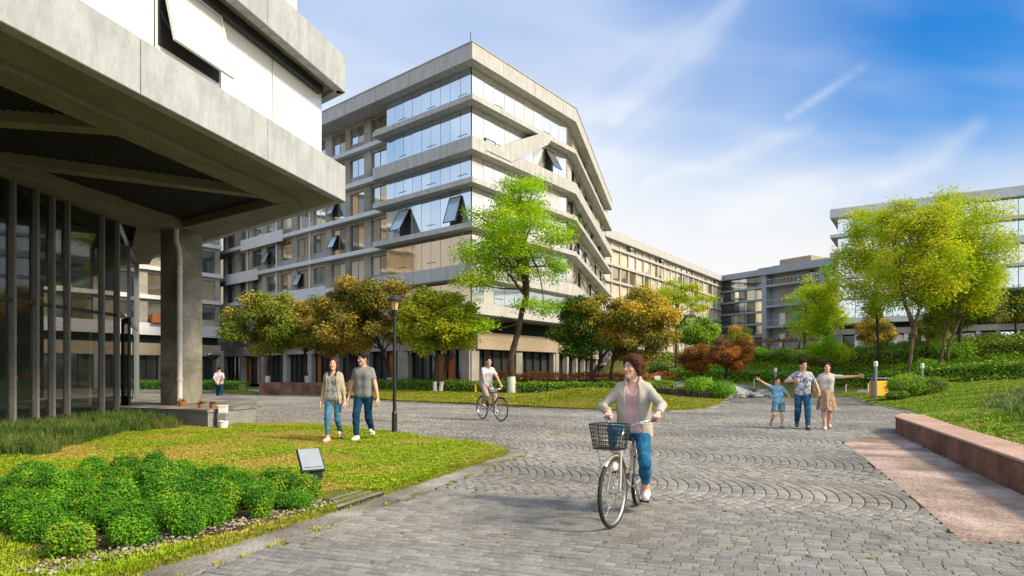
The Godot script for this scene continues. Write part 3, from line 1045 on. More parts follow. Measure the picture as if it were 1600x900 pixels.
func build_main() -> void:
	var root := thing("office_building", "large corner office block with mirrored ribbon windows between concrete bands", "building", P(0, 0))
	var L := Vector2(-0.758, 0.652)
	var Ln := Vector2(0.652, 0.758)
	var P0 := Vector2(-36.2, 73.7)
	var C := Vector2(-2.79, 45.0)
	var E1 := C + L * 11.4
	var Q := Vector2(5.64, 56.4)
	var S := Vector2(13.6, 87.0)
	var bay := PackedVector2Array([E1, C, Q, S, Vector2(-1.0, 91.0), Vector2(-6.0, 62.0)])
	var E2 := E1 + Ln * 1.2 
	var P2 := P0 + Ln * 1.2
	var rec := PackedVector2Array([P2, E2, E2 + Ln * 9.0, P2 + Ln * 9.0])
	# roof fascia
	var roof := PackedVector2Array([P0, C, Q, S, Vector2(-1.0, 91.0), Vector2(-20.0, 80.0)])
	slab_part(root, "roof_slab", roof, 23.55, 24.7, M.concrete_pale)
	var cope := MB.new()
	for ab in [[P0, C], [C, Q], [Q, S]]:
		var T := frame(ab[0], ab[1])
		cope.box(Vector3(0.02, 24.702, -0.4), Vector3(ab[0].distance_to(ab[1]) - 0.02, 24.79, 0.05), T, 0.015)
	obj("roof_coping", cope, M.concrete_pale, root)
	var jo := MB.new()
	for ab in [[P0, C], [C, Q], [Q, S]]:
		var T := frame(ab[0], ab[1])
		var x := 3.6
		while x < ab[0].distance_to(ab[1]) - 1.0:
			jo.box(Vector3(x, 23.56, -0.01), Vector3(x + 0.03, 24.69, 0.003), T)
			x += 4.2
	for ab in [[E1, C], [C, Q], [Q, S]]:
		var T := frame(ab[0], ab[1])
		for yy in [[8.2, 9.2], [17.2, 18.15]]:
			var x := 2.9
			while x < ab[0].distance_to(ab[1]) - 1.0:
				jo.box(Vector3(x, yy[0] + 0.01, -0.01), Vector3(x + 0.025, yy[1] - 0.01, 0.003), T)
				x += 4.2
	obj("panel_joints", jo, M.joint_dark, root).set_meta("kind", "stuff")
	var ledges := [[5.62, 6.4], [8.2, 9.2], [11.72, 12.1], [14.87, 15.25], [17.2, 18.15], [20.72, 21.1]]
	for i in ledges.size():
		slab_part(root, "floor_slab", bay, ledges[i][0], ledges[i][1], M.concrete_pale)
		slab_part(root, "floor_slab", rec, ledges[i][0] + (0.02 if ledges[i][1] - ledges[i][0] < 0.5 else ledges[i][1] - ledges[i][0] - 0.4), ledges[i][1] - 0.004, M.concrete_blue)
	# core behind the glass
	var g := inset(bay, 0.85)
	slab_part(root, "inner_wall", inset(bay, 0.93), 6.0, 23.6, M.black)
	var tops := [8.2, 11.72, 14.87, 17.2, 20.72, 23.55]
	var warm := [M.glass_warm, M.glass_warm, M.glass_warm_b]
	for f in 6:
		var y0: float = LV[f] + 0.01
		var y1: float = tops[f] - 0.01
		var TL := frame(g[0], g[1])
		var LL := g[0].distance_to(g[1])
		pane_run(root, TL, 0.05, LL - 0.06, y0, y1, 1.12, [M.glass, M.glass, M.glass_b, M.glass_c] if f > 1 else [M.glass_brown], "window_pane", 0.035 )  # bronze panes on the two lowest floors paint in mirrored brown buildings
		var TR := frame(g[1], g[2])
		pane_run(root, TR, 0.06, g[1].distance_to(g[2]) - 0.04, y0, y1, 1.3, warm, "window_pane", 0.035)
		var TS := frame(g[2], g[3])
		pane_run(root, TS, 0.06, g[2].distance_to(g[3]) - 0.04, y0, y1, 3.1, warm + [M.cream, M.glass_brown], "window_pane", 0.1)
	# casements standing open, and the thin handles of the shut ones
	var TL := frame(g[0], g[1])
	var LL := g[0].distance_to(g[1])
	for q in [[2.4, 12.3, 1.3, 2.1], [8.2, 12.3, 1.3, 2.1]]:
		open_sash(root, TL, q[0], q[1], q[2], q[3], M.sash, 30.0 if q[0] < 5.0 else 19.0)
	var TR := frame(g[1], g[2])
	open_sash(root, TR, 10.2, 18.4, 1.25, 1.9, M.glass_warm, 28.0)
	open_sash(root, TR, 2.1, 18.5, 1.2, 0.35, M.glass_warm, 10.0)
	var TS := frame(g[2], g[3])
	for f in range(1, 6):
		for k in 6:
			if rng.randf() < 0.75:
				open_sash(root, TS, 3.0 + k * 4.4 + rf(-1.0, 1.0), LV[f] + 0.5, 1.3, 1.6, M.glass_warm, rf(16.0, 30.0))
	var vent := MB.new()
	for f in 6:
		for x in [1.6, 5.0, 8.4]:
			for k in 6:
				vent.box(Vector3(x + k * 0.17, LV[f] + 0.62, 0.002), Vector3(x + k * 0.17 + 0.09, LV[f] + 0.68, 0.02), TL)
		for x in [2.8, 9.4]:
			for k in 6:
				vent.box(Vector3(x + k * 0.17, LV[f] + 0.62, 0.002), Vector3(x + k * 0.17 + 0.09, LV[f] + 0.68, 0.02), TR)
	obj("vent_strip", vent, M.dark_metal, root)
	# slanted band that climbs from the fourth to the fifth ledge
	var T := frame(C, Q)
	var sl := MB.new()
	for i in 1:
		var a := Vector2(1.6, 17.5)
		var b := Vector2(8.4, 20.75)
		for z in [[-0.8, 0.06]]:
			var p := [Vector3(a.x, a.y, z[1]), Vector3(b.x, b.y, z[1]), Vector3(b.x + 2.0, b.y + 0.30, z[1]), Vector3(b.x + 1.2, b.y - 0.55, z[1]), Vector3(a.x + 3.0, a.y - 0.05, z[1])]
			var q := []
			for k in p:
				q.append(Vector3(k.x, k.y, z[0]))
			for k in [[0, 4, 3], [0, 3, 1], [1, 3, 2]]:
				sl.tri(T * p[k[0]], T * p[k[1]], T * p[k[2]])
			for k in 5:
				var l := (k + 1) % 5
				sl.quad(T * p[l], T * p[k], T * q[k], T * q[l])
	obj("slanted_band", sl, M.concrete_pale, root)
	slab_part(root, "inner_wall", PackedVector2Array([P2 + Ln * 2.9 + L * 7.0, E2 + Ln * 2.9 + L * -1.5, E2 + Ln * 9.0, P2 + Ln * 9.0 + L * 7.0]), 0.0, 23.5, M.black)
	# recessed wing on the left
	var lv := []
	for f in 6:
		lv.append([LV[f] + 0.01, (tops[f] if f > 0 else 8.75)])
	lv[3][1] = 17.7
	masonry(root, P2 + Ln * 0.5, E2 + Ln * 0.5, lv.slice(0, 3), 3.05, [M.glass_dark, M.glass_dark, M.glass_brown, M.cream, M.curtain], M.pier)
	masonry(root, P2 + Ln * 0.5, E2 + Ln * 0.5, lv.slice(3, 6), 3.05, [M.glass, M.glass, M.glass_c, M.glass_brown], M.pier)
	var TB := frame(P2, E2)
	for q in [[4.5, 11.5, 11.2], [17.5, 24.0, 8.3], [8.0, 17.2, 8.3], [8.0, 16.5, 14.6], [19.5, 26.0, 17.3], [1.0, 5.0, 17.3]]:
		var m := MB.new()
		m.box(Vector3(q[0], q[2], -0.06), Vector3(q[1], q[2] + 1.15, 0.1), TB, 0.015)
		obj("parapet_panel", m, M.concrete_blue, root)
	for x in [8.6, 14.7, 20.8]:
		var m := MB.new()
		m.tube([TB * Vector3(x, 6.4, -0.35), TB * Vector3(x, 23.5, -0.35)], [0.06], 6)
		obj("downpipe", m, M.white, root)
	for q in [[24.6, 12.4], [18.6, 9.5], [12.4, 12.4], [24.4, 15.5]]:
		open_sash(root, frame(P2 + Ln * 0.5, E2 + Ln * 0.5) * Transform3D(Basis(), Vector3(0, 0, -0.16)), q[0], q[1] + 0.35, 1.0, 1.3, M.sash, 24.0)
	# ground floor, set back
	var gb := inset(bay, 2.3)
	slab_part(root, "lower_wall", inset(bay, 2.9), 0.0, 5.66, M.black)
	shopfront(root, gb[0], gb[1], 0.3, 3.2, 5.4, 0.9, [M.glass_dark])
	shopfront(root, gb[1], gb[2], 0.3, 3.2, 7.0, 0.9, [M.glass_dark])
	shopfront(root, gb[2], gb[3], 0.3, 3.2, 6.0, 0.8, [M.glass_dark])
	for k in 3:
		var t := frame(gb[k], gb[k + 1])
		var m := MB.new()
		m.box(Vector3(0.0, 3.22, -0.3), Vector3(gb[k].distance_to(gb[k + 1]), 4.5, 0.75), t)
		obj("lintel", m, M.lintel, root)
	var ro := Ln * 2.2
	shopfront(root, P2 + ro, E2 + ro, 0.2, 3.3, 4.6, 0.7, [M.orange, M.curtain, M.glass_dark])
	var t2 := frame(P2 + ro, E2 + ro)
	var lm := MB.new()
	lm.box(Vector3(0, 3.32, -0.3), Vector3(P2.distance_to(E2), 4.3, 0.6), t2)
	lm.box(Vector3(0, 4.3, -0.6), Vector3(P2.distance_to(E2), 5.8, -0.3), t2)
	obj("lintel", lm, M.pier, root)
	var od := MB.new()
	var tg := frame(gb[0], gb[1])
	for x in [3.5, 4.7]:
		od.box(Vector3(x, 0.3, -0.06), Vector3(x + 0.85, 2.9, 0.02), tg, 0.01)
	obj("orange_door", od, M.orange, root)
	var md := MB.new()
	md.box(Vector3(-4.0, 24.7, -0.4), Vector3(-3.4, 25.2, 0.2), Transform3D(Basis(), P(0, 52)))
	md.tube([P(-2.95, 45.6, 24.7), P(-2.95, 45.6, 25.7)], [0.03], 5)
	obj("roof_mast", md, M.dark_metal, root)

	# wing that closes the court on the left
	var w := thing("court_wing", "shaded court wing with brown windows behind the concrete pillar", "building", P(0, 0))
	var W0 := Vector2(-31.85, 69.8)
	var W1 := W0 + Vector2(-0.594, -0.804) * 24.0
	var n := Vector2(0.804, -0.594)
	var wl := []
	for f in 6:
		wl.append([LV[f] + 0.01, LV[f + 1] - 0.42])
	masonry(w, W1, W0, wl, 4.0, [M.glass_dark, M.glass_brown, M.curtain, M.glass_dark], M.pier)
	for f in 7:
		var m := MB.new()
		m.box(Vector3(0, LV[f] - (0.41 if f > 0 else 1.2), -0.3), Vector3(24.0, LV[f], 0.35), frame(W1, W0), 0.015)
		obj("floor_slab", m, M.concrete_blue, w)
	slab_part(w, "inner_wall", PackedVector2Array([W1 - n * 0.5, W0 - n * 0.5, W0 - n * 9.0, W1 - n * 9.0]), 0.0, 24.6, M.black)
	shopfront(w, W1 - n * 0.35, W0 - n * 0.35, 0.2, 3.2, 6.0, 0.7, [M.glass_dark])
	var l2 := MB.new()
	l2.box(Vector3(0, 3.2, -0.3), Vector3(24.0, 4.4, 0.15), frame(W1, W0))
	obj("lintel", l2, M.lintel, w)
	var bx := MB.new()
	bx.box(Vector3(16.6, 6.4, 0.36), Vector3(17.8, 7.3, 0.8), frame(W1, W0), 0.02)
	obj("flower_box", bx, M.orange, w)

func ribbon_wing(root: Node, A: Vector2, B: Vector2, levels: Array, roof: Array, depth: float, over: float, pane_w: float, mats: Array, slab_mat: Material, roof_mat: Material, base_y: float) -> void:
	var T := frame(A, B)
	var L := A.distance_to(B)
	var core := MB.new()
	core.box(Vector3(0.1, base_y, -depth), Vector3(L - 0.1, roof[0] + 0.2, -over - 0.1))
	obj("wall", core, M.black, root, T)
	for i in levels.size():
		var m := MB.new()
		m.box(Vector3(0, levels[i][0], -depth + 0.2), Vector3(L, levels[i][1], 0.0), Transform3D(), 0.02)
		obj("floor_slab", m, slab_mat, root, T)
		var y1: float = levels[i + 1][0] if i + 1 < levels.size() else roof[0]
		pane_run(root, T * Transform3D(Basis(), Vector3(0, 0, -over)), 0.1, L - 0.1, levels[i][1] + 0.01, y1 - 0.01, pane_w, mats, "window_pane", 0.12)
	var r := MB.new()
	r.box(Vector3(-0.5, roof[0], -depth), Vector3(L + 0.3, roof[1], 0.45), Transform3D(), 0.03)
	obj("roof_slab", r, roof_mat, root, T)

func build_far() -> void:
	var fw := thing("far_wing", "long sunlit wing with cream bands receding behind the corner block", "building", P(0, 0))
	var A := Vector2(14.9, 103.0)
	var B := Vector2(50.6, 154.0)
	var lv := []
	for i in 8:
		lv.append([0.6 + 2.75 * i + 2.0, 0.6 + 2.75 * i + 2.42])
	ribbon_wing(fw, A, B, lv, [23.3, 24.7], 14.0, 0.4, 3.1, [M.glass_warm, M.cream, M.cream, M.glass_warm_b, M.glass_brown, M.cream], M.concrete_pale, M.concrete_pale, 0.0)
	var T := frame(A, B)
	for i in range(1, 8):
		for k in 8:
			if rng.randf() < 0.10:
				open_sash(fw, T * Transform3D(Basis(), Vector3(0, 0, -0.38)), 3.0 + k * 7.0, lv[i][1] + 0.3, 1.6, 1.5, M.sash)
	var cm := MB.new()
	for k in 19:
		cm.box(Vector3(3.1 + k * 3.28 - 0.2, 2.0, -0.5), Vector3(3.1 + k * 3.28 + 0.2, 23.3, -0.2), T)
	obj("wall_column", cm, M.cream, fw)

	# grey block across the end, with balconies on its right half
	var cb := thing("balcony_block", "slate grey block with railed balconies at the far end of the lawn", "building", P(0, 0))
	var c0 := Vector2(48.9, 155.2)
	var c1 := Vector2(56.3, 144.0)
	var c2 := Vector2(74.0, 117.0)
	var lv2 := []
	for i in 7:
		lv2.append([4.0 + 2.75 * i, 4.0 + 2.75 * i + 0.45])
	ribbon_wing(cb, c0, c1, lv2, [23.4, 24.7], 10.0, 0.7, 2.2, [M.glass_warm, M.glass_dark, M.glass_dark, M.glass], M.slate_paint, M.slate_paint, 0.0)
	var T2 := frame(c1, c2)
	var L2 := c1.distance_to(c2)
	var bk := MB.new()
	bk.box(Vector3(0, 0, -10.0), Vector3(L2, 23.5, -1.9), T2)
	obj("wall", bk, M.slate_paint, cb)
	var rs := MB.new()
	rs.box(Vector3(-0.6, 23.3, -10.0), Vector3(L2, 24.9, 0.8), T2, 0.03)
	obj("roof_slab", rs, M.slate_paint, cb)
	var col := MB.new()
	for x in [0.0, 13.6, 27.0]:
		col.box(Vector3(x, 0, -1.9), Vector3(x + 1.1, 23.3, 0.25), T2, 0.03)
	obj("column", col, M.slate_paint, cb)
	for i in 4:
		var y := 7.6 + 4.6 * i - 0.35
		var m := MB.new()
		m.box(Vector3(1.1, y - 0.5, -1.9), Vector3(L2, y, 0.3), T2, 0.02)
		obj("balcony_slab", m, M.slate_paint, cb)
		var r := MB.new()
		for k in 26:
			r.box(Vector3(1.2 + k * 0.95, y, 0.2), Vector3(1.28 + k * 0.95, y + 1.1, 0.26), T2)
		r.box(Vector3(1.1, y + 1.1, 0.18), Vector3(L2, y + 1.2, 0.28), T2)
		obj("balcony_railing", r, M.alu, cb)
		for x in [3.0, 8.6, 17.0, 22.5]:
			pane_run(cb, T2 * Transform3D(Basis(), Vector3(0, 0, -1.85)), x, x + 3.0, y + 0.05, y + 2.9, 1.5, [M.white, M.glass_dark, M.curtain], "balcony_door", 0.15)
	var ph := MB.new()
	ph.box(Vector3(3.0, 24.9, -8.0), Vector3(10.5, 26.6, -2.0), T2, 0.05)
	ph.box(Vector3(0.8, 24.9, -7.0), Vector3(3.0, 25.6, -2.5), T2, 0.05)
	obj("roof_plant_room", ph, M.lintel, cb)
	# brick red pergola below it
	var pg := thing("red_pergola", "dark red timber pergola in front of the balcony block", "pergola", P(0, 0))
	var Tp := frame(Vector2(37.5, 100.0), Vector2(45.5, 96.0))
	for k in 5:
		var m := MB.new()
		m.box(Vector3(k * 2.2 - 0.12, 3.0, -0.12), Vector3(k * 2.2 + 0.12, 6.3, 0.12), Tp)
		obj("post", m, M.redstone, pg)
		m = MB.new()
		m.box(Vector3(k * 2.2 - 0.12, 3.0, -3.1), Vector3(k * 2.2 + 0.12, 6.3, -2.9), Tp)
		obj("post", m, M.redstone, pg)
	for k in 3:
		var m := MB.new()
		m.box(Vector3(-0.5, 6.3, -0.2 - k * 1.5), Vector3(9.4, 6.6, 0.1 - k * 1.5), Tp)
		obj("beam", m, M.redstone, pg)
	for k in 16:
		var m := MB.new()
		m.box(Vector3(-0.3 + k * 0.6, 6.6, -3.6), Vector3(-0.18 + k * 0.6, 6.8, 0.4), Tp)
		obj("rafter", m, M.redstone, pg)

	# block on the right, behind the tall light green trees
	var rb := thing("terrace_block", "blue grey glazed block on the terrace behind the tall light green trees", "building", P(0, 0))
	var r0 := Vector2(45.4, 91.4)
	var r1 := Vector2(86.0, 64.9)
	var T3 := frame(r0, r1)
	var L3 := r0.distance_to(r1)
	var core := MB.new()
	core.box(Vector3(0.9, 8.3, -13.0), Vector3(L3, 23.6, -0.95), T3)
	core.box(Vector3(0.9, 2.0, -13.0), Vector3(L3, 8.3, -2.3), T3)
	obj("wall", core, M.black, rb)
	var rr := MB.new()
	rr.box(Vector3(0, 23.5, -14.0), Vector3(L3, 24.8, 0.0), T3, 0.03)
	obj("roof_slab", rr, M.concrete_blue, rb)
	var ys := [[8.4, 9.2], [11.8, 12.15], [14.8, 15.2], [17.7, 18.6], [20.7, 21.15]]
	for i in 5:
		var m := MB.new()
		m.box(Vector3(0, ys[i][0], -13.5), Vector3(L3, ys[i][1], 0.0), T3, 0.02)
		obj("floor_slab", m, M.concrete_blue, rb)
		var y1: float = ys[i + 1][0] if i < 4 else 23.5
		pane_run(rb, T3 * Transform3D(Basis(), Vector3(0, 0, -0.85)), 0.9, L3, ys[i][1] + 0.01, y1 - 0.01, 2.3, [M.glass], "window_pane", 0.06)
	var li := MB.new()
	li.box(Vector3(0.5, 6.9, -3.0), Vector3(L3, 7.7, -1.2), T3, 0.02)
	obj("lintel", li, M.pier, rb)
	for k in 24:
		var m := MB.new()
		m.box(Vector3(1.0 + k * 2.0, 3.0, -1.9), Vector3(1.5 + k * 2.0, 6.9, -1.4), T3, 0.02)
		obj("pier", m, M.concrete_blue if k % 3 else M.pier, rb)
		obj("shop_window", pane_mesh(1.35, 3.6), [M.glass_shop, M.glass, M.curtain, M.white][k % 4], rb, T3 * Transform3D(Basis(), Vector3(2.26 + k * 2.0, 3.1, -1.9)))
	for k in 3:
		var ac := MB.new()
		ac.box(Vector3(31.0 + k * 3.1, 24.81, -4.0), Vector3(32.6 + k * 3.1, 25.5 + 0.2 * k, -3.0), T3, 0.05)
		obj("roof_unit", ac, M.alu, rb)

# ------------------------------------------------------------------ the near building on the left
const PLINTH := [Vector2(-7.46, 15.7), Vector2(-7.05, 17.6), Vector2(-8.2, 20.4), Vector2(-10.4, 25.0), Vector2(-15.5, 26.5), Vector2(-15.5, 18.0), Vector2(-10.45, 17.0)]

func build_near() -> void:
	var root := thing("pavilion_building", "near raised concrete building with an overhanging floor on one pillar and tall dark glass below", "building", P(0, 0))
	var e := Vector2(0.243, 0.970)
	var C := Vector2(-4.08, 15.7)
	var sk := Vector2(-0.757, 0.653)
	var F0 := C - e * 18.5
	var K := C + sk * 24.0
	# fascia panels: two bands of cast panels with open joints
	var T := frame(F0, C)
	var L := 18.5
	for band in [[5.6, 6.46], [8.27, 9.15]]:
		for k in 7:
			var x1 := L - k * 3.12
			var x0 := maxf(0.0, x1 - 3.105)
			if x1 < 0.3:
				continue
			var m := MB.new()
			m.box(Vector3(x0, band[0], -0.22), Vector3(x1, band[1], 0.0), T, 0.012)
			obj("fascia_panel", m, M.fascia, root)
		var T2 := frame(C, K)
		for k in 7:
			var m := MB.new()
			m.box(Vector3(k * 3.3 + (0.0 if k else 0.004), band[0], -0.22), Vector3(k * 3.3 + 3.285, band[1] - 0.001, 0.0), T2, 0.012)
			obj("fascia_panel", m, M.fascia, root)
	var body := PackedVector2Array([F0, C, K, K + Vector2(-12, -20), F0 + Vector2(-12, 0)])
	var inner := inset(body, 0.2)
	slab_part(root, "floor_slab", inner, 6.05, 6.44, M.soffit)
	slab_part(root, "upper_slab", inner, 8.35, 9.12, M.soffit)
	# dark slatted ceiling in the coffers: a board and its slats
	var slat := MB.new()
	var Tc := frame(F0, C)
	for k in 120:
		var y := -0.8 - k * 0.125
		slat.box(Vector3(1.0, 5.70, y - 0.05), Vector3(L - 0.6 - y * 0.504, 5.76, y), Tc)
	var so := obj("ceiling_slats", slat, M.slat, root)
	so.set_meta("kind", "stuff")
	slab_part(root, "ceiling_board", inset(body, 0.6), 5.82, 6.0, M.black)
	# soffit ribs
	var ribs := [
		[[Vector2(-8.0, 0.8), C + Vector2(-0.25, -0.04), Vector2(-5.30, 15.55), Vector2(-9.0, 0.8)], 5.604, "edge_rib"],
		[[C + Vector2(-0.25, -0.04), K + Vector2(-0.15, -0.17), K + Vector2(-2.3, -2.2), Vector2(-5.30, 15.55)], 5.601, "edge_rib"],
		[[Vector2(-8.75, 0.8), Vector2(-5.18, 15.35), Vector2(-5.75, 15.45), Vector2(-9.35, 0.8)], 5.50, "rib"],
		[[Vector2(-5.25, 15.2), Vector2(-5.2, 15.75), Vector2(-9.0, 18.6), Vector2(-9.4, 18.1)], 5.49, "rib"],
		[[Vector2(-8.6, 10.4), Vector2(-6.6, 10.85), Vector2(-6.7, 11.15), Vector2(-8.7, 10.72), Vector2(-11.5, 10.3), Vector2(-11.5, 9.95)], 5.52, "rib"],
		[[Vector2(-11.5, 11.8), Vector2(-10.0, 12.4), Vector2(-5.9, 14.75), Vector2(-5.7, 15.2), Vector2(-10.1, 12.75), Vector2(-11.5, 12.15)], 5.51, "rib"],
		[[Vector2(-10.2, 9.0), Vector2(-10.15, 13.0), Vector2(-9.25, 18.0), Vector2(-9.95, 18.8), Vector2(-10.7, 17.0), Vector2(-10.9, 9.0)], 5.44, "rib"],
		[[Vector2(-10.5, 17.9), Vector2(-9.9, 18.4), Vector2(-13.6, 24.0), Vector2(-14.4, 24.0)], 5.48, "rib"],
	]
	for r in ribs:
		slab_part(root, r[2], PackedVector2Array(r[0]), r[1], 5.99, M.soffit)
	# upper floor: panes painted glare white, dark joints, a blind box, and one casement open
	var g0 := F0 + Vector2(-0.57, 0.0) 
	var gC := Vector2(-4.67, 15.72)
	var TG := frame(gC - e * 18.5, gC)
	var bk := MB.new()
	bk.box(Vector3(0, 6.44, -0.5), Vector3(18.45, 8.34, -0.06), TG)
	obj("wall", bk, M.black, root)
	var ex := [18.5, 16.5, 14.87, 13.27, 11.65, 10.0, 8.4, 6.8, 5.2, 3.6, 2.0, 0.4]
	for k in 11:
		obj("window_pane", pane_mesh(ex[k] - ex[k + 1] - 0.035, 1.84), M.glass_glare, root, TG * Transform3D(wobble(), Vector3((ex[k] + ex[k + 1]) / 2, 6.45, 0)))
	var bb := MB.new()
	bb.box(Vector3(0, 8.16, 0.01), Vector3(18.3, 8.34, 0.16), TG, 0.01)
	obj("blind_box", bb, M.dark_metal, root)
	open_sash(root, TG, 14.07, 6.90, 1.48, 1.25, M.glass_glare, 13.0, M.white)
	var TK := frame(gC, gC + sk * 23.0)
	for k in 12:
		obj("window_pane", pane_mesh(1.64, 1.84), M.glass_glare, root, TK * Transform3D(wobble(), Vector3(k * 1.68 + 0.86, 6.45, -0.45)))
	# the storey above
	var T5 := frame(gC - e * 18.5 + Vector2(-0.6, 0), gC + Vector2(-0.6, 0))
	for k in 11:
		obj("window_pane", pane_mesh(1.64, 2.4), M.glass_glare, root, T5 * Transform3D(wobble(), Vector3(18.5 - k * 1.68 - 0.84, 9.2, 0)))
	var up := MB.new()
	up.box(Vector3(0, 9.12, -3.0), Vector3(18.4, 11.7, -0.06), T5)
	obj("wall", up, M.black, root)
	# tall ground floor glazing with fins
	var TW := frame(Vector2(-10.5, 4.0), Vector2(-10.5, 17.0))
	var fx := [13.0, 12.72, 12.3, 11.05, 10.55, 10.1, 9.4, 8.9, 7.9, 7.3, 6.2, 5.6]
	var edges := [12.97, 12.34, 11.07, 10.57, 10.07, 9.42, 8.3, 7.7, 6.5, 5.9]
	for i in edges.size():
		var m := MB.new()
		m.box(Vector3(edges[i] - 0.03, 0.1, -0.06), Vector3(edges[i] + 0.03, 5.5, 0.10), TW, 0.01)
		obj("window_fin", m, M.fin, root)
		if i + 1 < edges.size():
			var w: float = edges[i] - edges[i + 1] - 0.1
			obj("tall_window", pane_mesh(w, 5.0, 0.02), M.pane, root, TW * Transform3D(Basis(), Vector3((edges[i] + edges[i + 1]) / 2, 0.42, 0.0)))
	var tr := MB.new()
	for y in [0.36, 2.9]:
		tr.box(Vector3(5.5, y, -0.05), Vector3(12.95, y + 0.07, 0.05), TW)
	obj("transom", tr, M.dark_metal, root)
	var sill := MB.new()
	sill.box(Vector3(0.0, 0.0, -0.1), Vector3(12.9, 0.36, 0.06), TW)
	obj("base_panel", sill, M.orange, root)
	# the room behind
	var rm := MB.new()
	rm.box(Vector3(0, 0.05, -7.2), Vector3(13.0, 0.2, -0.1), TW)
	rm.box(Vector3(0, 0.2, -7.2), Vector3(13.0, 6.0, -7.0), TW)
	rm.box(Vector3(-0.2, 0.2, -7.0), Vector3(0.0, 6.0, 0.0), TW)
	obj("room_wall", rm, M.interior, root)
	for q in [[12.2, 2.0, -2.6, 0.95], [9.9, 1.6, -2.2, 1.1], [11.3, 1.2, -3.5, 1.4]]:
		var m := MB.new()
		m.box(Vector3(q[0] - q[3], 0.2, q[2]), Vector3(q[0], 0.2 + q[1], q[2] + 0.08), TW, 0.01)
		obj("room_partition", m, M.orange if q[1] < 1.9 else M.curtain, root)
	# recessed entrance: glass, leaf standing open, pale end post
	var A := Vector2(-14.15, 24.1)
	var B := Vector2(-10.55, 17.1)
	var TE := frame(B, A)
	TE = frame(A, B)
	var LE_ := A.distance_to(B)
	obj("tall_window", pane_mesh(3.4, 2.4, 0.02), M.pane, root, TE * Transform3D(Basis(), Vector3(1.9, 3.1, 0)))
	obj("tall_window", pane_mesh(1.9, 2.5, 0.02), M.pane, root, TE * Transform3D(Basis(), Vector3(1.15, 0.5, 0)))
	var po := MB.new()
	po.box(Vector3(-0.05, 0.5, -0.1), Vector3(0.2, 5.6, 0.12), TE, 0.01)
	obj("end_post", po, M.alu, root)
	var tz := MB.new()
	tz.box(Vector3(0.2, 3.0, -0.05), Vector3(LE_, 3.1, 0.05), TE)
	tz.box(Vector3(0.2, 5.48, -0.05), Vector3(LE_, 5.58, 0.05), TE)
	tz.box(Vector3(3.7, 3.1, -0.05), Vector3(3.8, 5.5, 0.05), TE)
	obj("transom", tz, M.alu, root)
	var dl := MB.new()
	var TD := TE * Transform3D(Basis(Vector3.UP, 0.25), Vector3(6.3, 0, 0))
	for b in [[0.0, 0.5, 0.12, 2.95], [0.9, 0.5, 1.02, 2.95], [0.12, 0.5, 0.9, 0.75], [0.12, 2.8, 0.9, 2.95]]:
		dl.box(Vector3(b[0], b[1], -0.03), Vector3(b[2], b[3], 0.03), TD)
	var dr := obj("door", dl, M.black, root)
	obj("door_glass", pane_mesh(0.78, 2.05, 0.01), M.pane, dr, TD * Transform3D(Basis(), Vector3(0.51, 0.75, 0)))
	var rw := MB.new()
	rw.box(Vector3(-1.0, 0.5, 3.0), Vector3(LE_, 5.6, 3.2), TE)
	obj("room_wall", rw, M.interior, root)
	# pillar and its downpipe
	var pl := MB.new()
	var Tn := Transform3D(Basis(Vector3(0.97, 0, 0.243), Vector3.UP, Vector3(-0.243, 0, 0.97)), P(-9.58, 18.55))
	pl.box(Vector3(-0.36, 0.5, -0.46), Vector3(0.34, 5.48, 0.42), Tn, 0.025)
	var po2 := obj("pillar", pl, M.pillar, root)
	var jm := MB.new()
	for y in [1.75, 3.0, 4.25]:
		jm.box(Vector3(-0.355, y, -0.465), Vector3(0.345, y + 0.012, 0.424), Tn)
	obj("pour_lines", jm, M.joint_dark, po2).set_meta("kind", "stuff")
	var pp := MB.new()
	pp.tube([Tn * Vector3(0.30, 5.6, 0.52), Tn * Vector3(0.30, 5.28, 0.54), Tn * Vector3(0.36, 5.08, 0.60), Tn * Vector3(0.44, 4.86, 0.60), Tn * Vector3(0.45, 4.6, 0.58), Tn * Vector3(0.45, 0.5, 0.58)], [0.07], 12)
	for y in [1.2, 2.6, 4.2]:
		pp.tube([Tn * Vector3(0.45, y, 0.58), Tn * Vector3(0.45, y + 0.07, 0.58)], [0.085], 12)
	obj("downpipe", pp, M.pipe, root)
	# granite plinth
	var pn := MB.new()
	pn.prism(PackedVector2Array(PLINTH), -0.05, 0.44)
	var plo := obj("entrance_plinth", pn, M.granite, root)
	var cp := MB.new()
	cp.prism(Geometry2D.offset_polygon(PackedVector2Array(PLINTH), 0.03)[0], 0.44, 0.5)
	obj("plinth_top", cp, M.kerb, plo)

var BED := PackedVector2Array([Vector2(-6.4, 6.4), Vector2(-5.8, 7.1), Vector2(-5.1, 7.7), Vector2(-4.3, 7.85), Vector2(-3.4, 7.35), Vector2(-2.6, 6.95), Vector2(-1.98, 6.62), Vector2(-2.05, 6.3), Vector2(-2.5, 5.4), Vector2(-2.82, 4.85), Vector2(-3.1, 4.45), Vector2(-3.7, 4.9), Vector2(-4.65, 5.75), Vector2(-6.0, 6.1)])

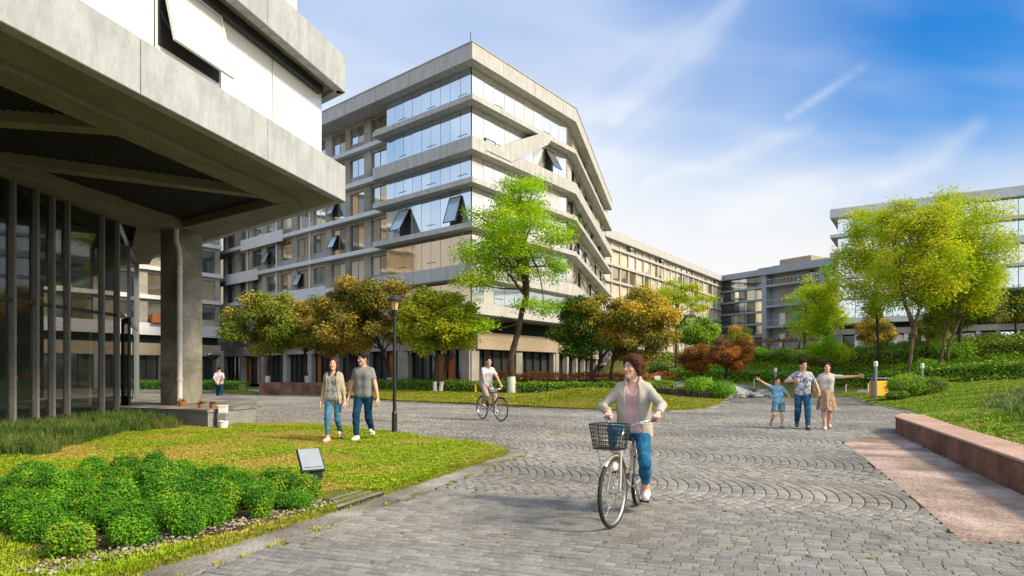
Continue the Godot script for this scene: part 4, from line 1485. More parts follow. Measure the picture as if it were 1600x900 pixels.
# ------------------------------------------------------------------ plants
# leaves spread over the shells of many clumps; clumps: [centre, radii, colour]
func foliage(m: MB, clumps: Array, per: int, size: float, up := 0.55, slim := 0.5, loose := 0.0) -> void:
	m.colored = true
	for c in clumps:
		var ce: Vector3 = c[0]
		var r: Vector3 = c[1]
		var k: Color = c[2]
		var n := int(5.0 * per * (c[3] if c.size() > 3 else 1.0))
		for i in n:
			var u := rdir()
			var q := pow(rng.randf(), 0.42) * rf(0.85, 1.12)
			if loose > 0.0:
				q = pow(rng.randf(), 0.5) * rf(0.75, 1.0 + loose)
			var p := ce + u * r * q
			var nr := (u * (1.0 - up) + Vector3.UP * up + rdir() * 0.6).normalized()
			var b := rf(0.82, 1.18)
			m.col = Color(k.r * b * rf(0.9, 1.12), k.g * b, k.b * b)
			if loose == 0.0 and rng.randf() < 0.03:
				m.col = Color(0.22, 0.15, 0.05) * b
			var s := size * 0.76 * rf(0.7, 1.5)
			m.leaf(p, nr, rdir() + u * 0.5, s, s * slim)

func crown_clumps(ce: Vector3, r: Vector3, n: int, cr: float, cols: Array, flat := 0.7, shell := 0.55) -> Array:
	var out := []
	for i in n:
		var u := rdir()
		var q := lerpf(shell, 1.0, pow(rng.randf(), 0.6))
		if rng.randf() < 0.2:
			q = rf(0.1, 0.7)
		var p := ce + u * r * q
		var s := cr * rf(0.65, 1.35)
		out.append([p, Vector3(s, s * flat, s), cols[rng.randi() % cols.size()], s * s / (cr * cr)])
	return out

func branch(m: MB, a: Vector3, b: Vector3, r0: float, r1: float, sag := 0.12) -> void:
	var pts := []
	var rad := []
	var off := rdir() * a.distance_to(b) * sag
	for i in 6:
		var t := i / 5.0
		pts.append(a.lerp(b, t) + off * sin(PI * t) + Vector3.UP * sin(PI * t) * a.distance_to(b) * 0.05)
		rad.append(lerpf(r0, r1, pow(t, 0.8)))
	m.tube(pts, rad, 7, false)

# trunk: points from the ground up; limbs spring from its upper part to some clumps
func tree(called: String, label: String, at: Vector3, trunks: Array, r0: float, clumps: Array, per: int, leaf: float, o := {}) -> Node3D:
	var t := thing(called, label, "tree", at, 0.0, o.get("group", ""))
	var tm := MB.new()
	for tr in trunks:
		var pts := []
		var rad := []
		var n: int = tr.size()
		for i in n - 1:
			for k in 4:
				var f := k / 4.0
				pts.append(tr[i].lerp(tr[i + 1], f) + Vector3(rf(-1, 1), 0, rf(-1, 1)) * r0 * 0.25)
		pts.append(tr[n - 1])
		pts[0] = tr[0]
		for i in pts.size():
			rad.append(r0 * lerpf(1.0, 0.42, float(i) / (pts.size() - 1)) * (1.25 if i == 0 else 1.0) * rf(0.94, 1.06))
		pts.push_front(tr[0] - Vector3(0, 0.4, 0))
		rad.push_front(r0 * 1.4)
		tm.tube(pts, rad, 9)
		if o.has("wash"):
			var w := MB.new()
			var b: Vector3 = tr[0].lerp(tr[1], minf(1.0, o.wash / maxf(0.1, tr[1].y - tr[0].y)))
			w.tube([tr[0] - Vector3(0, 0.3, 0), tr[0], tr[0].lerp(b, 0.5), b], [r0 * 1.5, r0 * 1.36, r0 * 1.18, r0 * 1.13], 10)
			obj("trunk_paint", w, M.limewash, t)
	var limb: int = o.get("limbs", 14)
	for i in mini(limb, clumps.size()):
		var c: Array = clumps[i * clumps.size() / maxi(1, mini(limb, clumps.size()))]
		var tr: Array = trunks[i % trunks.size()]
		var f := rf(0.5, 1.0)
		var n2: int = tr.size()
		var pos := f * (n2 - 1)
		var i0 := mini(int(pos), n2 - 2)
		var a: Vector3 = tr[i0].lerp(tr[i0 + 1], pos - i0)
		if c[0].y < a.y - 0.3:
			a = tr[i0].lerp(tr[i0], 0.5)
		branch(tm, a, c[0], r0 * lerpf(0.55, 0.3, f), r0 * 0.09)
	obj("trunk", tm, o.get("bark", M.bark), t)
	var cm := MB.new()
	foliage(cm, clumps, per, leaf, o.get("up", 0.55), o.get("slim", 0.5), o.get("loose", 0.55))
	obj("crown", cm, o.get("mat", M.leaf), t)
	return t

func hedge_line(called: String, label: String, pts: Array, hf: Callable, w: float, h: float, per_m: int, leaf: float, cols: Array, cat := "hedge") -> Node3D:
	var m := MB.new()
	m.colored = true
	for i in pts.size() - 1:
		var a: Vector2 = pts[i]
		var b: Vector2 = pts[i + 1]
		var t := (b - a).normalized()
		var nrm := Vector2(-t.y, t.x)
		var L := a.distance_to(b)
		for k in int(L * per_m):
			var p := a.lerp(b, rng.randf())
			# on the skin of a rounded box
			var ang := rf(-0.15, PI + 0.15)
			var x := clampf(cos(ang) * 1.5, -1.0, 1.0) * w * 0.5
			var y := clampf(sin(ang) * 1.4, 0.0, 1.0) * h
			var bump := 1.0 + 0.10 * sin(p.x * 3.1) * cos(p.y * 2.3) + rf(-0.1, 0.08)
			p += nrm * x * bump
			var k2: Color = cols[rng.randi() % cols.size()]
			var br := rf(0.7, 1.3)
			m.col = Color(k2.r * br, k2.g * br, k2.b * br)
			var u := (Vector3(nrm.x * x / w, y / h * 0.8, -nrm.y * x / w) + rdir() * 0.6).normalized()
			var s := leaf * rf(0.7, 1.3)
			m.leaf(P(p.x, p.y, hf.call(p.x, p.y) + 0.02 + y * bump * rf(0.8, 1.0)), u, rdir(), s, s * 0.55)
	var root := thing(called, label, cat)
	var core := MB.new()
	for i in pts.size() - 1:
		var T := frame(pts[i], pts[i + 1])
		var L: float = pts[i].distance_to(pts[i + 1])
		var n := maxi(1, int(L / 2.0))
		for k in n:
			var c: Vector2 = pts[i].lerp(pts[i + 1], (k + 0.5) / n)
			var y0: float = hf.call(c.x, c.y)
			core.box(Vector3(L * k / n, y0 - 0.2 - T.origin.y, -w * 0.28), Vector3(L * (k + 1) / n, y0 + h * 0.66 - T.origin.y, w * 0.28), T, 0.05)
	obj("twigs", core, M.twig, root)
	var f := obj("foliage", m, M.leaf, root)
	return root

func bush_mesh(r: float, h: float, n: int, leaf: float, cols: Array, lumps := 9) -> MB:
	var m := MB.new()
	var cl := []
	for i in lumps:
		var a := TAU * i / lumps + rf(-0.4, 0.4)
		var q := r * rf(0.25, 0.62)
		cl.append([Vector3(cos(a) * q, h * rf(0.32, 0.68), sin(a) * q), Vector3(r * 0.5, h * 0.36, r * 0.5) * rf(0.8, 1.15), cols[rng.randi() % cols.size()]])
	cl.append([Vector3(0, h * 0.66, 0), Vector3(r * 0.5, h * 0.34, r * 0.5), cols[0]])
	foliage(m, cl, int(n / (2.3 if r < 0.3 else 1.2) / cl.size() / 1.28), leaf, 0.45)
	return m

func bush(called: String, label: String, at: Vector3, r: float, h: float, n: int, leaf: float, cols: Array, group := "") -> Node3D:
	var t := thing(called, label, "shrub", at, rng.randf() * TAU, group)
	var st := MB.new()
	for i in 5:
		var u := rdir()
		st.tube([Vector3(u.x * 0.05, -0.1, u.z * 0.05), Vector3(u.x * r * 0.3, h * 0.35, u.z * r * 0.3), Vector3(u.x * r * 0.5, h * 0.7, u.z * r * 0.5)], [r * 0.03, r * 0.02, r * 0.01], 5)
	obj("stems", st, M.bark, t)
	obj("foliage", bush_mesh(r, h, n, leaf, cols), M.leaf, t)
	return t

const ORD := ["first", "second", "third", "fourth", "fifth", "sixth", "seventh", "eighth", "ninth", "tenth", "eleventh", "twelfth", "thirteenth", "fourteenth", "fifteenth", "sixteenth", "seventeenth", "eighteenth", "nineteenth", "twentieth"]

func build_plants() -> void:
	var lime := [Color(0.365, 0.574, 0.0144), Color(0.26, 0.47, 0.0144), Color(0.487, 0.626, 0.024)]
	var yel := [Color(0.51, 0.58, 0.022), Color(0.44, 0.55, 0.020), Color(0.36, 0.49, 0.018), Color(0.56, 0.58, 0.028)]
	var olive := [Color(0.19, 0.25, 0.022), Color(0.25, 0.29, 0.026), Color(0.33, 0.31, 0.036), Color(0.13, 0.18, 0.02)]
	var brown := [Color(0.27, 0.22, 0.033), Color(0.35, 0.27, 0.04), Color(0.18, 0.18, 0.026), Color(0.44, 0.32, 0.05)]
	var gold := [Color(0.58, 0.43, 0.04), Color(0.46, 0.34, 0.035), Color(0.28, 0.25, 0.027)]
	var dark := [Color(0.0508, 0.109, 0.0168), Color(0.0725, 0.145, 0.0192), Color(0.116, 0.174, 0.0216)]
	var rust := [Color(0.246, 0.109, 0.042), Color(0.319, 0.131, 0.036), Color(0.189, 0.116, 0.048), Color(0.406, 0.16, 0.036)]
	# tall tiered tree in front of the corner: tiers of flat sprays
	var cl := []
	for tier in [[-2.0, 4.1, 0.0, 1.1, 6], [1.7, 5.0, 0.2, 1.5, 9], [-1.4, 6.5, 0.3, 2.0, 14], [1.2, 7.2, -0.4, 2.3, 22], [-0.8, 8.0, 0.0, 2.9, 30], [0.9, 8.9, 0.4, 2.9, 30], [-0.4, 9.9, -0.3, 2.6, 26], [0.5, 10.9, 0.2, 2.1, 18], [0.5, 11.9, 0, 1.3, 11]]:
		for i in tier[4]:
			var a := rng.randf() * TAU
			var q: float = tier[3] * 0.88 * sqrt(rng.randf())
			var s := rf(0.5, 0.95)
			cl.append([Vector3(tier[0] + cos(a) * q, tier[1] + rf(-0.5, 0.5), tier[2] + sin(a) * q), Vector3(s, s * 0.45, s), lime[rng.randi() % 3], s * s * 1.5])
	tree("tiered_tree", "tall tiered light green tree leaning before the block's corner", P(0.0, 36.5, 0.25), [[Vector3(0, 0, 0), Vector3(-0.1, 2.0, 0), Vector3(0.45, 4.0, 0), Vector3(0.9, 6.0, 0), Vector3(0.7, 8.5, 0), Vector3(0.4, 11.5, 0)]], 0.21, cl, 44, 0.19, {"wash": 0.95, "limbs": 34, "mat": M.leaf_soft, "up": 0.75})
	# round tree left of it
	tree("round_tree", "dense round yellow green tree behind the street lamp", P(-4.55, 38.0, 0.1), [[Vector3(0, 0, 0), Vector3(-0.05, 1.2, 0), Vector3(0.05, 2.4, 0), Vector3(0.0, 4.5, 0)], [Vector3(0.3, 0, 0.1), Vector3(0.45, 1.2, 0.1), Vector3(1.1, 2.6, 0.2)]], 0.11, crown_clumps(Vector3(0.3, 4.5, 0), Vector3(2.2, 2.1, 2.2), 84, 0.62, [Color(0.46, 0.50, 0.025), Color(0.38, 0.45, 0.022), Color(0.24, 0.33, 0.018), Color(0.56, 0.56, 0.04)]), 110, 0.22, {"wash": 0.8, "loose": 0.15})
	# brown and olive trees to the left
	tree("bronze_tree", "bronze brown tree with a broad crown left of the street lamp", P(-7.7, 40.5, 0.1), [[Vector3(0, 0, 0), Vector3(-0.1, 1.6, 0), Vector3(-0.7, 3.2, 0), Vector3(-1.4, 5.2, 0)]], 0.15, crown_clumps(Vector3(-1.5, 5.0, 0), Vector3(3.2, 2.3, 2.6), 66, 0.75, brown + [Color(0.174, 0.203, 0.024)]), 120, 0.21, {"wash": 1.0, "limbs": 18, "loose": 0.2})
	tree("bronze_tree", "smaller bronze tree half behind the couple", P(-10.6, 42.0, 0.05), [[Vector3(0, 0, 0), Vector3(0.1, 1.6, 0), Vector3(0.3, 3.0, 0), Vector3(0.1, 4.6, 0)]], 0.13, crown_clumps(Vector3(-0.6, 4.3, 0), Vector3(2.0, 1.7, 1.8), 36, 0.65, brown), 110, 0.20, {"wash": 0.9, "loose": 0.2})
	tree("olive_tree", "wide olive green tree rising from the brown planter", P(-17.0, 44.5, 0.5), [[Vector3(0, 0, 0), Vector3(0.05, 1.4, 0), Vector3(0.2, 3.0, 0), Vector3(0.0, 4.8, 0)]], 0.15, crown_clumps(Vector3(0.1, 4.3, 0), Vector3(3.1, 2.0, 2.5), 62, 0.72, olive + [Color(0.217, 0.261, 0.03)]), 120, 0.21, {"wash": 0.7, "loose": 0.2})
	tree("olive_tree", "olive tree with a thin trunk behind the planter's right end", P(-14.4, 45.0, 0.4), [[Vector3(0, 0, 0), Vector3(-0.1, 1.6, 0), Vector3(-0.2, 3.0, 0), Vector3(0.1, 4.2, 0)]], 0.12, crown_clumps(Vector3(0.2, 4.2, 0), Vector3(1.9, 1.6, 1.8), 32, 0.65, olive + brown), 110, 0.20, {"wash": 0.8, "loose": 0.2})
	# right of the tiered tree
	tree("two_tone_tree", "dark green tree with golden new leaves right of the tiered tree", P(4.6, 37.5, 0.3), [[Vector3(0, 0, 0), Vector3(0.0, 1.2, 0), Vector3(0.1, 2.6, 0), Vector3(-0.4, 4.6, 0)], [Vector3(0.1, 0.9, 0), Vector3(0.7, 2.0, 0), Vector3(1.6, 3.4, 0)]], 0.11, crown_clumps(Vector3(-0.9, 3.6, 0), Vector3(1.6, 1.8, 1.6), 34, 0.62, dark) + crown_clumps(Vector3(0.5, 4.1, 0.2), Vector3(1.7, 1.7, 1.6), 32, 0.6, gold + [Color(0.145, 0.189, 0.024)]), 125, 0.18, {"loose": 0.2})
	tree("golden_tree", "golden brown tree above the cycling woman's head", P(6.6, 37.0, 0.3), [[Vector3(0.8, 0, 0), Vector3(0.9, 1.2, 0), Vector3(1.3, 2.6, 0), Vector3(1.0, 4.4, 0)], [Vector3(-0.9, 0, -0.4), Vector3(-0.8, 1.5, -0.3), Vector3(-0.4, 3.2, 0)]], 0.12, crown_clumps(Vector3(0.8, 3.6, 0), Vector3(2.0, 1.9, 1.9), 44, 0.62, brown) + crown_clumps(Vector3(0.9, 4.6, 0.2), Vector3(1.9, 1.2, 1.7), 26, 0.6, gold + [Color(0.551, 0.435, 0.036)]), 125, 0.18, {"limbs": 16, "loose": 0.2})
	# small rust coloured pair near the rounded bushes
	tree("rust_tree", "left of the two small rust red trees behind the bushes", P(11.9, 40.0, 0.15), [[Vector3(0, 0, 0), Vector3(0.05, 0.7, 0), Vector3(-0.2, 1.5, 0), Vector3(-0.4, 2.2, 0)]], 0.08, crown_clumps(Vector3(-0.1, 2.15, 0), Vector3(1.25, 0.75, 1.2), 30, 0.42, rust), 130, 0.12, {"wash": 0.35, "bark": M.bark, "loose": 0.2})
	tree("rust_tree", "right of the two small rust red trees, a white painted trunk", P(12.9, 38.7, 0.1), [[Vector3(0, 0, 0), Vector3(0.0, 0.8, 0), Vector3(0.1, 1.6, 0), Vector3(0.2, 2.4, 0)]], 0.09, crown_clumps(Vector3(0.2, 2.45, 0), Vector3(1.35, 0.9, 1.3), 34, 0.42, rust + [Color(0.522, 0.203, 0.036)]), 130, 0.12, {"wash": 0.75, "loose": 0.2})
	tree("green_tree", "rounded fresh green tree under the far wing", P(17.3, 60.0, HD(17.3, 60.0)), [[Vector3(0, 0, 0), Vector3(0, 1, 0), Vector3(0.1, 2.5, 0)]], 0.13, crown_clumps(Vector3(0, 2.3, 0), Vector3(2.0, 1.5, 1.8), 36, 0.62, [Color(0.232, 0.392, 0.024), Color(0.16, 0.304, 0.024)]), 100, 0.22, {})
	tree("small_olive_tree", "small olive tree below the balcony block", P(24.2, 69.0, HD(24.2, 69.0)), [[Vector3(0, 0, 0), Vector3(0, 1.4, 0), Vector3(0.1, 2.6, 0)]], 0.12, crown_clumps(Vector3(0, 2.7, 0), Vector3(1.5, 1.3, 1.4), 26, 0.55, olive + gold), 100, 0.22, {})
	tree("feathery_tree", "sparse feathery yellow green tree in front of the far wing", P(13.0, 51.0, HD(13.0, 51.0)), [[Vector3(0, 0, 0), Vector3(0.1, 2.5, 0), Vector3(0.0, 5.0, 0), Vector3(0.2, 7.0, 0)]], 0.12, crown_clumps(Vector3(0.2, 6.4, 0), Vector3(2.7, 1.5, 2.2), 40, 0.55, yel, 0.4), 46, 0.18, {"limbs": 22, "mat": M.leaf_soft, "up": 0.8})
	# the tall light trees on the right
	var main_cl := crown_clumps(Vector3(0.6, 7.3, 0), Vector3(2.4, 2.6, 2.2), 62, 0.72, yel) + crown_clumps(Vector3(0.1, 9.2, 0), Vector3(1.8, 1.3, 1.8), 26, 0.6, yel)
	tree("tall_lime_tree", "tall yellow green tree forking above the right hedge, white painted foot", P(21.6, 35.0, HD(21.6, 35.0) - 0.05), [[Vector3(0, 0, 0), Vector3(0.15, 1.8, 0), Vector3(0.4, 3.6, 0), Vector3(1.0, 5.4, 0), Vector3(1.1, 8.0, 0)], [Vector3(0.38, 3.5, 0), Vector3(-0.3, 5.2, 0.1), Vector3(-0.4, 7.4, 0)]], 0.11, main_cl, 58, 0.18, {"limbs": 22, "mat": M.leaf_soft, "bark": M.bark_pale, "up": 0.7})
	tree("tall_lime_tree", "tall yellow green tree left of the forked one", P(24.3, 42.5, HD(24.3, 42.5)), [[Vector3(0, 0, 0), Vector3(0.0, 2.0, 0), Vector3(-0.1, 4.0, 0), Vector3(-0.4, 9.0, 0)]], 0.105, crown_clumps(Vector3(-0.3, 7.4, 0), Vector3(2.1, 3.7, 1.9), 74, 0.74, yel), 55, 0.20, {"limbs": 18, "mat": M.leaf_soft, "up": 0.7})
	tree("tall_lime_tree", "slender lime tree further left, standing against the terrace block", P(22.9, 46.5, HD(22.9, 46.5)), [[Vector3(0, 0, 0), Vector3(0.1, 2.0, 0), Vector3(-0.1, 4.0, 0), Vector3(0.1, 6.0, 0)]], 0.13, crown_clumps(Vector3(-0.3, 4.6, 0), Vector3(1.7, 2.6, 1.6), 46, 0.62, lime + yel), 52, 0.20, {"limbs": 16, "mat": M.leaf_soft, "up": 0.7})
	tree("tall_lime_tree", "leftmost slender lime tree on the bank", P(23.4, 51.0, HD(23.4, 51.0)), [[Vector3(0, 0, 0), Vector3(-0.1, 1.6, 0), Vector3(0.0, 3.4, 0), Vector3(0.1, 5.4, 0)]], 0.12, crown_clumps(Vector3(0.2, 3.9, 0), Vector3(1.6, 2.3, 1.5), 36, 0.6, lime), 52, 0.20, {"limbs": 14, "mat": M.leaf_soft, "up": 0.7})
	tree("tall_lime_tree", "broad yellow green tree at the right of the tall group", P(25.6, 37.5, HD(25.6, 37.5)), [[Vector3(-0.6, 0, 0), Vector3(-0.3, 2.0, 0), Vector3(0.1, 3.6, 0), Vector3(0.7, 7.5, 0)], [Vector3(0.3, 0, -0.5), Vector3(0.2, 1.8, -0.4), Vector3(1.2, 4.4, -0.2), Vector3(1.7, 6.5, 0)]], 0.09, crown_clumps(Vector3(0.6, 7.4, 0), Vector3(2.5, 3.4, 2.2), 92, 0.74, yel), 58, 0.19, {"limbs": 22, "mat": M.leaf_soft, "bark": M.bark_pale, "up": 0.7})
	tree("tall_lime_tree", "low spreading lime tree by the right edge of the tall group", P(27.6, 39.5, HD(27.6, 39.5)), [[Vector3(0, 0, 0), Vector3(0.0, 1.6, 0), Vector3(0.2, 3.0, 0), Vector3(0.4, 4.6, 0)]], 0.13, crown_clumps(Vector3(0.0, 4.9, 0), Vector3(1.8, 2.8, 1.8), 60, 0.65, yel + [Color(0.29, 0.348, 0.036)]), 90, 0.19, {"limbs": 14, "mat": M.leaf_soft, "up": 0.7})
	tree("shade_tree", "darker olive tree under the tall yellow green ones", P(29.6, 42.5, HD(29.6, 42.5)), [[Vector3(0, 0, 0), Vector3(0.1, 1.2, 0), Vector3(0.1, 2.6, 0)]], 0.13, crown_clumps(Vector3(0.0, 2.9, 0), Vector3(3.0, 1.2, 2.4), 46, 0.62, [Color(0.145, 0.203, 0.024), Color(0.217, 0.246, 0.036), Color(0.102, 0.145, 0.024)]), 90, 0.19, {"wash": 0.9})
	tree("sapling_tree", "thin young tree with a few leaves before the terrace block", P(21.0, 42.0, HD(21.0, 42.0)), [[Vector3(0, 0, 0), Vector3(0.05, 1.2, 0), Vector3(0.0, 2.6, 0)]], 0.06, crown_clumps(Vector3(0.0, 2.7, 0), Vector3(1.2, 0.7, 1.1), 18, 0.4, lime), 60, 0.16, {"mat": M.leaf_soft, "up": 0.8})
	tree("round_brown_tree", "round brown tree at the terrace, between tall trunks", P(34.0, 60.0, HD(34.0, 60.0)), [[Vector3(0, 0, 0), Vector3(0, 1.0, 0), Vector3(0, 2.0, 0)]], 0.12, crown_clumps(Vector3(0, 2.2, 0), Vector3(1.6, 1.3, 1.5), 26, 0.5, brown + gold), 100, 0.2, {})
	tree("round_brown_tree", "round brown tree half hidden right of the forked trunk", P(39.5, 60.0, HD(39.5, 60.0)), [[Vector3(0, 0, 0), Vector3(0, 1.0, 0), Vector3(0, 2.0, 0)]], 0.12, crown_clumps(Vector3(0, 2.2, 0), Vector3(1.5, 1.3, 1.5), 24, 0.5, brown + olive), 100, 0.2, {})
	tree("edge_tree", "small dark tree at the right edge of the terrace", P(36.6, 46.5, HD(36.6, 46.5)), [[Vector3(0, 0, 0), Vector3(0, 1.6, 0), Vector3(0.1, 3.0, 0)]], 0.10, crown_clumps(Vector3(0, 3.3, 0), Vector3(1.5, 1.4, 1.4), 22, 0.5, olive + dark), 100, 0.19, {"wash": 0.8})
	# hedges
	var hg := [Color(0.145, 0.29, 0.0168), Color(0.217, 0.362, 0.0216), Color(0.102, 0.217, 0.0144)]
	hedge_line("clipped_hedge", "long low clipped hedge along the back of the mound lawn", [Vector2(-10.0, 41.5), Vector2(-6.0, 39.6), Vector2(-2.0, 37.4), Vector2(2.0, 36.3), Vector2(6.0, 36.6), Vector2(9.6, 38.6)], HB, 0.9, 0.62, 800, 0.11, hg)
	hedge_line("red_leaf_row", "row of red leaved plants behind the clipped hedge", [Vector2(-1.4, 40.2), Vector2(3.0, 38.6), Vector2(6.5, 38.9), Vector2(10.0, 40.2)], HB, 0.8, 1.05, 700, 0.13, [Color(0.55, 0.13, 0.04), Color(0.62, 0.19, 0.06), Color(0.38, 0.12, 0.035), Color(0.20, 0.22, 0.03)], "plants")
	hedge_line("dark_hedge", "low dark hedge in front of the court wing", [Vector2(-34.0, 56.0), Vector2(-28.0, 55.0), Vector2(-21.5, 51.0)], func(_x, _d): return 0.0, 1.2, 0.75, 600, 0.13, [Color(0.058, 0.16, 0.0144), Color(0.087, 0.217, 0.0168)])
	# bank planting: hedge rows that climb the slope
	var bank := [Color(0.16, 0.27, 0.02), Color(0.22, 0.33, 0.024), Color(0.28, 0.34, 0.03), Color(0.12, 0.22, 0.018)]
	for i in [0, 3]:
		var pts := []
		for q in [[12.5, 50.5], [16.8, 47.6], [20.8, 42.3], [24.2, 37.0], [30.0, 32.6], [36.0, 30.0]]:
			var dirn := Vector2(0.55, 0.83)
			pts.append(Vector2(q[0], q[1]) + dirn * (0.5 + i * 1.5))
		hedge_line("bank_hedge", ["clipped hedge at the foot of the planted bank", "second hedge row up the planted bank", "third hedge row up the planted bank", "topmost hedge row of the planted bank"][i], pts, HD, 1.7, [0.95, 0.75, 0.8, 0.95][i], 950, 0.15, bank if i else hg)
	var slope := PackedVector2Array([Vector2(11.5, 50.5), Vector2(16.8, 46.6), Vector2(20.8, 41.3), Vector2(24.2, 36.0), Vector2(30.0, 31.6), Vector2(37.0, 28.8), Vector2(42.0, 36.0), Vector2(34.0, 40.0), Vector2(28.0, 45.0), Vector2(24.5, 50.0), Vector2(19.0, 57.0), Vector2(12.0, 58.0)])
	var sp := Node3D.new()
	sp.name = "slope_planting"
	add_child(sp)
	tag(sp, "dense low evergreen planting that covers the whole bank", "ground cover")
	var lm := MB.new()
	lm.colored = true
	for i in 26:
		lm.col = Color.WHITE * rf(0.75, 1.2)
		var u := rdir()
		lm.leaf(Vector3(u.x * 0.24, absf(u.y) * 0.34, u.z * 0.24), (Vector3(u.x, absf(u.y) + 0.6, u.z) + rdir() * 0.6).normalized(), rdir(), rf(0.10, 0.17), 0.085)
	lawn_tufts("leaf_tufts", slope, HD, 22.0, lm.mesh(), Color(0.22, 0.32, 0.022), Color(0.33, 0.36, 0.04), 0.25, sp)
	# loose bushes along the top of the bank
	var tops := [[16.0, 53.0, 1.6, 1.5, 0], [19.3, 52.0, 1.9, 1.8, 1], [21.3, 50.0, 1.7, 1.7, 0], [23.2, 47.2, 1.6, 1.5, 2], [25.0, 45.0, 1.5, 1.5, 0], [27.0, 42.5, 1.6, 1.5, 1], [27.4, 39.6, 1.3, 1.8, 1], [30.5, 41.0, 1.7, 1.6, 2], [33.0, 39.5, 1.8, 1.6, 0], [35.5, 38.5, 1.7, 1.7, 1], [38.0, 38.0, 1.8, 1.6, 0], [31.8, 38.0, 1.4, 1.3, 2], [12.8, 54.0, 1.5, 1.3, 2], [24.8, 37.8, 1.0, 1.9, 1]]
	var tl := ["leftmost mid green bush on the bank top", "broad bright bush on the bank above the family", "bright green bush beside the broad one", "grey green bush above the boy's mother", "bush at the foot of the slender limes", "bush under the left tall lime tree", "upright bush behind the forked trunk", "low bush right of the forked tree", "wide bush on the terrace edge", "bright bush near the right edge of the bank", "rightmost bush on the bank", "small bush in front of the shade tree", "bush at the bank's left end, below the far wing", "tall narrow bright bush just right of the forked trunk"]
	var sets := [[Color(0.102, 0.217, 0.0168), Color(0.145, 0.29, 0.0216)], [Color(0.145, 0.334, 0.0168), Color(0.217, 0.406, 0.024)], [Color(0.116, 0.174, 0.036), Color(0.174, 0.232, 0.054)]]
	for i in tops.size():
		var q: Array = tops[i]
		bush("bank_bush", tl[i], P(q[0], q[1], HD(q[0], q[1]) - 0.1), q[2], q[3] * 0.68, 3600, 0.16, sets[q[4]], "")
	# rounded bushes by the lawns
	bush("round_bush", "left of the two rounded bushes by the low stone wall", P(9.55, 32.6, HB(9.55, 32.6) - 0.03), 0.9, 1.15, 4200, 0.085, [Color(0.16, 0.362, 0.0144), Color(0.232, 0.45, 0.0192)])
	bush("round_bush", "right and lower of the two rounded bushes by the stone wall", P(10.35, 32.0, HB(10.35, 32.0) - 0.03), 0.85, 0.95, 3800, 0.085, [Color(0.131, 0.319, 0.0144), Color(0.189, 0.392, 0.0192)])
	bush("round_bush", "largest rounded bush on the right lawn", P(18.3, 29.6, HD(18.3, 29.6) - 0.05), 1.05, 1.2, 4600, 0.085, [Color(0.174, 0.319, 0.0168), Color(0.246, 0.392, 0.024)])
	bush("round_bush", "dark little bush left of the largest one", P(17.45, 29.0, HD(17.45, 29.0) - 0.05), 0.5, 0.5, 1800, 0.085, [Color(0.102, 0.203, 0.0168), Color(0.145, 0.275, 0.0216)])
	bush("round_bush", "low wide bush right of the largest one", P(19.4, 29.8, HD(19.4, 29.8) - 0.05), 1.0, 0.9, 3600, 0.085, [Color(0.145, 0.261, 0.0168), Color(0.232, 0.348, 0.024)])
	# flowering ground cover on the right lawn, long dark grass by the pavilion
	var tuft := grass_tuft(12, 0.34, 0.10, 9, 0.012)
	var bed2 := PackedVector2Array([Vector2(9.0, 11.2), Vector2(10.4, 13.2), Vector2(12.4, 16.6), Vector2(15.0, 20.4), Vector2(18.2, 24.0), Vector2(21.5, 24.0), Vector2(17.0, 17.5), Vector2(12.5, 12.0), Vector2(10.4, 10.2)])
	var gc := Node3D.new()
	gc.name = "ground_cover"
	add_child(gc)
	tag(gc, "pale grey green ground cover plants on the right lawn", "plants")
	lawn_tufts("leaf_tufts", bed2, HD, 20.0, tuft, Color(0.12, 0.19, 0.035), Color(0.26, 0.27, 0.19), 0.25, gc)
	var bed3 := PackedVector2Array([Vector2(-10.45, 16.9), Vector2(-8.3, 16.0), Vector2(-8.0, 15.3), Vector2(-8.4, 13.6), Vector2(-8.0, 11.8), Vector2(-7.6, 10.4), Vector2(-8.6, 9.6), Vector2(-10.4, 9.4)])
	var lg := Node3D.new()
	lg.name = "long_grass"
	add_child(lg)
	tag(lg, "long dark green tufted grass along the foot of the glazing", "grass")
	lawn_tufts("grass_tufts", bed3, HA, 75.0, grass_tuft(24, 0.33, 0.16, 10, 0.006), Color(0.085, 0.15, 0.03), Color(0.15, 0.19, 0.045), 0.15, lg)
	# the boxwood bed in front: many small shrubs, four kinds turned about
	var box := []
	var bc := [Color(0.085, 0.27, 0.012), Color(0.14, 0.35, 0.016), Color(0.055, 0.20, 0.012), Color(0.20, 0.37, 0.02)]
	var placed := []
	var tries := 0
	while placed.size() < 105 and tries < 6000:
		tries += 1
		var p := Vector2(rf(-6.6, -1.9), rf(4.4, 7.9))
		if not Geometry2D.is_point_in_polygon(p, BED):
			continue
		var ok := true
		for q in placed:
			if p.distance_to(q) < 0.268:
				ok = false
		if ok:
			placed.append(p)
	var rows := {}
	for p in placed:
		var r := clampi(int((p - Vector2(-2.5, 5.0)).dot(Vector2(-0.936, 0.353)) / 0.42), 0, 9)
		if not rows.has(r):
			rows[r] = []
		rows[r].append(p)
	for r in rows:
		rows[r].sort_custom(func(a, b): return a.dot(RW) > b.dot(RW))
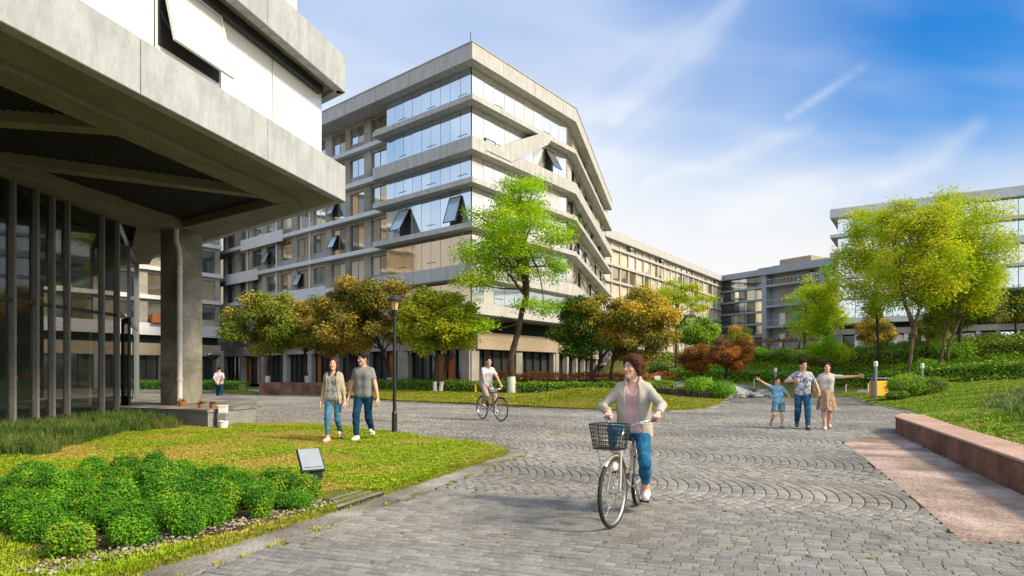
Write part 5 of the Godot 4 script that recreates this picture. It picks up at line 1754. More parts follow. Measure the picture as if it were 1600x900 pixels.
	for i in placed.size():
		var p: Vector2 = placed[i]
		var r := clampi(int((p - Vector2(-2.5, 5.0)).dot(Vector2(-0.936, 0.353)) / 0.42), 0, 9)
		var at := P(p.x, p.y, HA(p.x, p.y) - 0.02)
		var lab: String = "%s clipped shrub from the far end, %s row of the front planting bed" % [ORD[rows[r].find(p)], ORD[r]]
		var grp := "clipped shrubs of the front planting bed"
		var o: Node3D
		if i < 5:
			var cs := bc if i < 4 else [Color(0.22, 0.36, 0.02), Color(0.13, 0.31, 0.016)]
			o = bush("bed_shrub", lab, at, rf(0.165, 0.21), rf(0.26, 0.34), 4200, 0.029, cs, grp)
			box.append(o)
		else:
			o = copy_of(box[rng.randi() % (4 if rng.randf() < 0.97 else 5)], "bed_shrub", lab, at, rng.randf() * TAU, grp)
		o.scale = Vector3(1, rf(0.75, 1.25), 1) * rf(0.85, 1.15)
	# bare soil and chips under the bed
	var so := MB.new()
	so.prism(Geometry2D.offset_polygon(BED, 0.12)[0], -0.02, 0.075)
	struct("bed_soil", so, M.soil)
	var st := MB.new()
	st.ball(Vector3.ZERO, Vector3(0.5, 0.3, 0.4), Basis(), 6, 4)
	var xf := []
	var cols := []
	for i in 420:
		var k := rng.randf()
		var p := Vector2(-3.15, 4.2).lerp(Vector2(-1.85, 6.6), k) + Vector2(-0.936, 0.353) * rf(-0.12, 0.22)
		var s := rf(0.012, 0.045)
		xf.append(Transform3D(Basis(Vector3.UP, rng.randf() * TAU).scaled(Vector3.ONE * s), P(p.x, p.y, 0.085)))
		var b := rf(0.12, 0.4)
		cols.append(Color(b, b * 0.88, b * 0.72))
	var pb := many("pebbles", st.mesh(), M.vc, xf, cols)
	tag(pb, "loose pebbles along the front edge of the planting bed", "pebbles")
	# fallen leaves on the paving
	var lf := MB.new()
	lf.leaf(Vector3.ZERO, Vector3.UP, Vector3.FORWARD, 1.0, 0.5)
	xf = []
	cols = []
	for i in 520:
		var p := Vector2(rf(-3.0, 9.0), rf(4.6, 20.0))
		if not paved(p):
			continue
		xf.append(Transform3D(Basis(Vector3.UP, rng.randf() * TAU).rotated(Vector3.RIGHT, rf(-0.25, 0.25)).scaled(Vector3.ONE * rf(0.03, 0.07)), P(p.x, p.y, 0.02)))
		cols.append([Color(0.30, 0.28, 0.04), Color(0.22, 0.13, 0.05), Color(0.13, 0.10, 0.06), Color(0.35, 0.26, 0.10)][rng.randi() % 4])
	var fl := many("fallen_leaves", lf.mesh(), M.leaf, xf, cols)
	tag(fl, "small dry leaves scattered over the setts", "leaves")

# ------------------------------------------------------------------ figures: smooth-joined distance fields meshed as surface nets
class Field:
	var o: Vector3
	var h: float
	var nx: int
	var ny: int
	var nz: int
	var f := PackedFloat32Array()
	func _init(lo: Vector3, hi: Vector3, cell: float) -> void:
		o = lo
		h = cell
		nx = int(ceil((hi.x - lo.x) / cell)) + 2
		ny = int(ceil((hi.y - lo.y) / cell)) + 2
		nz = int(ceil((hi.z - lo.z) / cell)) + 2
		f.resize(nx * ny * nz)
		f.fill(1.0)
	# tapered capsule; flat = 1 cuts the end at b square, 2 cuts both ends; carve = true takes it away
	func cap(a: Vector3, b: Vector3, ra: float, rb: float, k := 0.03, flat := 0, carve := false) -> void:
		var m := maxf(ra, rb) + k + 2.5 * h
		var lo := ((a.min(b) - Vector3.ONE * m - o) / h).floor()
		var hi := ((a.max(b) + Vector3.ONE * m - o) / h).ceil()
		var ab := b - a
		var l2 := maxf(ab.length_squared(), 1e-8)
		var dir := ab.normalized()
		var z0 := maxi(0, int(lo.z)); var z1 := mini(nz - 1, int(hi.z))
		var y0 := maxi(0, int(lo.y)); var y1 := mini(ny - 1, int(hi.y))
		var x0 := maxi(0, int(lo.x)); var x1 := mini(nx - 1, int(hi.x))
		for z in range(z0, z1 + 1):
			for y in range(y0, y1 + 1):
				var q := (z * ny + y) * nx
				for x in range(x0, x1 + 1):
					var p := o + Vector3(x, y, z) * h - a
					var t := clampf(p.dot(ab) / l2, 0.0, 1.0)
					var d := (p - ab * t).length() - (ra + (rb - ra) * t)
					if flat > 0:
						d = maxf(d, (p - ab).dot(dir))
						if flat > 1:
							d = maxf(d, -p.dot(dir))
					var e := f[q + x]
					if carve:
						f[q + x] = maxf(e, -d)
					else:
						var s := maxf(k - absf(d - e), 0.0)
						f[q + x] = minf(d, e) - s * s * 0.25 / maxf(k, 1e-5)
	func ell(c: Vector3, r: Vector3, k := 0.02, carve := false) -> void:
		var m := Vector3.ONE * (k + 2.5 * h)
		var lo := ((c - r - m - o) / h).floor()
		var hi := ((c + r + m - o) / h).ceil()
		for z in range(maxi(0, int(lo.z)), mini(nz - 1, int(hi.z)) + 1):
			for y in range(maxi(0, int(lo.y)), mini(ny - 1, int(hi.y)) + 1):
				var q := (z * ny + y) * nx
				for x in range(maxi(0, int(lo.x)), mini(nx - 1, int(hi.x)) + 1):
					var p := o + Vector3(x, y, z) * h - c
					var k0 := (p / r).length()
					var k1 := (p / (r * r)).length()
					var d := k0 * (k0 - 1.0) / maxf(k1, 1e-6)
					var e := f[q + x]
					if carve:
						var s := maxf(k - absf(d + e), 0.0)
						f[q + x] = maxf(e, -d) + s * s * 0.25 / maxf(k, 1e-5)
					else:
						var s := maxf(k - absf(d - e), 0.0)
						f[q + x] = minf(d, e) - s * s * 0.25 / maxf(k, 1e-5)
	func cut(pt: Vector3, nrm: Vector3) -> void:     # keeps what lies behind the plane
		for z in nz:
			for y in ny:
				var q := (z * ny + y) * nx
				for x in nx:
					var d := (o + Vector3(x, y, z) * h - pt).dot(nrm)
					if d > f[q + x]:
						f[q + x] = d
	func mesh() -> Array:      # [vertices, normals, indices]
		var vs := PackedVector3Array()
		var ns := PackedVector3Array()
		var id := PackedInt32Array()
		var of := PackedInt32Array()
		of.resize(f.size())
		of.fill(-1)
		var act := []
		var sx := 1
		var sy := nx
		var sz := nx * ny
		var cor := [0, sx, sy, sx + sy, sz, sx + sz, sy + sz, sx + sy + sz]
		var cp := [Vector3(0, 0, 0), Vector3(1, 0, 0), Vector3(0, 1, 0), Vector3(1, 1, 0), Vector3(0, 0, 1), Vector3(1, 0, 1), Vector3(0, 1, 1), Vector3(1, 1, 1)]
		var edges := [[0, 1], [2, 3], [4, 5], [6, 7], [0, 2], [1, 3], [4, 6], [5, 7], [0, 4], [1, 5], [2, 6], [3, 7]]
		var lim := h * 3.0
		for z in nz - 1:
			for y in ny - 1:
				var q := (z * ny + y) * nx
				for x in nx - 1:
					var i := q + x
					var a := f[i]
					if a > lim or a < -lim:
						continue
					var mask := 0
					for k in 8:
						if f[i + cor[k]] < 0.0:
							mask |= 1 << k
					if mask == 0 or mask == 255:
						continue
					var s := Vector3()
					var c := 0
					for e in edges:
						var u := f[i + cor[e[0]]]
						var w := f[i + cor[e[1]]]
						if (u < 0.0) != (w < 0.0):
							s += cp[e[0]].lerp(cp[e[1]], u / (u - w))
							c += 1
					of[i] = vs.size()
					vs.push_back(o + (Vector3(x, y, z) + s / c) * h)
					var g := Vector3(f[i + 1] + f[i + cor[3]] + f[i + cor[5]] + f[i + cor[7]] - f[i] - f[i + cor[2]] - f[i + cor[4]] - f[i + cor[6]],
						f[i + cor[2]] + f[i + cor[3]] + f[i + cor[6]] + f[i + cor[7]] - f[i] - f[i + 1] - f[i + cor[4]] - f[i + cor[5]],
						f[i + cor[4]] + f[i + cor[5]] + f[i + cor[6]] + f[i + cor[7]] - f[i] - f[i + 1] - f[i + cor[2]] - f[i + cor[3]])
					ns.push_back(g.normalized())
					act.append(i)
		for i in act:
			var ins := f[i] < 0.0
			for ax in 3:
				var st: int = [sx, sy, sz][ax]
				if (f[i + st] < 0.0) == ins:
					continue
				var u: int = [sy, sz, sx][ax]
				var w: int = [sz, sx, sy][ax]
				var A: int = of[i]
				var B: int = of[i - u] if i >= u else -1
				var C: int = of[i - u - w] if i >= u + w else -1
				var D: int = of[i - w] if i >= w else -1
				if B < 0 or C < 0 or D < 0:
					continue
				if ins:
					id.append_array([A, B, C, A, C, D])
				else:
					id.append_array([A, C, B, A, D, C])
		return [vs, ns, id]

func add_net(m: MB, net: Array, t: Transform3D, col: Callable) -> void:
	m.colored = true
	var cs := PackedColorArray()
	var vs: PackedVector3Array = net[0]
	for v in vs:
		cs.push_back(col.call(v))
	m.arrays(net[0], net[1], net[2], cs, t)

var wrinkle := FastNoiseLite.new()

func crease(net: Array, amp: float, freq: float) -> void:     # folds of cloth or locks of hair
	wrinkle.seed = 3
	wrinkle.fractal_octaves = 2
	wrinkle.frequency = 1.0
	var vs: PackedVector3Array = net[0]
	var ns: PackedVector3Array = net[1]
	for i in vs.size():
		var v := vs[i] * freq
		vs[i] += ns[i] * amp * wrinkle.get_noise_3d(v.x, v.y * 0.55, v.z)
	var acc := PackedVector3Array()
	acc.resize(vs.size())
	var id: PackedInt32Array = net[2]
	for i in range(0, id.size(), 3):
		var n := (vs[id[i + 1]] - vs[id[i]]).cross(vs[id[i + 2]] - vs[id[i]])
		acc[id[i]] += n
		acc[id[i + 1]] += n
		acc[id[i + 2]] += n
	for i in vs.size():
		if acc[i].length() > 1e-12:
			var n := acc[i].normalized()
			ns[i] = n if n.dot(ns[i]) > 0.0 else -n
	net[0] = vs
	net[1] = ns

var tmpl := {}

func head_net(male: bool) -> Array:
	var key := "head%s" % male
	if tmpl.has(key):
		return tmpl[key]
	var F := Field.new(Vector3(-0.11, -0.16, -0.13), Vector3(0.11, 0.14, 0.13), 0.0042)
	F.ell(Vector3(0, 0.035, -0.014), Vector3(0.077, 0.088, 0.096), 0.01)
	F.ell(Vector3(0, -0.035, 0.018), Vector3(0.060, 0.078, 0.068), 0.03)
	var jw := 0.046 if male else 0.040
	for s in [-1.0, 1.0]:
		F.cap(Vector3(s * jw, -0.052, 0.0), Vector3(s * 0.012, -0.103, 0.060), 0.022, 0.018 if male else 0.015, 0.03)
		F.ell(Vector3(s * 0.038, -0.028, 0.058), Vector3(0.024, 0.020, 0.022), 0.02)
		F.cap(Vector3(s * 0.012, 0.022, 0.079), Vector3(s * 0.046, 0.021, 0.066), 0.010, 0.008, 0.014)
		F.ell(Vector3(s * 0.031, 0.004, 0.093), Vector3(0.018, 0.010, 0.014), 0.008, true)
		F.ell(Vector3(s * 0.077, -0.008, -0.008), Vector3(0.010, 0.031, 0.019), 0.008)
	F.cap(Vector3(0, -0.100, 0.058), Vector3(0, -0.103, 0.060), 0.020, 0.020, 0.02)
	F.cap(Vector3(0, 0.008, 0.081), Vector3(0, -0.034, 0.101), 0.008, 0.0115, 0.012)
	F.ell(Vector3(0.011, -0.037, 0.089), Vector3(0.010, 0.008, 0.010), 0.008)
	F.ell(Vector3(-0.011, -0.037, 0.089), Vector3(0.010, 0.008, 0.010), 0.008)
	F.cap(Vector3(-0.019, -0.063, 0.080), Vector3(0.019, -0.063, 0.080), 0.0068, 0.0068, 0.008)
	F.cap(Vector3(-0.016, -0.073, 0.080), Vector3(0.016, -0.073, 0.080), 0.0078, 0.0078, 0.008)
	F.cap(Vector3(0, -0.09, -0.015), Vector3(0, -0.155, -0.02), 0.050, 0.050, 0.03)
	tmpl[key] = F.mesh()
	return tmpl[key]

func face_tone(v: Vector3, skin: Color, hair: Color, lips: Color) -> Color:
	if v.z > 0.06 and absf(v.x) < 0.025 - absf(v.y + 0.068) * 0.6 and v.y > -0.082 and v.y < -0.056:
		return lips
	if v.z > 0.05 and v.y > 0.018 and v.y < 0.030 and absf(v.x) > 0.013 and absf(v.x) < 0.050:
		return hair.lerp(skin, 0.25)
	if v.z > 0.05 and v.y > -0.001 and v.y < 0.010 and absf(v.x) > 0.017 and absf(v.x) < 0.046:
		return skin.lerp(Color(0.02, 0.015, 0.012), 0.75)
	if v.z > 0.03 and Vector2(absf(v.x) - 0.042, v.y + 0.032).length() < 0.022:
		return skin.lerp(Color(skin.r, skin.g * 0.72, skin.b * 0.7), 0.5)
	return skin

func hand_net(kind: String) -> Array:
	if tmpl.has(kind):
		return tmpl[kind]
	var F := Field.new(Vector3(-0.06, -0.215, -0.05), Vector3(0.085, 0.02, 0.10), 0.0034)
	var bends: Array = {"relaxed": [0.42, 0.45, 0.25], "grip": [1.15, 1.35, 0.8], "open": [0.08, 0.1, 0.06]}[kind]
	var lens := [[0.040, 0.025, 0.020], [0.045, 0.028, 0.021], [0.042, 0.026, 0.020], [0.033, 0.020, 0.018]]
	F.cap(Vector3(0, 0.018, 0), Vector3(0, -0.02, 0), 0.024, 0.022, 0.02)
	for i in 4:
		var x := 0.030 - i * 0.020
		var base := Vector3(x, -0.088 + absf(i - 1.2) * 0.004, 0.002)
		F.cap(Vector3(x * 0.6, -0.015, 0), base, 0.015, 0.0125, 0.012)
		var a := 0.0
		var p := base
		for k in 3:
			a += bends[k] * (1.0 + 0.08 * i)
			var spread := (1.3 - i) * (0.10 if kind == "open" else 0.02)
			var q: Vector3 = p + Vector3(sin(-spread) * -1.0 * cos(a), -cos(a), sin(a)) * lens[i][k]
			F.cap(p, q, 0.0098 - 0.0012 * k, 0.0088 - 0.0012 * k, 0.004)
			p = q
	F.cap(Vector3(0.020, -0.028, 0.006), Vector3(0.046, -0.056, 0.020), 0.016, 0.012, 0.012)
	if kind == "grip":
		F.cap(Vector3(0.046, -0.056, 0.020), Vector3(0.040, -0.082, 0.040), 0.0115, 0.010, 0.006)
		F.cap(Vector3(0.040, -0.082, 0.040), Vector3(0.024, -0.094, 0.052), 0.010, 0.008, 0.005)
	else:
		F.cap(Vector3(0.046, -0.056, 0.020), Vector3(0.060, -0.086, 0.026), 0.0115, 0.010, 0.006)
		F.cap(Vector3(0.060, -0.086, 0.026), Vector3(0.064, -0.110, 0.026), 0.010, 0.008, 0.005)
	tmpl[kind] = F.mesh()
	return tmpl[kind]

func hair_net(style: String) -> Array:
	if tmpl.has(style):
		return tmpl[style]
	var F := Field.new(Vector3(-0.16, -0.22, -0.20), Vector3(0.16, 0.24, 0.14), 0.006)
	F.ell(Vector3(0, 0.046, -0.020), Vector3(0.087, 0.091, 0.106), 0.01)
	match style:
		"short":
			F.ell(Vector3(0, 0.095, 0.035), Vector3(0.062, 0.038, 0.055), 0.02)
			F.cut(Vector3(0, -0.035, -0.04), Vector3(0, -1, 0.25).normalized())
			F.ell(Vector3(0, -0.04, 0.085), Vector3(0.068, 0.110, 0.085), 0.012, true)
		"bob":
			for s in [-1.0, 1.0]:
				F.cap(Vector3(s * 0.070, 0.04, 0.0), Vector3(s * 0.078, -0.14, 0.005), 0.030, 0.024, 0.03)
			F.cap(Vector3(0, 0.02, -0.075), Vector3(0, -0.14, -0.055), 0.075, 0.062, 0.03)
			F.ell(Vector3(0.01, -0.035, 0.085), Vector3(0.060, 0.112, 0.080), 0.012, true)
		"wavy":
			F.ell(Vector3(0, 0.056, -0.024), Vector3(0.100, 0.098, 0.118), 0.01)
			for s in [-1.0, 1.0]:
				F.cap(Vector3(s * 0.074, 0.05, 0.01), Vector3(s * 0.080, -0.06, -0.025), 0.040, 0.028, 0.03)
			F.cap(Vector3(0, 0.02, -0.08), Vector3(0, -0.10, -0.07), 0.075, 0.050, 0.03)
			F.ell(Vector3(0, -0.045, 0.090), Vector3(0.064, 0.112, 0.080), 0.012, true)
			F.cap(Vector3(0.055, 0.090, 0.050), Vector3(-0.050, 0.078, 0.074), 0.036, 0.024, 0.02)
		"tied":
			F.cut(Vector3(0, -0.05, -0.05), Vector3(0, -1, 0.35).normalized())
			F.ell(Vector3(0, -0.040, 0.085), Vector3(0.066, 0.112, 0.082), 0.012, true)
			F.ell(Vector3(0.06, 0.07, -0.085), Vector3(0.050, 0.045, 0.050), 0.015)
			F.cap(Vector3(-0.072, 0.03, 0.03), Vector3(-0.075, -0.07, 0.015), 0.016, 0.008, 0.02)
		"child":
			F.cut(Vector3(0, -0.045, -0.05), Vector3(0, -1, 0.3).normalized())
			F.ell(Vector3(0, -0.045, 0.085), Vector3(0.066, 0.108, 0.082), 0.012, true)
			F.cap(Vector3(0.02, 0.11, -0.02), Vector3(0.05, 0.19, -0.01), 0.022, 0.008, 0.015)
			F.cap(Vector3(0.01, 0.12, -0.03), Vector3(-0.03, 0.16, -0.04), 0.016, 0.006, 0.015)
	var net := F.mesh()
	crease(net, 0.011, 32.0)
	tmpl[style] = net
	return net

func ik(a: Vector3, b: Vector3, l1: float, l2: float, pole: Vector3) -> Vector3:
	var d := b - a
	var L := clampf(d.length(), 0.05, (l1 + l2) * 0.999)
	var dir := d.normalized()
	var x := (l1 * l1 - l2 * l2 + L * L) / (2.0 * L)
	var y := sqrt(maxf(l1 * l1 - x * x, 0.0))
	var up := (pole - dir * pole.dot(dir)).normalized()
	return a + dir * x + up * y

func cloth_print(kind: String, base: Color, second: Color) -> Callable:
	var n := FastNoiseLite.new()
	n.seed = 12
	n.frequency = {"floral": 17.0, "speckle": 45.0, "batik": 8.0, "plain": 4.0}[kind]
	n.fractal_octaves = 2
	var edge: float = {"floral": 0.05, "speckle": 0.0, "batik": 0.0, "plain": 0.0}[kind]
	return func(v: Vector3) -> Color:
		var t := n.get_noise_3d(v.x, v.y, v.z)
		if kind == "plain":
			return base * (1.0 + 0.05 * t)
		return base.lerp(second, smoothstep(edge - 0.12, edge + 0.16, t))

# the figure faces +z in its own frame, its left hand towards +x; all lengths for a height of 1.70 m, then scaled
func person(called: String, label: String, at: Vector3, turn: float, s: Dictionary) -> Node3D:
	var t := thing(called, label, "person", at, turn)
	var k: float = s.height / 1.70
	t.scale = Vector3.ONE * k
	var cell: float = s.get("cell", 0.014) / k
	var male: bool = s.male
	var girth: float = s.get("girth", 0.93)
	var skin: Color = s.get("skin", Color(0.50, 0.29, 0.19))
	var hair: Color = s.get("hair", Color(0.018, 0.014, 0.012))
	var PV: Vector3 = s.get("pelvis", Vector3(0, 0.93, 0))
	var sb := Basis(Vector3.UP, s.get("twist", 0.0)) * Basis(Vector3.RIGHT, s.get("lean", 0.02)) * Basis(Vector3.BACK, s.get("side", 0.0))
	var sw := 0.158 if male else 0.134
	var neck := PV + sb * Vector3(0, 0.50, -0.012)
	var hb := sb.slerp(Basis(), 0.6) * Basis(Vector3.UP, s.get("head_yaw", 0.0)) * Basis(Vector3.RIGHT, s.get("head_pitch", 0.0)) * Basis(Vector3.BACK, s.get("head_roll", 0.0))
	var hc := neck + sb.slerp(hb, 0.5) * Vector3(0, 0.145, 0.024)
	var hips := 0.088
	var J := {}
	for q in ["L", "R"]:
		var g := 1.0 if q == "L" else -1.0
		J["sh" + q] = PV + sb * Vector3(g * sw, 0.418, -0.01)
		J["wr" + q] = s.get("hand" + q, Vector3(g * (sw + 0.07), 0.86, 0.03))
		J["el" + q] = ik(J["sh" + q], J["wr" + q], 0.285, 0.252, s.get("elbow" + q, Vector3(g * 0.4, -0.1, -1)))
		var reach: Vector3 = J["wr" + q] - J["el" + q]
		J["wr" + q] = J["el" + q] + reach.normalized() * minf(reach.length(), 0.252)
		J["hp" + q] = PV + Vector3(g * hips, -0.055, 0)
		J["an" + q] = s.get("foot" + q, Vector3(g * 0.085, 0.085, 0))
		J["kn" + q] = ik(J["hp" + q], J["an" + q], 0.405, 0.395, s.get("knee" + q, Vector3(g * 0.08, 0.0, 1)))
		J["toe" + q] = J["an" + q] + (s.get("toe" + q, Vector3(g * 0.12, -0.30, 1)) as Vector3).normalized() * 0.145
	var lo := hc
	var hi := hc
	for q in J:
		lo = lo.min(J[q])
		hi = hi.max(J[q])
	lo -= Vector3(0.19, 0.12, 0.19)
	hi += Vector3(0.19, 0.19, 0.19)
	var torso := func(F: Field, e: float, upto: float) -> void:
		F.cap(PV + Vector3(-0.062, -0.03, -0.01), PV + Vector3(0.062, -0.03, -0.01), (0.108 if male else 0.116) * girth + e, (0.108 if male else 0.116) * girth + e, 0.05)
		F.cap(PV + sb * Vector3(-0.048, 0.15, 0.0), PV + sb * Vector3(0.048, 0.15, 0.0), (0.098 if male else 0.088) * girth + e, (0.098 if male else 0.088) * girth + e, 0.06)
		F.cap(PV + sb * Vector3(-0.075, 0.33, 0.0), PV + sb * Vector3(0.075, 0.33, 0.0), (0.104 if male else 0.094) * girth + e, (0.104 if male else 0.094) * girth + e, 0.06)
		for g in [-1.0, 1.0]:
			F.cap(PV + Vector3(g * 0.062, -0.03, -0.01), PV + sb * Vector3(g * 0.074, 0.33, 0.0), (0.104 if male else 0.097) * girth + e, (0.103 if male else 0.090) * girth + e, 0.03)
		if not male:
			for g in [-1.0, 1.0]:
				F.ell(PV + sb * Vector3(g * 0.062, 0.305, 0.058), Vector3(0.044, 0.046, 0.030) + Vector3.ONE * e * 0.6, 0.03)
		F.cap(J.shL.lerp(J.shR, 0.12), J.shR.lerp(J.shL, 0.12), 0.048 + e * 0.7, 0.048 + e * 0.7, 0.05)
		for g in ["L", "R"]:
			F.cap(neck + sb * Vector3(0, -0.02, -0.01), J["sh" + g], 0.046 + e * 0.5, 0.036 + e * 0.6, 0.03)
		F.cap(PV + sb * Vector3(0, 0.36, 0.0), PV + sb * Vector3(0, upto, -0.01), 0.085 + e, 0.058 + e, 0.04)
	# skin
	var F := Field.new(lo, hi, cell)
	torso.call(F, -0.004, 0.47)
	F.cap(neck - sb * Vector3(0, 0.03, 0), hc + hb * Vector3(0, -0.075, -0.012), 0.055 if male else 0.047, 0.052 if male else 0.044, 0.03)
	for q in ["L", "R"]:
		F.cap(J["sh" + q], J["el" + q], 0.050 if male else 0.043, 0.039 if male else 0.034, 0.03)
		F.cap(J["el" + q], J["wr" + q], 0.041 if male else 0.035, 0.026 if male else 0.023, 0.015)
		F.cap(J["hp" + q], J["kn" + q], 0.084 if male else 0.086, 0.052, 0.04)
		var calf: Vector3 = J["kn" + q].lerp(J["an" + q], 0.33)
		F.cap(J["kn" + q], calf, 0.050, 0.052, 0.03)
		F.cap(calf, J["an" + q], 0.052, 0.033, 0.03)
		F.cap(J["an" + q] + Vector3(0, -0.01, 0), J["toe" + q], 0.034, 0.026, 0.02)
	var bm := MB.new()
	add_net(bm, F.mesh(), Transform3D(), func(_v): return skin)
	var ht := Transform3D(hb, hc)
	var lips := skin.lerp(Color(0.45, 0.09, 0.08), 0.55 if not male else 0.25)
	add_net(bm, head_net(male), ht, func(v): return face_tone(v, skin, hair, lips))
	for q in ["L", "R"]:
		var fd: Vector3 = s.get("fingers" + q, (J["wr" + q] - J["el" + q]).normalized()).normalized()
		var Y := -fd
		var th: Vector3 = s.get("thumb" + q, Vector3(0, 0, 1))
		var X := (th - Y * th.dot(Y)).normalized()
		var Z := X.cross(Y)
		if q == "R":
			Z = -Z
		var hs := 1.0 if male else 0.90
		add_net(bm, hand_net(s.get("grip" + q, "relaxed")), Transform3D(Basis(X * hs, Y * hs, Z * hs), J["wr" + q]), func(_v): return skin)
	obj("body", bm, M.skin, t)
	# eyes
	for g in [-1.0, 1.0]:
		var em := MB.new()
		em.tint(Color(0.42, 0.38, 0.35))
		em.ball(Vector3.ZERO, Vector3.ONE * 0.0112, Basis(), 10, 8)
		em.tint(Color(0.015, 0.01, 0.008))
		em.ball(Vector3(0, 0, 0.0068), Vector3(0.0058, 0.0058, 0.0052), Basis(), 8, 6)
		obj("eye", em, M.vc_gloss, t, ht * Transform3D(Basis(), Vector3(g * 0.031, 0.004, 0.0755)))
	var hm := MB.new()
	var hcol := cloth_print("speckle", hair, hair * 1.35)
	add_net(hm, hair_net(s.hair_style), ht, hcol)
	obj("hair", hm, M.hair, t)
	# legs: trousers, shorts or a skirt
	var tc: Callable = s.trouser_col
	if s.has("skirt"):
		var sm := MB.new()
		sm.colored = true
		var rings := 10
		var seg := 40
		var pos := []
		for j in rings + 1:
			var v := float(j) / rings
			var y: float = lerpf(PV.y + 0.11, s.skirt, v)
			var sway: Vector3 = Vector3(0, 0, 0).lerp(((J.knL + J.knR) * 0.5 - PV) * Vector3(1, 0, 1), v)
			var row := []
			for i in seg:
				var a := TAU * i / seg
				var fold := 1.0 + v * 0.07 * sin(a * 9.0 + sin(a * 2.0) * 1.5) + v * 0.03 * sin(a * 17.0)
				var rx := lerpf(0.125, 0.235, pow(v, 0.7)) * fold
				var rz := lerpf(0.105, 0.20, pow(v, 0.7)) * fold
				row.append(Vector3(PV.x, y, PV.z) + sway + Vector3(cos(a) * rx, 0.012 * v * sin(a * 9.0), sin(a) * rz))
			pos.append(row)
		for j in rings:
			for i in seg:
				var l := (i + 1) % seg
				sm.col = tc.call(pos[j][i])
				sm.quad(pos[j][i], pos[j][l], pos[j + 1][l], pos[j + 1][i])
		obj("skirt", sm, M.cloth, t)
	else:
		var T := Field.new(lo, hi, cell)
		T.cap(PV + Vector3(-0.062, -0.03, -0.01), PV + Vector3(0.062, -0.03, -0.01), (0.106 if male else 0.114) * girth, (0.106 if male else 0.114) * girth, 0.03)
		T.cap(PV + sb * Vector3(-0.05, 0.10, 0.0), PV + sb * Vector3(0.05, 0.10, 0.0), (0.096 if male else 0.090) * girth, (0.096 if male else 0.090) * girth, 0.03)
		T.cut(PV + sb * Vector3(0, 0.05, 0), sb * Vector3.UP)
		var e: float = s.get("loose", 0.010)
		var endk: float = s.get("trouser_end", 0.97)
		for q in ["L", "R"]:
			if endk > 0.5:
				T.cap(J["hp" + q], J["kn" + q], 0.084 + e, 0.054 + e, 0.03)
				var calf: Vector3 = J["kn" + q].lerp(J["an" + q], 0.33)
				T.cap(J["kn" + q], calf, 0.054 + e, 0.052 + e, 0.03)
				T.cap(calf, J["kn" + q].lerp(J["an" + q], (endk - 0.5) * 2.0), 0.052 + e, 0.038 + e, 0.03, 1)
			else:
				T.cap(J["hp" + q], J["hp" + q].lerp(J["kn" + q], endk * 2.0), 0.084 + e, 0.074 + e * 1.6, 0.02, 1)
		var tn := T.mesh()
		crease(tn, 0.006, 14.0)
		var tm := MB.new()
		add_net(tm, tn, Transform3D(), tc)
		obj("shorts" if endk < 0.5 else "trousers", tm, M.cloth, t)
	# shirt
	var S := Field.new(lo, hi, cell)
	torso.call(S, 0.020, 0.455)
	S.cut(PV + sb * Vector3(0, s.get("hem", -0.06), 0), sb * Vector3.DOWN)
	S.cap(neck + sb * Vector3(0, 0.03, 0.03), neck + sb * Vector3(0, s.get("neckline", -0.02), 0.075), 0.062, 0.045, 0.0, 0, true)
	S.cut(neck + sb * Vector3(0, 0.012, 0), sb * Vector3(0, 1, -0.25).normalized())
	var sl: float = s.get("sleeve", 0.6)      # up to 1: share of the upper arm; up to 2: of the forearm
	for q in ["L", "R"]:
		if sl <= 1.0:
			S.cap(J["sh" + q], J["sh" + q].lerp(J["el" + q], sl), 0.055 if male else 0.048, 0.058 if male else 0.051, 0.025, 1)
		else:
			S.cap(J["sh" + q], J["el" + q], 0.060 if male else 0.052, 0.048 if male else 0.044, 0.03)
			S.cap(J["el" + q], J["el" + q].lerp(J["wr" + q], sl - 1.0), 0.048 if male else 0.044, 0.040 if male else 0.036, 0.02, 1)
	var sn := S.mesh()
	crease(sn, 0.004, 9.0)
	var shm := MB.new()
	add_net(shm, sn, Transform3D(), s.shirt_col)
	obj("shirt", shm, M.cloth, t)
	if s.has("jacket_col"):
		var G := Field.new(lo, hi, cell)
		torso.call(G, 0.032, 0.47)
		G.cap(PV + Vector3(-0.07, -0.13, -0.015), PV + Vector3(0.07, -0.13, -0.015), 0.142 * girth, 0.142 * girth, 0.05)
		G.cut(PV + sb * Vector3(0, s.get("jacket_hem", -0.16), 0), sb * Vector3.DOWN)
		var open: float = s.get("jacket_open", 0.055)
		G.cap(neck + sb * Vector3(0, 0.05, 0.06), PV + sb * Vector3(0, 0.22, 0.155), open * 0.9, open, 0.0, 0, true)
		G.cap(PV + sb * Vector3(0, 0.22, 0.155), PV + sb * Vector3(0, -0.05, 0.155), open * 1.15, open * 1.5, 0.0, 0, true)
		G.cap(PV + sb * Vector3(0, -0.05, 0.155), PV + sb * Vector3(0, -0.25, 0.17), open * 1.5, open * 2.1, 0.0, 0, true)
		G.cut(neck + sb * Vector3(0, 0.03, 0), sb * Vector3(0, 1, -0.3).normalized())
		G.cap(neck + sb * Vector3(0, 0.10, 0.02), neck + sb * Vector3(0, -0.02, 0.01), 0.060, 0.056, 0.0, 0, true)
		var js: float = s.get("jacket_sleeve", 1.6)
		for q in ["L", "R"]:
			G.cap(J["sh" + q], J["el" + q], 0.058, 0.050, 0.03)
			G.cap(J["el" + q], J["el" + q].lerp(J["wr" + q], js - 1.0), 0.050, 0.040, 0.02, 1)
		var gn := G.mesh()
		crease(gn, 0.008, 10.0)
		var gm := MB.new()
		add_net(gm, gn, Transform3D(), s.jacket_col)
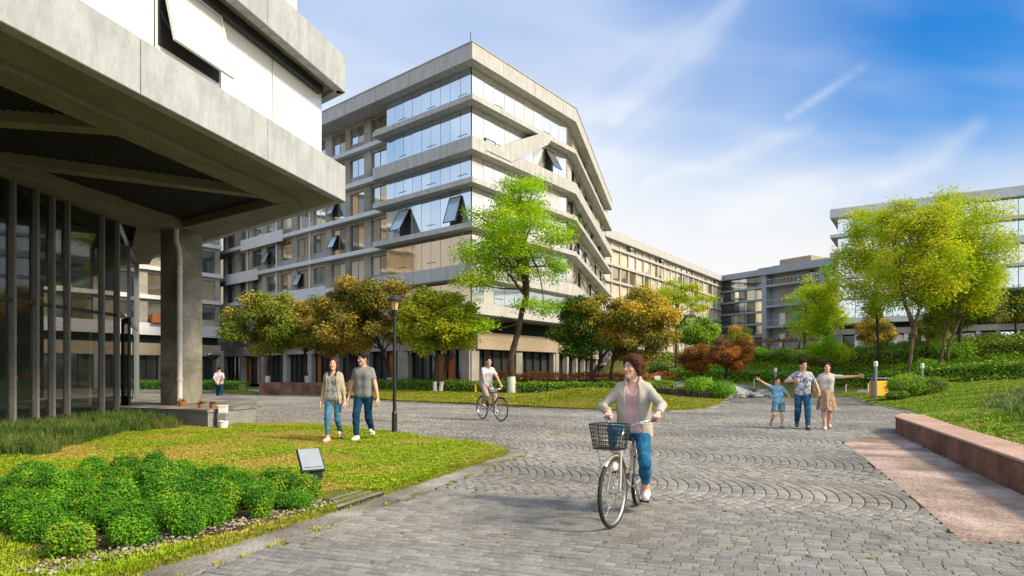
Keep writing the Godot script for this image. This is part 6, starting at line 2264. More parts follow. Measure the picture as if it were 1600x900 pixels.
		if s.get("collar", false):
			for g in [-1.0, 1.0]:
				gm.tint(s.jacket_col.call(Vector3(0.1, 1.2, 0)))
				var a := neck + sb * Vector3(g * 0.020, 0.040, -0.055)
				var b := neck + sb * Vector3(g * 0.068, 0.034, 0.0)
				var c := neck + sb * Vector3(g * 0.060, -0.035, 0.085)
				gm.tube([a, a.lerp(b, 0.6) + sb * Vector3(g * 0.012, 0, -0.008), b, b.lerp(c, 0.55) + sb * Vector3(g * 0.012, 0, 0.012), c], [0.014, 0.020, 0.022, 0.020, 0.006], 7)
		obj("jacket", gm, M.knit, t)
	# shoes
	for q in ["L", "R"]:
		var an: Vector3 = J["an" + q]
		var td: Vector3 = (J["toe" + q] - an).normalized()
		var fwd := Vector3(td.x, 0, td.z).normalized()
		var pitch: float = s.get("foot_pitch" + q, 0.0)
		var sd := fwd.cross(Vector3.UP).normalized()
		var fb := Basis(sd, -pitch) * Basis(Vector3.UP.cross(fwd), Vector3.UP, fwd)
		var sole := an + fb * Vector3(0, -0.083, 0)
		var H := Field.new(Vector3(-0.08, -0.02, -0.11), Vector3(0.08, 0.14, 0.22), 0.008)
		H.cap(Vector3(0, 0.038, -0.035), Vector3(0, 0.032, 0.13), 0.043, 0.042, 0.02)
		H.cap(Vector3(0, 0.05, -0.01), Vector3(0, 0.050, 0.07), 0.044, 0.030, 0.03)
		H.cap(Vector3(0, 0.04, -0.01), Vector3(0, s.get("shoe_top", 0.098), -0.012), 0.044, 0.042, 0.02, 1)
		H.cut(Vector3(0, 0.0, 0), Vector3.DOWN)
		var fm := MB.new()
		var up_col: Color = s.get("shoe", Color(0.6, 0.58, 0.56))
		var so_col: Color = s.get("sole", Color(0.7, 0.7, 0.68))
		add_net(fm, H.mesh(), Transform3D(fb, sole), func(v): return so_col if v.y < 0.018 else up_col)
		obj("shoe", fm, M.leather, t)
	return t

func build_people() -> void:
	var jean_light := cloth_print("batik", Color(0.045, 0.15, 0.26), Color(0.085, 0.215, 0.335))
	var jean_dark := cloth_print("batik", Color(0.010, 0.040, 0.085), Color(0.018, 0.058, 0.115))
	# couple on the front lawn
	person("person", "woman in a cream cardigan and light blue jeans, walking hand in hand", P(-3.52, 12.62, 0.06), -0.10, {"height": 1.66, "male": false, "hair_style": "bob", "hair": Color(0.05, 0.022, 0.016), "skin": Color(0.644, 0.38, 0.265), "cell": 0.012,
		"footL": Vector3(0.06, 0.135, -0.24), "footR": Vector3(-0.04, 0.085, 0.21), "foot_pitchL": -0.5, "pelvis": Vector3(0, 0.905, 0), "head_yaw": 0.16, "head_pitch": -0.08, "handL": Vector3(0.26, 0.80, 0.05), "handR": Vector3(-0.24, 0.79, 0.06), "elbowR": Vector3(-0.5, 0, -1),
		"trouser_col": jean_light, "trouser_end": 0.93, "loose": 0.004, "shirt_col": _white_tee(), "jacket_col": cloth_print("plain", Color(0.38, 0.335, 0.26), Color(0.60, 0.54, 0.43)), "jacket_sleeve": 1.45, "jacket_open": 0.095, "hem": -0.085, "shoe": Color(0.62, 0.40, 0.36), "neckline": -0.05})
	person("person", "man in a grey tee and dark jeans, holding the woman's hand", P(-2.98, 12.85, 0.06), -0.16, {"height": 1.79, "male": true, "hair_style": "short", "skin": Color(0.575, 0.333, 0.23), "cell": 0.012,
		"footL": Vector3(0.07, 0.14, -0.27), "footR": Vector3(-0.06, 0.085, 0.20), "foot_pitchL": -0.5, "pelvis": Vector3(0, 0.90, 0), "head_yaw": -0.55, "head_pitch": 0.05, "handR": Vector3(-0.285, 0.78, 0.06), "handL": Vector3(0.31, 0.80, 0.06),
		"trouser_col": jean_dark, "loose": 0.012, "shirt_col": cloth_print("plain", Color(0.21, 0.215, 0.22), Color(0.3, 0.3, 0.3)), "sleeve": 0.62, "hem": -0.10, "shoe": Color(0.68, 0.66, 0.64)})
	# family on the far side
	person("person", "child in a light blue tee with the right arm flung up", P(6.72, 16.15), -0.12, {"height": 1.30, "male": false, "hair_style": "child", "girth": 0.90, "skin": Color(0.632, 0.356, 0.23), "cell": 0.012, "side": 0.05, "head_roll": -0.06,
		"handR": Vector3(-0.62, 1.60, 0.10), "elbowR": Vector3(0, -1, -0.3), "gripR": "open", "thumbR": Vector3(0.3, 1, 0), "handL": Vector3(0.38, 0.92, 0.10), "elbowL": Vector3(1, -0.2, -0.6), "footR": Vector3(-0.20, 0.17, -0.14), "footL": Vector3(0.10, 0.085, 0.05), "foot_pitchR": -0.35,
		"trouser_col": cloth_print("floral", Color(0.05, 0.15, 0.22), Color(0.20, 0.36, 0.42)), "trouser_end": 0.40, "loose": 0.018, "shirt_col": cloth_print("batik", Color(0.15, 0.36, 0.55), Color(0.30, 0.50, 0.66)), "sleeve": 0.75, "hem": -0.09, "shoe": Color(0.08, 0.19, 0.28)})
	person("person", "man in a blue and white printed shirt between child and woman", P(7.24, 15.95), -0.30, {"height": 1.76, "male": true, "hair_style": "short", "skin": Color(0.575, 0.322, 0.218), "cell": 0.012, "head_yaw": 0.45, "head_pitch": 0.12,
		"handR": Vector3(-0.20, 1.17, 0.24), "elbowR": Vector3(-1, -0.4, -0.5), "thumbR": Vector3(0, 1, 0.2), "gripR": "grip", "handL": Vector3(0.34, 0.92, 0.16), "footL": Vector3(0.09, 0.085, 0.20), "footR": Vector3(-0.10, 0.13, -0.22), "foot_pitchR": -0.45, "pelvis": Vector3(0, 0.905, 0),
		"trouser_col": cloth_print("batik", Color(0.02, 0.075, 0.155), Color(0.04, 0.115, 0.21)), "loose": 0.016, "shirt_col": cloth_print("floral", Color(0.50, 0.52, 0.56), Color(0.13, 0.15, 0.24)), "sleeve": 0.72, "hem": -0.09, "shoe": Color(0.03, 0.06, 0.11), "sole": Color(0.05, 0.07, 0.10)})
	person("person", "woman in a white top and beige printed skirt, left arm stretched out", P(7.80, 15.9), -0.36, {"height": 1.68, "male": false, "hair_style": "tied", "skin": Color(0.632, 0.356, 0.253), "cell": 0.012, "side": -0.04, "head_roll": 0.14, "head_yaw": 0.1,
		"handL": Vector3(0.68, 1.34, 0.08), "elbowL": Vector3(0, -1, -0.4), "gripL": "open", "thumbL": Vector3(0, 1, 0.4), "handR": Vector3(-0.27, 0.98, 0.16), "elbowR": Vector3(-0.6, -0.2, -1), "footL": Vector3(0.07, 0.10, -0.14), "footR": Vector3(-0.04, 0.085, 0.17), "foot_pitchL": -0.3, "pelvis": Vector3(0, 0.92, 0),
		"trouser_col": cloth_print("floral", Color(0.40, 0.29, 0.20), Color(0.27, 0.17, 0.11)), "skirt": 0.50, "shirt_col": cloth_print("speckle", Color(0.46, 0.44, 0.40), Color(0.52, 0.50, 0.45)), "sleeve": 0.78, "hem": 0.03, "shoe": Color(0.66, 0.58, 0.50), "shoe_top": 0.05})
	# lone walker far left, seen from behind
	person("person", "man in a pale checked shirt walking away past the pillar", P(-14.55, 31.8), PI + 0.35, {"height": 1.74, "male": true, "hair_style": "short", "skin": Color(0.517, 0.299, 0.207), "cell": 0.018,
		"footL": Vector3(0.08, 0.085, 0.20), "footR": Vector3(-0.08, 0.13, -0.22), "foot_pitchR": -0.45, "pelvis": Vector3(0, 0.905, 0), "girth": 0.92, "handL": Vector3(0.10, 0.90, -0.17), "handR": Vector3(-0.08, 0.92, -0.18), "elbowL": Vector3(0.7, 0, -1), "elbowR": Vector3(-0.7, 0, -1),
		"trouser_col": jean_dark, "shirt_col": cloth_print("floral", Color(0.60, 0.50, 0.50), Color(0.38, 0.33, 0.42)), "sleeve": 1.7, "hem": -0.06, "shoe": Color(0.1, 0.1, 0.1)})

func _white_tee() -> Callable:
	var p := cloth_print("speckle", Color(0.46, 0.45, 0.43), Color(0.15, 0.15, 0.16))
	return func(v: Vector3) -> Color:
		if v.y > 1.315 and v.z > 0.0:
			return Color(0.035, 0.05, 0.08)
		return p.call(v)

# ------------------------------------------------------------------ bicycles
# own frame: forward +z, up y, ground 0; wheels of radius R; o: options
func wheel(root: Node, ce: Vector3, R: float, yaw: float) -> void:
	var t := Transform3D(Basis(Vector3.UP, yaw) * Basis(Vector3.BACK, PI / 2.0), ce)     # lathe axis along x
	var ty := MB.new()
	var pr := []
	for i in 13:
		var a := TAU * i / 12.0 + PI
		pr.append(Vector2(R - 0.019 + 0.019 * cos(a), 0.019 * sin(a)))
	pr.reverse()
	ty.lathe(pr, Transform3D(), 48)
	var o := obj("wheel", ty, M.rubber, root, t)
	var rm := MB.new()
	rm.lathe([Vector2(R - 0.036, -0.012), Vector2(R - 0.030, -0.014), Vector2(R - 0.030, 0.014), Vector2(R - 0.036, 0.012), Vector2(R - 0.048, 0.004), Vector2(R - 0.048, -0.004), Vector2(R - 0.036, -0.012)], Transform3D(), 48)
	obj("rim", rm, M.chrome, o)
	var sp := MB.new()
	for i in 32:
		var a := TAU * i / 32.0
		var b := a + (0.42 if i % 4 < 2 else -0.42)
		var y := 0.022 if i % 2 else -0.022
		sp.tube([Vector3(cos(b) * 0.02, y, sin(b) * 0.02), Vector3(cos(a) * (R - 0.045), y * 0.1, sin(a) * (R - 0.045))], [0.0014], 3, false)
	obj("spokes", sp, M.chrome, o)
	var hu := MB.new()
	hu.tube([Vector3(0, -0.045, 0), Vector3(0, 0.045, 0)], [0.014], 8)
	hu.tube([Vector3(0, -0.026, 0), Vector3(0, -0.022, 0)], [0.026], 10)
	hu.tube([Vector3(0, 0.022, 0), Vector3(0, 0.026, 0)], [0.026], 10)
	obj("hub", hu, M.chrome, o)

func arc_guard(ce: Vector3, R: float, a0: float, a1: float, yaw: float) -> MB:   # mudguard over a wheel
	var m := MB.new()
	var B := Basis(Vector3.UP, yaw)
	var n := 18
	for i in n:
		var p := []
		for q in [i, i + 1]:
			var a := lerpf(a0, a1, float(q) / n)
			for x in [-0.026, -0.014, 0.014, 0.026]:
				var rr := R + 0.018 + (0.0 if absf(x) < 0.02 else -0.012)
				p.append(ce + B * Vector3(x, sin(a) * rr, cos(a) * rr))
		for k in 3:
			m.quad(p[k], p[k + 1], p[k + 5], p[k + 4])
	return m

func bicycle(called: String, label: String, at: Vector3, turn: float, o: Dictionary) -> Dictionary:
	var t := thing(called, label, "bicycle", at, turn)
	var R: float = o.R
	var wb: float = o.wb
	var zr := -wb * 0.48
	var zf := wb * 0.52
	var rear := Vector3(0, R, zr)
	var front := Vector3(0, R, zf)
	var bb := Vector3(0, R - 0.05, zr + 0.42)
	var seat := Vector3(0, o.seat, zr + 0.24)
	var steer: float = o.get("steer", 0.0)
	var head_lo := Vector3(0, R + 0.35, zf - 0.10)
	var head_hi := Vector3(0, R + 0.35 + o.head, zf - 0.10 - (0.06 + o.head * 0.32))
	var SB := Basis(Vector3.UP, steer)
	var piv := func(v: Vector3) -> Vector3: return head_lo + SB * (v - head_lo)
	var fr := MB.new()
	if o.get("step", false):
		fr.tube([head_lo + Vector3(0, 0.05, 0), bb.lerp(head_lo, 0.45) + Vector3(0, -0.06, 0), bb], [0.018], 8)
		fr.tube([head_hi + Vector3(0, -0.06, 0), bb.lerp(head_hi, 0.5) + Vector3(0, -0.03, 0), bb.lerp(seat, 0.35)], [0.014], 8)
	else:
		fr.tube([head_lo + Vector3(0, 0.03, 0), bb], [0.017], 8)
		fr.tube([head_hi + Vector3(0, -0.03, 0), bb.lerp(seat, 0.78)], [0.015], 8)
	fr.tube([bb, bb.lerp(seat, 0.86)], [0.016], 8)
	fr.tube([head_lo, head_hi], [0.020], 8)
	for x in [-1.0, 1.0]:
		fr.tube([bb + Vector3(x * 0.03, 0, 0), rear + Vector3(x * 0.062, 0, 0)], [0.010], 6)
		fr.tube([bb.lerp(seat, 0.74) + Vector3(x * 0.02, 0, 0), rear + Vector3(x * 0.062, 0, 0)], [0.009], 6)
	obj("frame", fr, o.paint, t)
	var fk := MB.new()
	for x in [-1.0, 1.0]:
		fk.tube([piv.call(head_lo + Vector3(x * 0.035, 0.0, 0)), piv.call(head_lo.lerp(front, 0.75) + Vector3(x * 0.055, 0, -0.012)), piv.call(front + Vector3(x * 0.055, 0, 0))], [0.013, 0.012, 0.009], 7)
	fk.tube([piv.call(head_lo + Vector3(-0.042, 0, 0)), piv.call(head_lo + Vector3(0.042, 0, 0))], [0.016], 7)
	obj("fork", fk, o.paint, t)
	wheel(t, rear, R, 0.0)
	wheel(t, piv.call(front), R, steer)
	obj("rear_mudguard", arc_guard(rear, R, 0.75, 3.5, 0.0), o.get("guard", M.dark_metal), t)
	obj("front_mudguard", arc_guard(piv.call(front), R, 0.9, 2.6, steer), o.get("guard", M.dark_metal), t)
	# saddle
	var sd := MB.new()
	var rows := []
	for i in 8:
		var v := i / 7.0
		var w := lerpf(0.085, 0.022, smoothstep(0.15, 0.75, v)) * (0.75 if i == 0 else 1.0)
		var row := []
		for k in 9:
			var a := PI * k / 8.0
			row.append(seat + Vector3(cos(a) * w, sin(a) * 0.035 - 0.02 + 0.012 * (1.0 - v), -0.12 + v * 0.25))
		rows.append(row)
	for i in 7:
		for k in 8:
			sd.quad(rows[i][k], rows[i][k + 1], rows[i + 1][k + 1], rows[i + 1][k])
	for k in range(1, 8):
		sd.tri(rows[0][0], rows[0][k + 1], rows[0][k])
		sd.tri(rows[7][0], rows[7][k], rows[7][k + 1])
	for i in 7:
		sd.quad(rows[i][0], rows[i + 1][0], rows[i + 1][8], rows[i][8])
	obj("saddle", sd, M.rubber, t)
	var po := MB.new()
	po.tube([bb.lerp(seat, 0.84), seat - Vector3(0, 0.02, 0)], [0.012], 7)
	obj("seat_post", po, M.chrome, t)
	# handlebar
	var hb := MB.new()
	var top: Vector3 = head_hi + (head_hi - head_lo).normalized() * o.stem
	var grips := []
	var gh: Vector3 = o.grip      # half width, rise, forward
	hb.tube([piv.call(head_hi), piv.call(top)], [0.013], 7)
	for x in [-1.0, 1.0]:
		var g := top + Vector3(x * gh.x, gh.y, gh.z)
		hb.tube([piv.call(top), piv.call(top + Vector3(x * 0.07, 0.0, 0.035)), piv.call(top + Vector3(x * gh.x * 0.72, gh.y * 0.8, 0.03)), piv.call(top + Vector3(x * gh.x * 0.93, gh.y, gh.z * 0.45)), piv.call(g)], [0.011], 7)
		grips.append(piv.call(g))
	obj("handlebar", hb, M.chrome, t)
	for i in 2:
		var gm := MB.new()
		var x := -1.0 if i == 0 else 1.0
		var e: Vector3 = piv.call(top + Vector3(x * gh.x * 0.95, gh.y, gh.z * 0.55))
		gm.tube([e.lerp(grips[i], -0.05), e.lerp(grips[i], 1.25)], [0.017], 8)
		obj("grip", gm, M.rubber, t)
		var lv := MB.new()
		var q: Vector3 = piv.call(top + Vector3(x * gh.x * 0.7, gh.y * 0.7, 0.06))
		lv.tube([q, q.lerp(grips[i], 0.75) + Vector3(0, -0.03, 0.06)], [0.006, 0.004], 5)
		obj("brake_lever", lv, M.chrome, t)
	# crank, chain ring, pedals
	var ca: float = o.get("crank", 0.0)
	var cr := MB.new()
	cr.lathe([Vector2(0.070, -0.003), Vector2(0.090, -0.003), Vector2(0.090, 0.003), Vector2(0.070, 0.003), Vector2(0.070, -0.003)], Transform3D(Basis(Vector3.BACK, PI / 2), bb + Vector3(-0.05, 0, 0)), 28)
	for i in 5:
		var a := TAU * i / 5
		cr.tube([bb + Vector3(-0.05, 0, 0), bb + Vector3(-0.05, sin(a) * 0.075, cos(a) * 0.075)], [0.006], 5)
	obj("chain_ring", cr, M.chrome, t)
	var ch := MB.new()
	ch.tube([bb + Vector3(-0.05, 0.088, 0.0), rear + Vector3(-0.05, 0.035, 0)], [0.005], 5)
	ch.tube([bb + Vector3(-0.05, -0.088, 0.0), rear + Vector3(-0.05, -0.035, 0)], [0.005], 5)
	if o.get("step", false):
		ch.box(Vector3(-0.064, -0.03, -0.40), Vector3(-0.056, 0.10, 0.08), Transform3D(Basis(), bb), 0.01)
	obj("chain", ch, M.dark_metal, t)
	var pedals := []
	for i in 2:
		var x := -1.0 if i == 0 else 1.0
		var a := ca + (0.0 if i == 0 else PI)
		var e := bb + Vector3(x * 0.075, sin(a) * 0.165, cos(a) * 0.165)
		var am := MB.new()
		am.tube([bb + Vector3(x * 0.06, 0, 0), e], [0.011, 0.009], 6)
		obj("crank_arm", am, M.chrome, t)
		var pm := MB.new()
		pm.box(e + Vector3(x * 0.055 - 0.045, -0.012, -0.035), e + Vector3(x * 0.055 + 0.045, 0.012, 0.035), Transform3D(), 0.005)
		obj("pedal", pm, M.rubber, t)
		pedals.append(e + Vector3(x * 0.055, 0.012, 0))
	if o.get("basket", false):
		var bm := MB.new()
		var c: Vector3 = piv.call(Vector3(0, R + 0.40, zf + 0.075))
		var h := 0.215
		var loops := 7
		for j in loops:
			var v := float(j) / (loops - 1)
			var w := lerpf(0.135, 0.168, v)
			var d := lerpf(0.095, 0.125, v)
			var ring := []
			for k in 25:
				var a := TAU * k / 24.0
				var q := Vector3(signf(cos(a)) * pow(absf(cos(a)), 0.45) * w, v * h, signf(sin(a)) * pow(absf(sin(a)), 0.45) * d)
				ring.append(c + SB * q)
			bm.tube(ring, [0.0042 if j < loops - 1 else 0.0075], 5, false)
		for k in 30:
			var a := TAU * k / 30.0
			var e := Vector3(signf(cos(a)) * pow(absf(cos(a)), 0.45), 0, signf(sin(a)) * pow(absf(sin(a)), 0.45))
			bm.tube([c + SB * (e * Vector3(0.135, 0, 0.095)), c + SB * (e * Vector3(0.168, 0, 0.125) + Vector3(0, h, 0))], [0.0032], 4, false)
		for k in 7:
			bm.tube([c + SB * Vector3(-0.13, 0, -0.08 + k * 0.027), c + SB * Vector3(0.13, 0, -0.08 + k * 0.027)], [0.003], 4, false)
		obj("basket", bm, M.basket, t)
		var ba := MB.new()
		for x in [-1.0, 1.0]:
			ba.tube([c + SB * Vector3(x * 0.10, 0, 0.05), piv.call(front + Vector3(x * 0.062, 0, 0))], [0.004], 5)
		obj("basket_stay", ba, M.chrome, t)
	if o.get("rack", false):
		var rk := MB.new()
		for x in [-0.05, 0.0, 0.05]:
			rk.tube([rear + Vector3(x, R + 0.07, 0.14), rear + Vector3(x, R + 0.07, -0.20)], [0.005], 5)
		for z in [0.12, -0.03, -0.19]:
			rk.tube([rear + Vector3(-0.06, R + 0.07, z), rear + Vector3(0.06, R + 0.07, z)], [0.005], 5)
		for x in [-1.0, 1.0]:
			rk.tube([rear + Vector3(x * 0.066, 0, 0), rear + Vector3(x * 0.055, R + 0.07, -0.06)], [0.005], 5)
		obj("rear_rack", rk, M.dark_metal, t)
	return {"node": t, "grips": grips, "pedals": pedals, "seat": seat}

func build_bikes() -> void:
	# woman on the city bicycle; heading towards the viewer, a little left
	var at := P(1.13, 6.24, 0.014)
	var turn := atan2(-0.43, 1.05)
	var b := bicycle("city_bicycle", "pale grey step-through bicycle with a dark wire front basket", at, turn, {"R": 0.318, "wb": 1.07, "seat": 0.73, "head": 0.12, "stem": 0.13, "grip": Vector3(0.235, 0.06, -0.17), "steer": -0.16, "step": true, "basket": true, "rack": true, "paint": M.bike_pale, "guard": M.bike_pale, "crank": 1.1})
	var k := 1.60 / 1.70
	var gl: Vector3 = b.grips[1] / k
	var gr: Vector3 = b.grips[0] / k
	var pl: Vector3 = b.pedals[1] / k
	var pr: Vector3 = b.pedals[0] / k
	var seat: Vector3 = b.seat / k
	person("person", "woman with short auburn hair in a grey jacket and blue jeans, cycling", at, turn, {"height": 1.60, "male": false, "hair_style": "wavy", "hair": Color(0.058, 0.022, 0.013), "skin": Color(0.68, 0.41, 0.31), "cell": 0.009, "girth": 0.93,
		"pelvis": seat + Vector3(0, 0.115, -0.03), "lean": 0.10, "twist": 0.03, "head_yaw": -0.62, "head_pitch": -0.10, "head_roll": 0.05,
		"handL": gl + Vector3(0.015, 0.055, -0.075), "handR": gr + Vector3(-0.015, 0.055, -0.075), "fingersL": Vector3(-0.05, -0.35, 1), "fingersR": Vector3(0.05, -0.35, 1), "thumbL": Vector3(-1, 0.2, 0), "thumbR": Vector3(1, 0.2, 0), "gripL": "grip", "gripR": "grip",
		"elbowL": Vector3(1, -0.5, -0.5), "elbowR": Vector3(-1, -0.5, -0.5), "footL": pl + Vector3(0.0, 0.085, -0.07), "footR": pr + Vector3(0.0, 0.085, -0.07), "kneeL": Vector3(0.22, 0.1, 1), "kneeR": Vector3(-0.12, 0.1, 1), "toeL": Vector3(0.16, -0.3, 1), "toeR": Vector3(-0.1, -0.3, 1),
		"trouser_col": cloth_print("batik", Color(0.018, 0.105, 0.21), Color(0.034, 0.15, 0.275)), "trouser_end": 0.86, "loose": 0.008, "shirt_col": cloth_print("plain", Color(0.50, 0.33, 0.33), Color(0.6, 0.4, 0.4)), "neckline": -0.12, "hem": -0.05,
		"jacket_col": cloth_print("plain", Color(0.40, 0.37, 0.32), Color(0.52, 0.485, 0.42)), "jacket_hem": -0.10, "jacket_sleeve": 1.86, "jacket_open": 0.072, "collar": true, "shoe": Color(0.64, 0.58, 0.56), "sole": Color(0.74, 0.72, 0.70)})
	# man further back
	var at2 := P(-0.62, 18.9, 0.014)
	var turn2 := atan2(0.60, 1.0)
	var c := bicycle("touring_bicycle", "dark bicycle ridden across the plaza by the man in white", at2, turn2, {"R": 0.345, "wb": 1.10, "seat": 0.95, "head": 0.16, "stem": 0.08, "grip": Vector3(0.27, 0.04, -0.06), "steer": 0.10, "paint": M.bike_brown, "rack": false, "crank": 2.6})
	var k2 := 1.78 / 1.70
	person("person", "man in a white shirt and pale trousers, cycling on the dark bicycle", at2, turn2, {"height": 1.78, "male": true, "hair_style": "short", "skin": Color(0.50, 0.28, 0.19), "cell": 0.014,
		"pelvis": c.seat / k2 + Vector3(0, 0.115, -0.03), "lean": 0.30, "head_yaw": -0.30, "head_pitch": -0.22,
		"handL": c.grips[1] / k2 + Vector3(0.01, 0.055, -0.075), "handR": c.grips[0] / k2 + Vector3(-0.01, 0.055, -0.075), "fingersL": Vector3(-0.05, -0.35, 1), "fingersR": Vector3(0.05, -0.35, 1), "thumbL": Vector3(-1, 0.2, 0), "thumbR": Vector3(1, 0.2, 0), "gripL": "grip", "gripR": "grip",
		"elbowL": Vector3(1, -0.6, -0.4), "elbowR": Vector3(-1, -0.6, -0.4), "footL": c.pedals[1] / k2 + Vector3(0, 0.085, -0.07), "footR": c.pedals[0] / k2 + Vector3(0, 0.085, -0.07), "kneeL": Vector3(0.12, 0.1, 1), "kneeR": Vector3(-0.12, 0.1, 1), "toeL": Vector3(0.05, -0.3, 1), "toeR": Vector3(-0.05, -0.3, 1),
		"trouser_col": cloth_print("plain", Color(0.34, 0.29, 0.265), Color(0.4, 0.36, 0.3)), "trouser_end": 0.92, "loose": 0.016, "shirt_col": cloth_print("plain", Color(0.46, 0.48, 0.51), Color(0.6, 0.6, 0.6)), "sleeve": 0.75, "hem": -0.08, "shoe": Color(0.5, 0.5, 0.52)})

# ------------------------------------------------------------------ street furniture and small things
func lamp_post(label: String, at: Vector3, h: float, head: Material) -> void:
	var t := thing("lamp_post", label, "lamp post", at)
	var m := MB.new()
	m.tube([Vector3(0, -0.2, 0), Vector3(0, h - 0.28, 0)], [0.07, 0.065], 12)
	obj("post", m, M.alu, t)
	var g := MB.new()
	g.lathe([Vector2(0.07, h - 0.28), Vector2(0.095, h - 0.24), Vector2(0.095, h - 0.03), Vector2(0.08, h), Vector2(0.0, h + 0.01)], Transform3D(), 14)
	obj("lamp_head", g, head, t)

func build_objects() -> void:
	# street lamp by the couple
	var t := thing("street_lamp", "black street lamp with a lantern head at the lawn's back edge", "street lamp", P(-2.64, 14.38, 0.05))
	var b := MB.new()
	b.lathe([Vector2(0.0, -0.2), Vector2(0.085, -0.2), Vector2(0.085, 0.03), Vector2(0.062, 0.06), Vector2(0.060, 0.40), Vector2(0.066, 0.42), Vector2(0.062, 0.45), Vector2(0.044, 0.50), Vector2(0.0, 0.5)], Transform3D(), 18)
	obj("base", b, M.dark_metal, t)
	var p := MB.new()
	p.lathe([Vector2(0.042, 0.48), Vector2(0.036, 2.55), Vector2(0.050, 2.56), Vector2(0.050, 2.60), Vector2(0.038, 2.62), Vector2(0.060, 2.68), Vector2(0.066, 2.74), Vector2(0.075, 2.76), Vector2(0.0, 2.76)], Transform3D(), 18)
	obj("post", p, M.dark_metal, t)
	var g := MB.new()
	g.lathe([Vector2(0.0, 2.765), Vector2(0.078, 2.765), Vector2(0.112, 2.97), Vector2(0.0, 2.97)], Transform3D(), 16)
	obj("lantern_glass", g, M.lantern, t)
	var cg := MB.new()
	for i in 6:
		var a := TAU * i / 6 + 0.3
		cg.tube([Vector3(cos(a) * 0.08, 2.765, sin(a) * 0.08), Vector3(cos(a) * 0.116, 2.975, sin(a) * 0.116)], [0.006], 5)
	obj("lantern_bar", cg, M.dark_metal, t)
	var hd := MB.new()
	hd.lathe([Vector2(0.0, 2.975), Vector2(0.165, 2.965), Vector2(0.172, 2.985), Vector2(0.135, 3.035), Vector2(0.085, 3.06), Vector2(0.07, 3.09), Vector2(0.05, 3.10), Vector2(0.0, 3.105)], Transform3D(), 18)
	obj("lantern_hood", hd, M.dark_metal, t)
	# low lectern-shaped lawn light
	t = thing("lawn_light", "low dark lawn light with a slanted pale face", "lawn light", P(-2.50, 7.95, 0.05), 0.55)
	var m := MB.new()
	m.box(Vector3(-0.115, -0.1, -0.03), Vector3(0.115, 0.20, 0.12), Transform3D(), 0.008)
	obj("body", m, M.navy, t)
	m = MB.new()
	var T := Transform3D(Basis(Vector3.BACK, 0.0) * Basis(Vector3.RIGHT, 0.70), Vector3(0.0, 0.265, -0.01))
	m.box(Vector3(-0.145, -0.02, -0.19), Vector3(0.145, 0.022, 0.19), T, 0.008)
	obj("hood", m, M.navy, t)
	m = MB.new()
	m.box(Vector3(-0.130, 0.0225, -0.175), Vector3(0.130, 0.028, 0.175), T, 0.002)
	obj("face_panel", m, M.panel, t)
	# drain channel covers
	t = thing("drain_cover", "slotted concrete drain cover beside the kerb", "drain cover", P(-1.76, 6.92, 0.035), 0.0)
	t.rotation.y = -0.36 + PI / 2
	for i in 3:
		m = MB.new()
		m.box(Vector3(-0.42, 0.0, -0.16 + i * 0.13), Vector3(0.42, 0.02, -0.10 + i * 0.13), Transform3D(), 0.01)
		obj("bar", m, M.kerb, t)
	m = MB.new()
	m.box(Vector3(-0.43, -0.05, -0.18), Vector3(0.43, 0.004, 0.18))
	obj("channel", m, M.black, t)
	# red granite wall on the right
	t = thing("granite_wall", "low red granite wall beside the pink paving", "wall", P(0, 0))
	var a0: Vector2 = WALL_F[0]
	var a1: Vector2 = WALL_F[2]
	var W := frame(a1, a0)
	var L := a1.distance_to(a0)
	var n := 7
	for i in n:
		var x0 := L * i / n
		var x1 := L * (i + 1) / n
		m = MB.new()
		if i == 0:
			m.prism(PackedVector2Array([a1, a1 + Vector2(0.80, 1.05), a1 + Vector2(0.95, 0.55), a1 + (a0 - a1) / n + Vector2(0.50, -0.2), a1 + (a0 - a1) * 0.999 / n]), -0.06, 0.36)
			obj("block", m, M.redstone, t)
			continue
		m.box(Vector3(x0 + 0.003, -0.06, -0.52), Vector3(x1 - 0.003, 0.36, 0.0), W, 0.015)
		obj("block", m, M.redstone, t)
	for i in range(0, n):
		var x0 := L * i / n
		var x1 := L * (i + 1) / n
		m = MB.new()
		if i == 0:
			m.prism(PackedVector2Array([a1 + Vector2(-0.02, 0.02), a1 + Vector2(0.80, 1.08), a1 + Vector2(1.0, 0.55), a1 + (a0 - a1) / n + Vector2(0.56, -0.22), a1 + (a0 - a1) * 0.999 / n + Vector2(-0.015, 0.006)]), 0.36, 0.40)
			obj("coping", m, M.redstone_top, t)
			continue
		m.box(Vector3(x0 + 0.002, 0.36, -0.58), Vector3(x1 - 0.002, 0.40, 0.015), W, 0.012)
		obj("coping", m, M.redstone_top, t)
	# brown planter in front of the court
	t = thing("brown_planter", "long low red brown granite planter left of the couple", "planter", P(0, 0))
	var B := frame(Vector2(-16.6, 42.0), Vector2(-11.9, 41.3))
	for i in 4:
		m = MB.new()
		m.box(Vector3(i * 1.19 + 0.005, -0.05, -0.35), Vector3(i * 1.19 + 1.185, 0.78, 0.0), B, 0.02)
		obj("block", m, M.redstone, t)
	m = MB.new()
	m.box(Vector3(0.0, -0.05, -4.0), Vector3(0.35, 0.775, -0.352), B, 0.02)
	obj("side_block", m, M.redstone, t)
	m = MB.new()
	m.box(Vector3(4.41, -0.05, -4.0), Vector3(4.75, 0.775, -0.352), B, 0.02)
	obj("side_block", m, M.redstone, t)
	m = MB.new()
	m.box(Vector3(0.352, -0.05, -3.9), Vector3(4.40, 0.60, -0.352), B)
	obj("earth", m, M.soil, t)
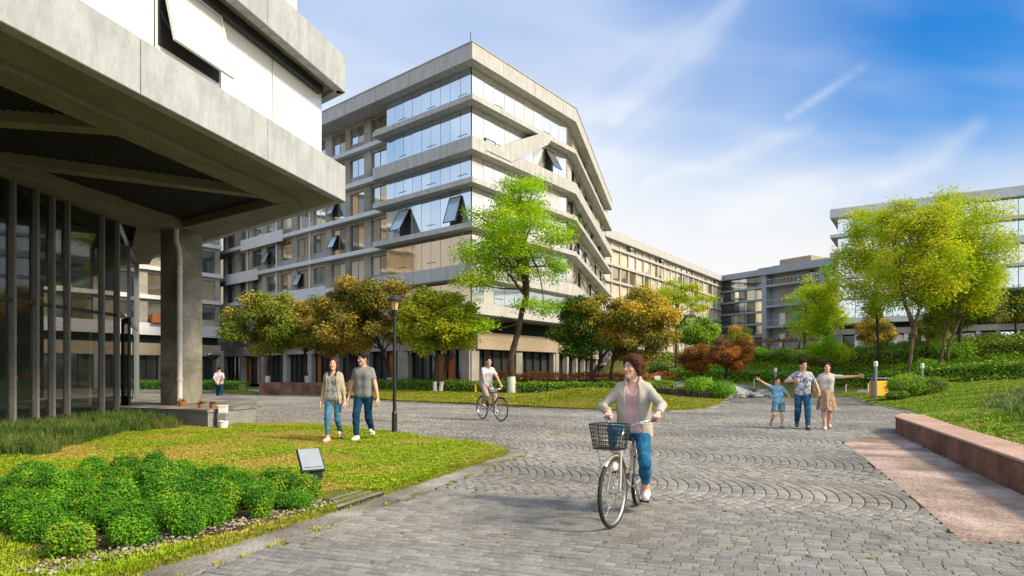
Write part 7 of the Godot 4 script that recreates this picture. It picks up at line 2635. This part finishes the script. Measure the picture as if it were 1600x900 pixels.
	# pots and tubs by the pillar
	var pots := [["terracotta pot with a dry plant, at the foot of the pillar's downpipe", -8.95, 17.35, 0.12, 0.14], ["small red pot left of the pair on the plinth corner", -8.05, 16.55, 0.075, 0.11], ["red pot at the outer corner of the plinth", -7.70, 16.45, 0.085, 0.11]]
	for q in pots:
		t = thing("flower_pot", q[0], "flower pot", P(q[1], q[2], 0.5))
		m = MB.new()
		var r: float = q[3]
		var h: float = q[4]
		m.lathe([Vector2(0, 0), Vector2(r * 0.68, 0), Vector2(r * 0.92, h * 0.78), Vector2(r, h * 0.80), Vector2(r, h), Vector2(r * 0.88, h), Vector2(r * 0.84, h * 0.86), Vector2(0, h * 0.86)], Transform3D(), 16)
		obj("pot", m, M.terracotta, t)
		m = MB.new()
		m.tint(Color(0.10, 0.085, 0.03))
		for i in 26:
			m.leaf(Vector3(rf(-0.05, 0.05), h * 0.86, rf(-0.05, 0.05)), rdir(), Vector3(rf(-1, 1), 0.9, rf(-1, 1)), rf(0.06, 0.14), 0.03)
		obj("plant", m, M.leaf, t)
	t = thing("foam_box", "white foam box standing on another beside the plinth", "box", P(-7.20, 15.95, 0.40), 0.2)
	m = MB.new()
	m.box(Vector3(-0.10, 0, -0.10), Vector3(0.10, 0.16, 0.10), Transform3D(), 0.015)
	obj("box", m, M.white, t)
	m = MB.new()
	m.box(Vector3(-0.11, 0.162, -0.11), Vector3(0.11, 0.20, 0.11), Transform3D(), 0.01)
	obj("lid", m, M.white, t)
	t = thing("stone_block", "grey concrete block between the white boxes", "block", P(-7.20, 15.95, 0.05), 0.1)
	m = MB.new()
	m.box(Vector3(-0.11, 0, -0.12), Vector3(0.11, 0.348, 0.12), Transform3D(), 0.015)
	obj("block", m, M.granite, t)
	t = thing("plastic_tub", "white plastic tub on the lawn at the plinth's corner", "tub", P(-7.02, 15.55, 0.05), 0.3)
	m = MB.new()
	m.lathe([Vector2(0, 0), Vector2(0.10, 0), Vector2(0.12, 0.17), Vector2(0.13, 0.17), Vector2(0.13, 0.19), Vector2(0.112, 0.19), Vector2(0.10, 0.03), Vector2(0, 0.03)], Transform3D(), 20)
	obj("tub", m, M.white, t)
	# stone planter wall and rocks at the mound's end
	t = thing("stone_wall", "low brown stone wall curving behind the rounded bushes", "wall", P(0, 0))
	var pts := [Vector2(7.6, 33.8), Vector2(8.3, 32.9), Vector2(9.0, 32.2), Vector2(9.8, 31.6), Vector2(10.6, 31.9)]
	for i in pts.size() - 1:
		for row in 2:
			for k in 3:
				var x0: Vector2 = pts[i].lerp(pts[i + 1], k / 3.0)
				var x1: Vector2 = pts[i].lerp(pts[i + 1], (k + 1) / 3.0)
				var F := frame(x0, x1)
				m = MB.new()
				var y: float = HB(x0.x, x0.y) - 0.1 + row * 0.27
				m.box(Vector3(0.01, y, -0.28 + rf(-0.03, 0.03)), Vector3(x0.distance_to(x1) - 0.01, y + 0.26, rf(-0.03, 0.03)), F, 0.035)
				obj("stone", m, M.brown_stone, t)
	var rocks := [["largest pale rock at the end of the mound lawn", 12.55, 36.2, 0.62, 0.42], ["pale rock behind the largest one", 13.4, 36.9, 0.45, 0.30], ["low dark grey rock left of the boy", 14.4, 36.8, 0.55, 0.30], ["small rock with a red brown foot at the kerb", 11.55, 34.3, 0.28, 0.26], ["flat pale rock between the pale and dark ones", 13.9, 36.4, 0.36, 0.2]]
	for q in rocks:
		m = MB.new()
		var s := 12
		var nz := FastNoiseLite.new()
		nz.seed = int(q[1] * 10)
		nz.frequency = 0.9
		for j in 8:
			for i in s:
				var P4 := []
				for e in [[0, 0], [1, 0], [1, 1], [0, 1]]:
					var th: float = PI * (j + e[1]) / 8.0
					var ph: float = TAU * (i + e[0]) / s
					var u := Vector3(sin(th) * cos(ph), cos(th), sin(th) * sin(ph))
					u *= 1.0 + 0.55 * nz.get_noise_3d(u.x * 1.7, u.y * 1.7, u.z * 1.7) 
					P4.append(u * Vector3(q[3], q[4], q[3] * 0.75))
				m.quad(P4[0], P4[1], P4[2], P4[3])
		tag(obj("rock", m, M.rock if q[1] != 14.4 else M.granite, null, Transform3D(Basis(), P(q[1], q[2], q[4] * 0.55))), q[0], "rock")
	# yellow bin, lamps and posts on the right lawn
	t = thing("litter_bin", "orange yellow litter bin between two lamp posts", "bin", P(18.9, 33.0, HD(18.9, 33.0)), 0.2)
	m = MB.new()
	m.box(Vector3(-0.38, 0.1, -0.25), Vector3(0.38, 0.88, 0.25), Transform3D(), 0.03)
	obj("body", m, M.yellow, t)
	m = MB.new()
	for x in [-0.43, 0.39]:
		m.box(Vector3(x, -0.1, -0.04), Vector3(x + 0.04, 1.0, 0.04))
	m.box(Vector3(-0.46, 1.0, -0.27), Vector3(0.46, 1.05, 0.27), Transform3D(), 0.01)
	obj("frame", m, M.alu, t)
	lamp_post("grey lamp post with a white head beside the bin", P(18.3, 32.2, HD(18.3, 32.2)), 1.9, M.white)
	lamp_post("shorter lamp post right of the bin, by the forked tree", P(22.3, 34.8, HD(22.3, 34.8)), 1.4, M.white)
	lamp_post("slim lamp post behind the child's raised arm", P(16.3, 39.6, HD(16.3, 39.6)), 1.6, M.white)
	t = thing("bollard", "short yellow bollard at the hedge behind the cycling man", "bollard", P(-2.1, 37.0, 0.15))
	m = MB.new()
	m.lathe([Vector2(0.075, -0.2), Vector2(0.075, 0.52), Vector2(0.06, 0.58), Vector2(0.0, 0.6)], Transform3D(), 14)
	obj("post", m, M.yellow, t)
	t = thing("disc_lamp", "dark disc topped garden lamp behind the walking man", "lamp post", P(-23.3, 50.0, 0.0))
	m = MB.new()
	m.tube([Vector3(0, -0.2, 0), Vector3(0, 2.5, 0)], [0.05], 8)
	obj("post", m, M.dark_metal, t)
	m = MB.new()
	m.lathe([Vector2(0.0, 2.45), Vector2(0.2, 2.5), Vector2(0.5, 2.75), Vector2(0.52, 2.82), Vector2(0.3, 2.95), Vector2(0.0, 3.0)], Transform3D(), 16)
	obj("lamp_head", m, M.dark_metal, t)
	# small white plant tags in the hedge
	t = thing("white_sign", "small white sign box at the end of the clipped hedge", "sign", P(8.7, 38.3, HB(8.7, 38.3)))
	m = MB.new()
	m.box(Vector3(-0.18, 0.55, -0.03), Vector3(0.18, 0.92, 0.03), Transform3D(), 0.01)
	obj("panel", m, M.white, t)
	m = MB.new()
	m.box(Vector3(-0.03, -0.1, -0.06), Vector3(0.03, 0.8, -0.032))
	obj("post", m, M.alu, t)
	var stakes := [[14.2, 45.6], [16.6, 43.9], [18.6, 40.2], [20.0, 38.4], [20.8, 37.4], [26.6, 32.3]]
	for i in stakes.size():
		var q: Array = stakes[i]
		m = MB.new()
		m.box(Vector3(-0.03, -0.1, -0.03), Vector3(0.03, 0.62, 0.03), Transform3D(Basis(Vector3.BACK, rf(-0.1, 0.1)), Vector3.ZERO), 0.01)
		tag(obj("marker_stake", m, M.limewash, null, Transform3D(Basis(), P(q[0], q[1], HD(q[0], q[1])))), ["white stake at the left end of the foot hedge", "white stake behind the rust red trees' right side", "white stake left of the child", "white stake right of the woman's outstretched arm", "white stake just left of the bin", "white stake on the lawn at the far right"][i], "stake")

func _ready() -> void:
	rng.seed = 7
	make_light()
	make_materials()
	build_ground()
	build_main()
	build_far()
	build_near()
	build_plants()
	build_objects()
	build_people()
	build_bikes()
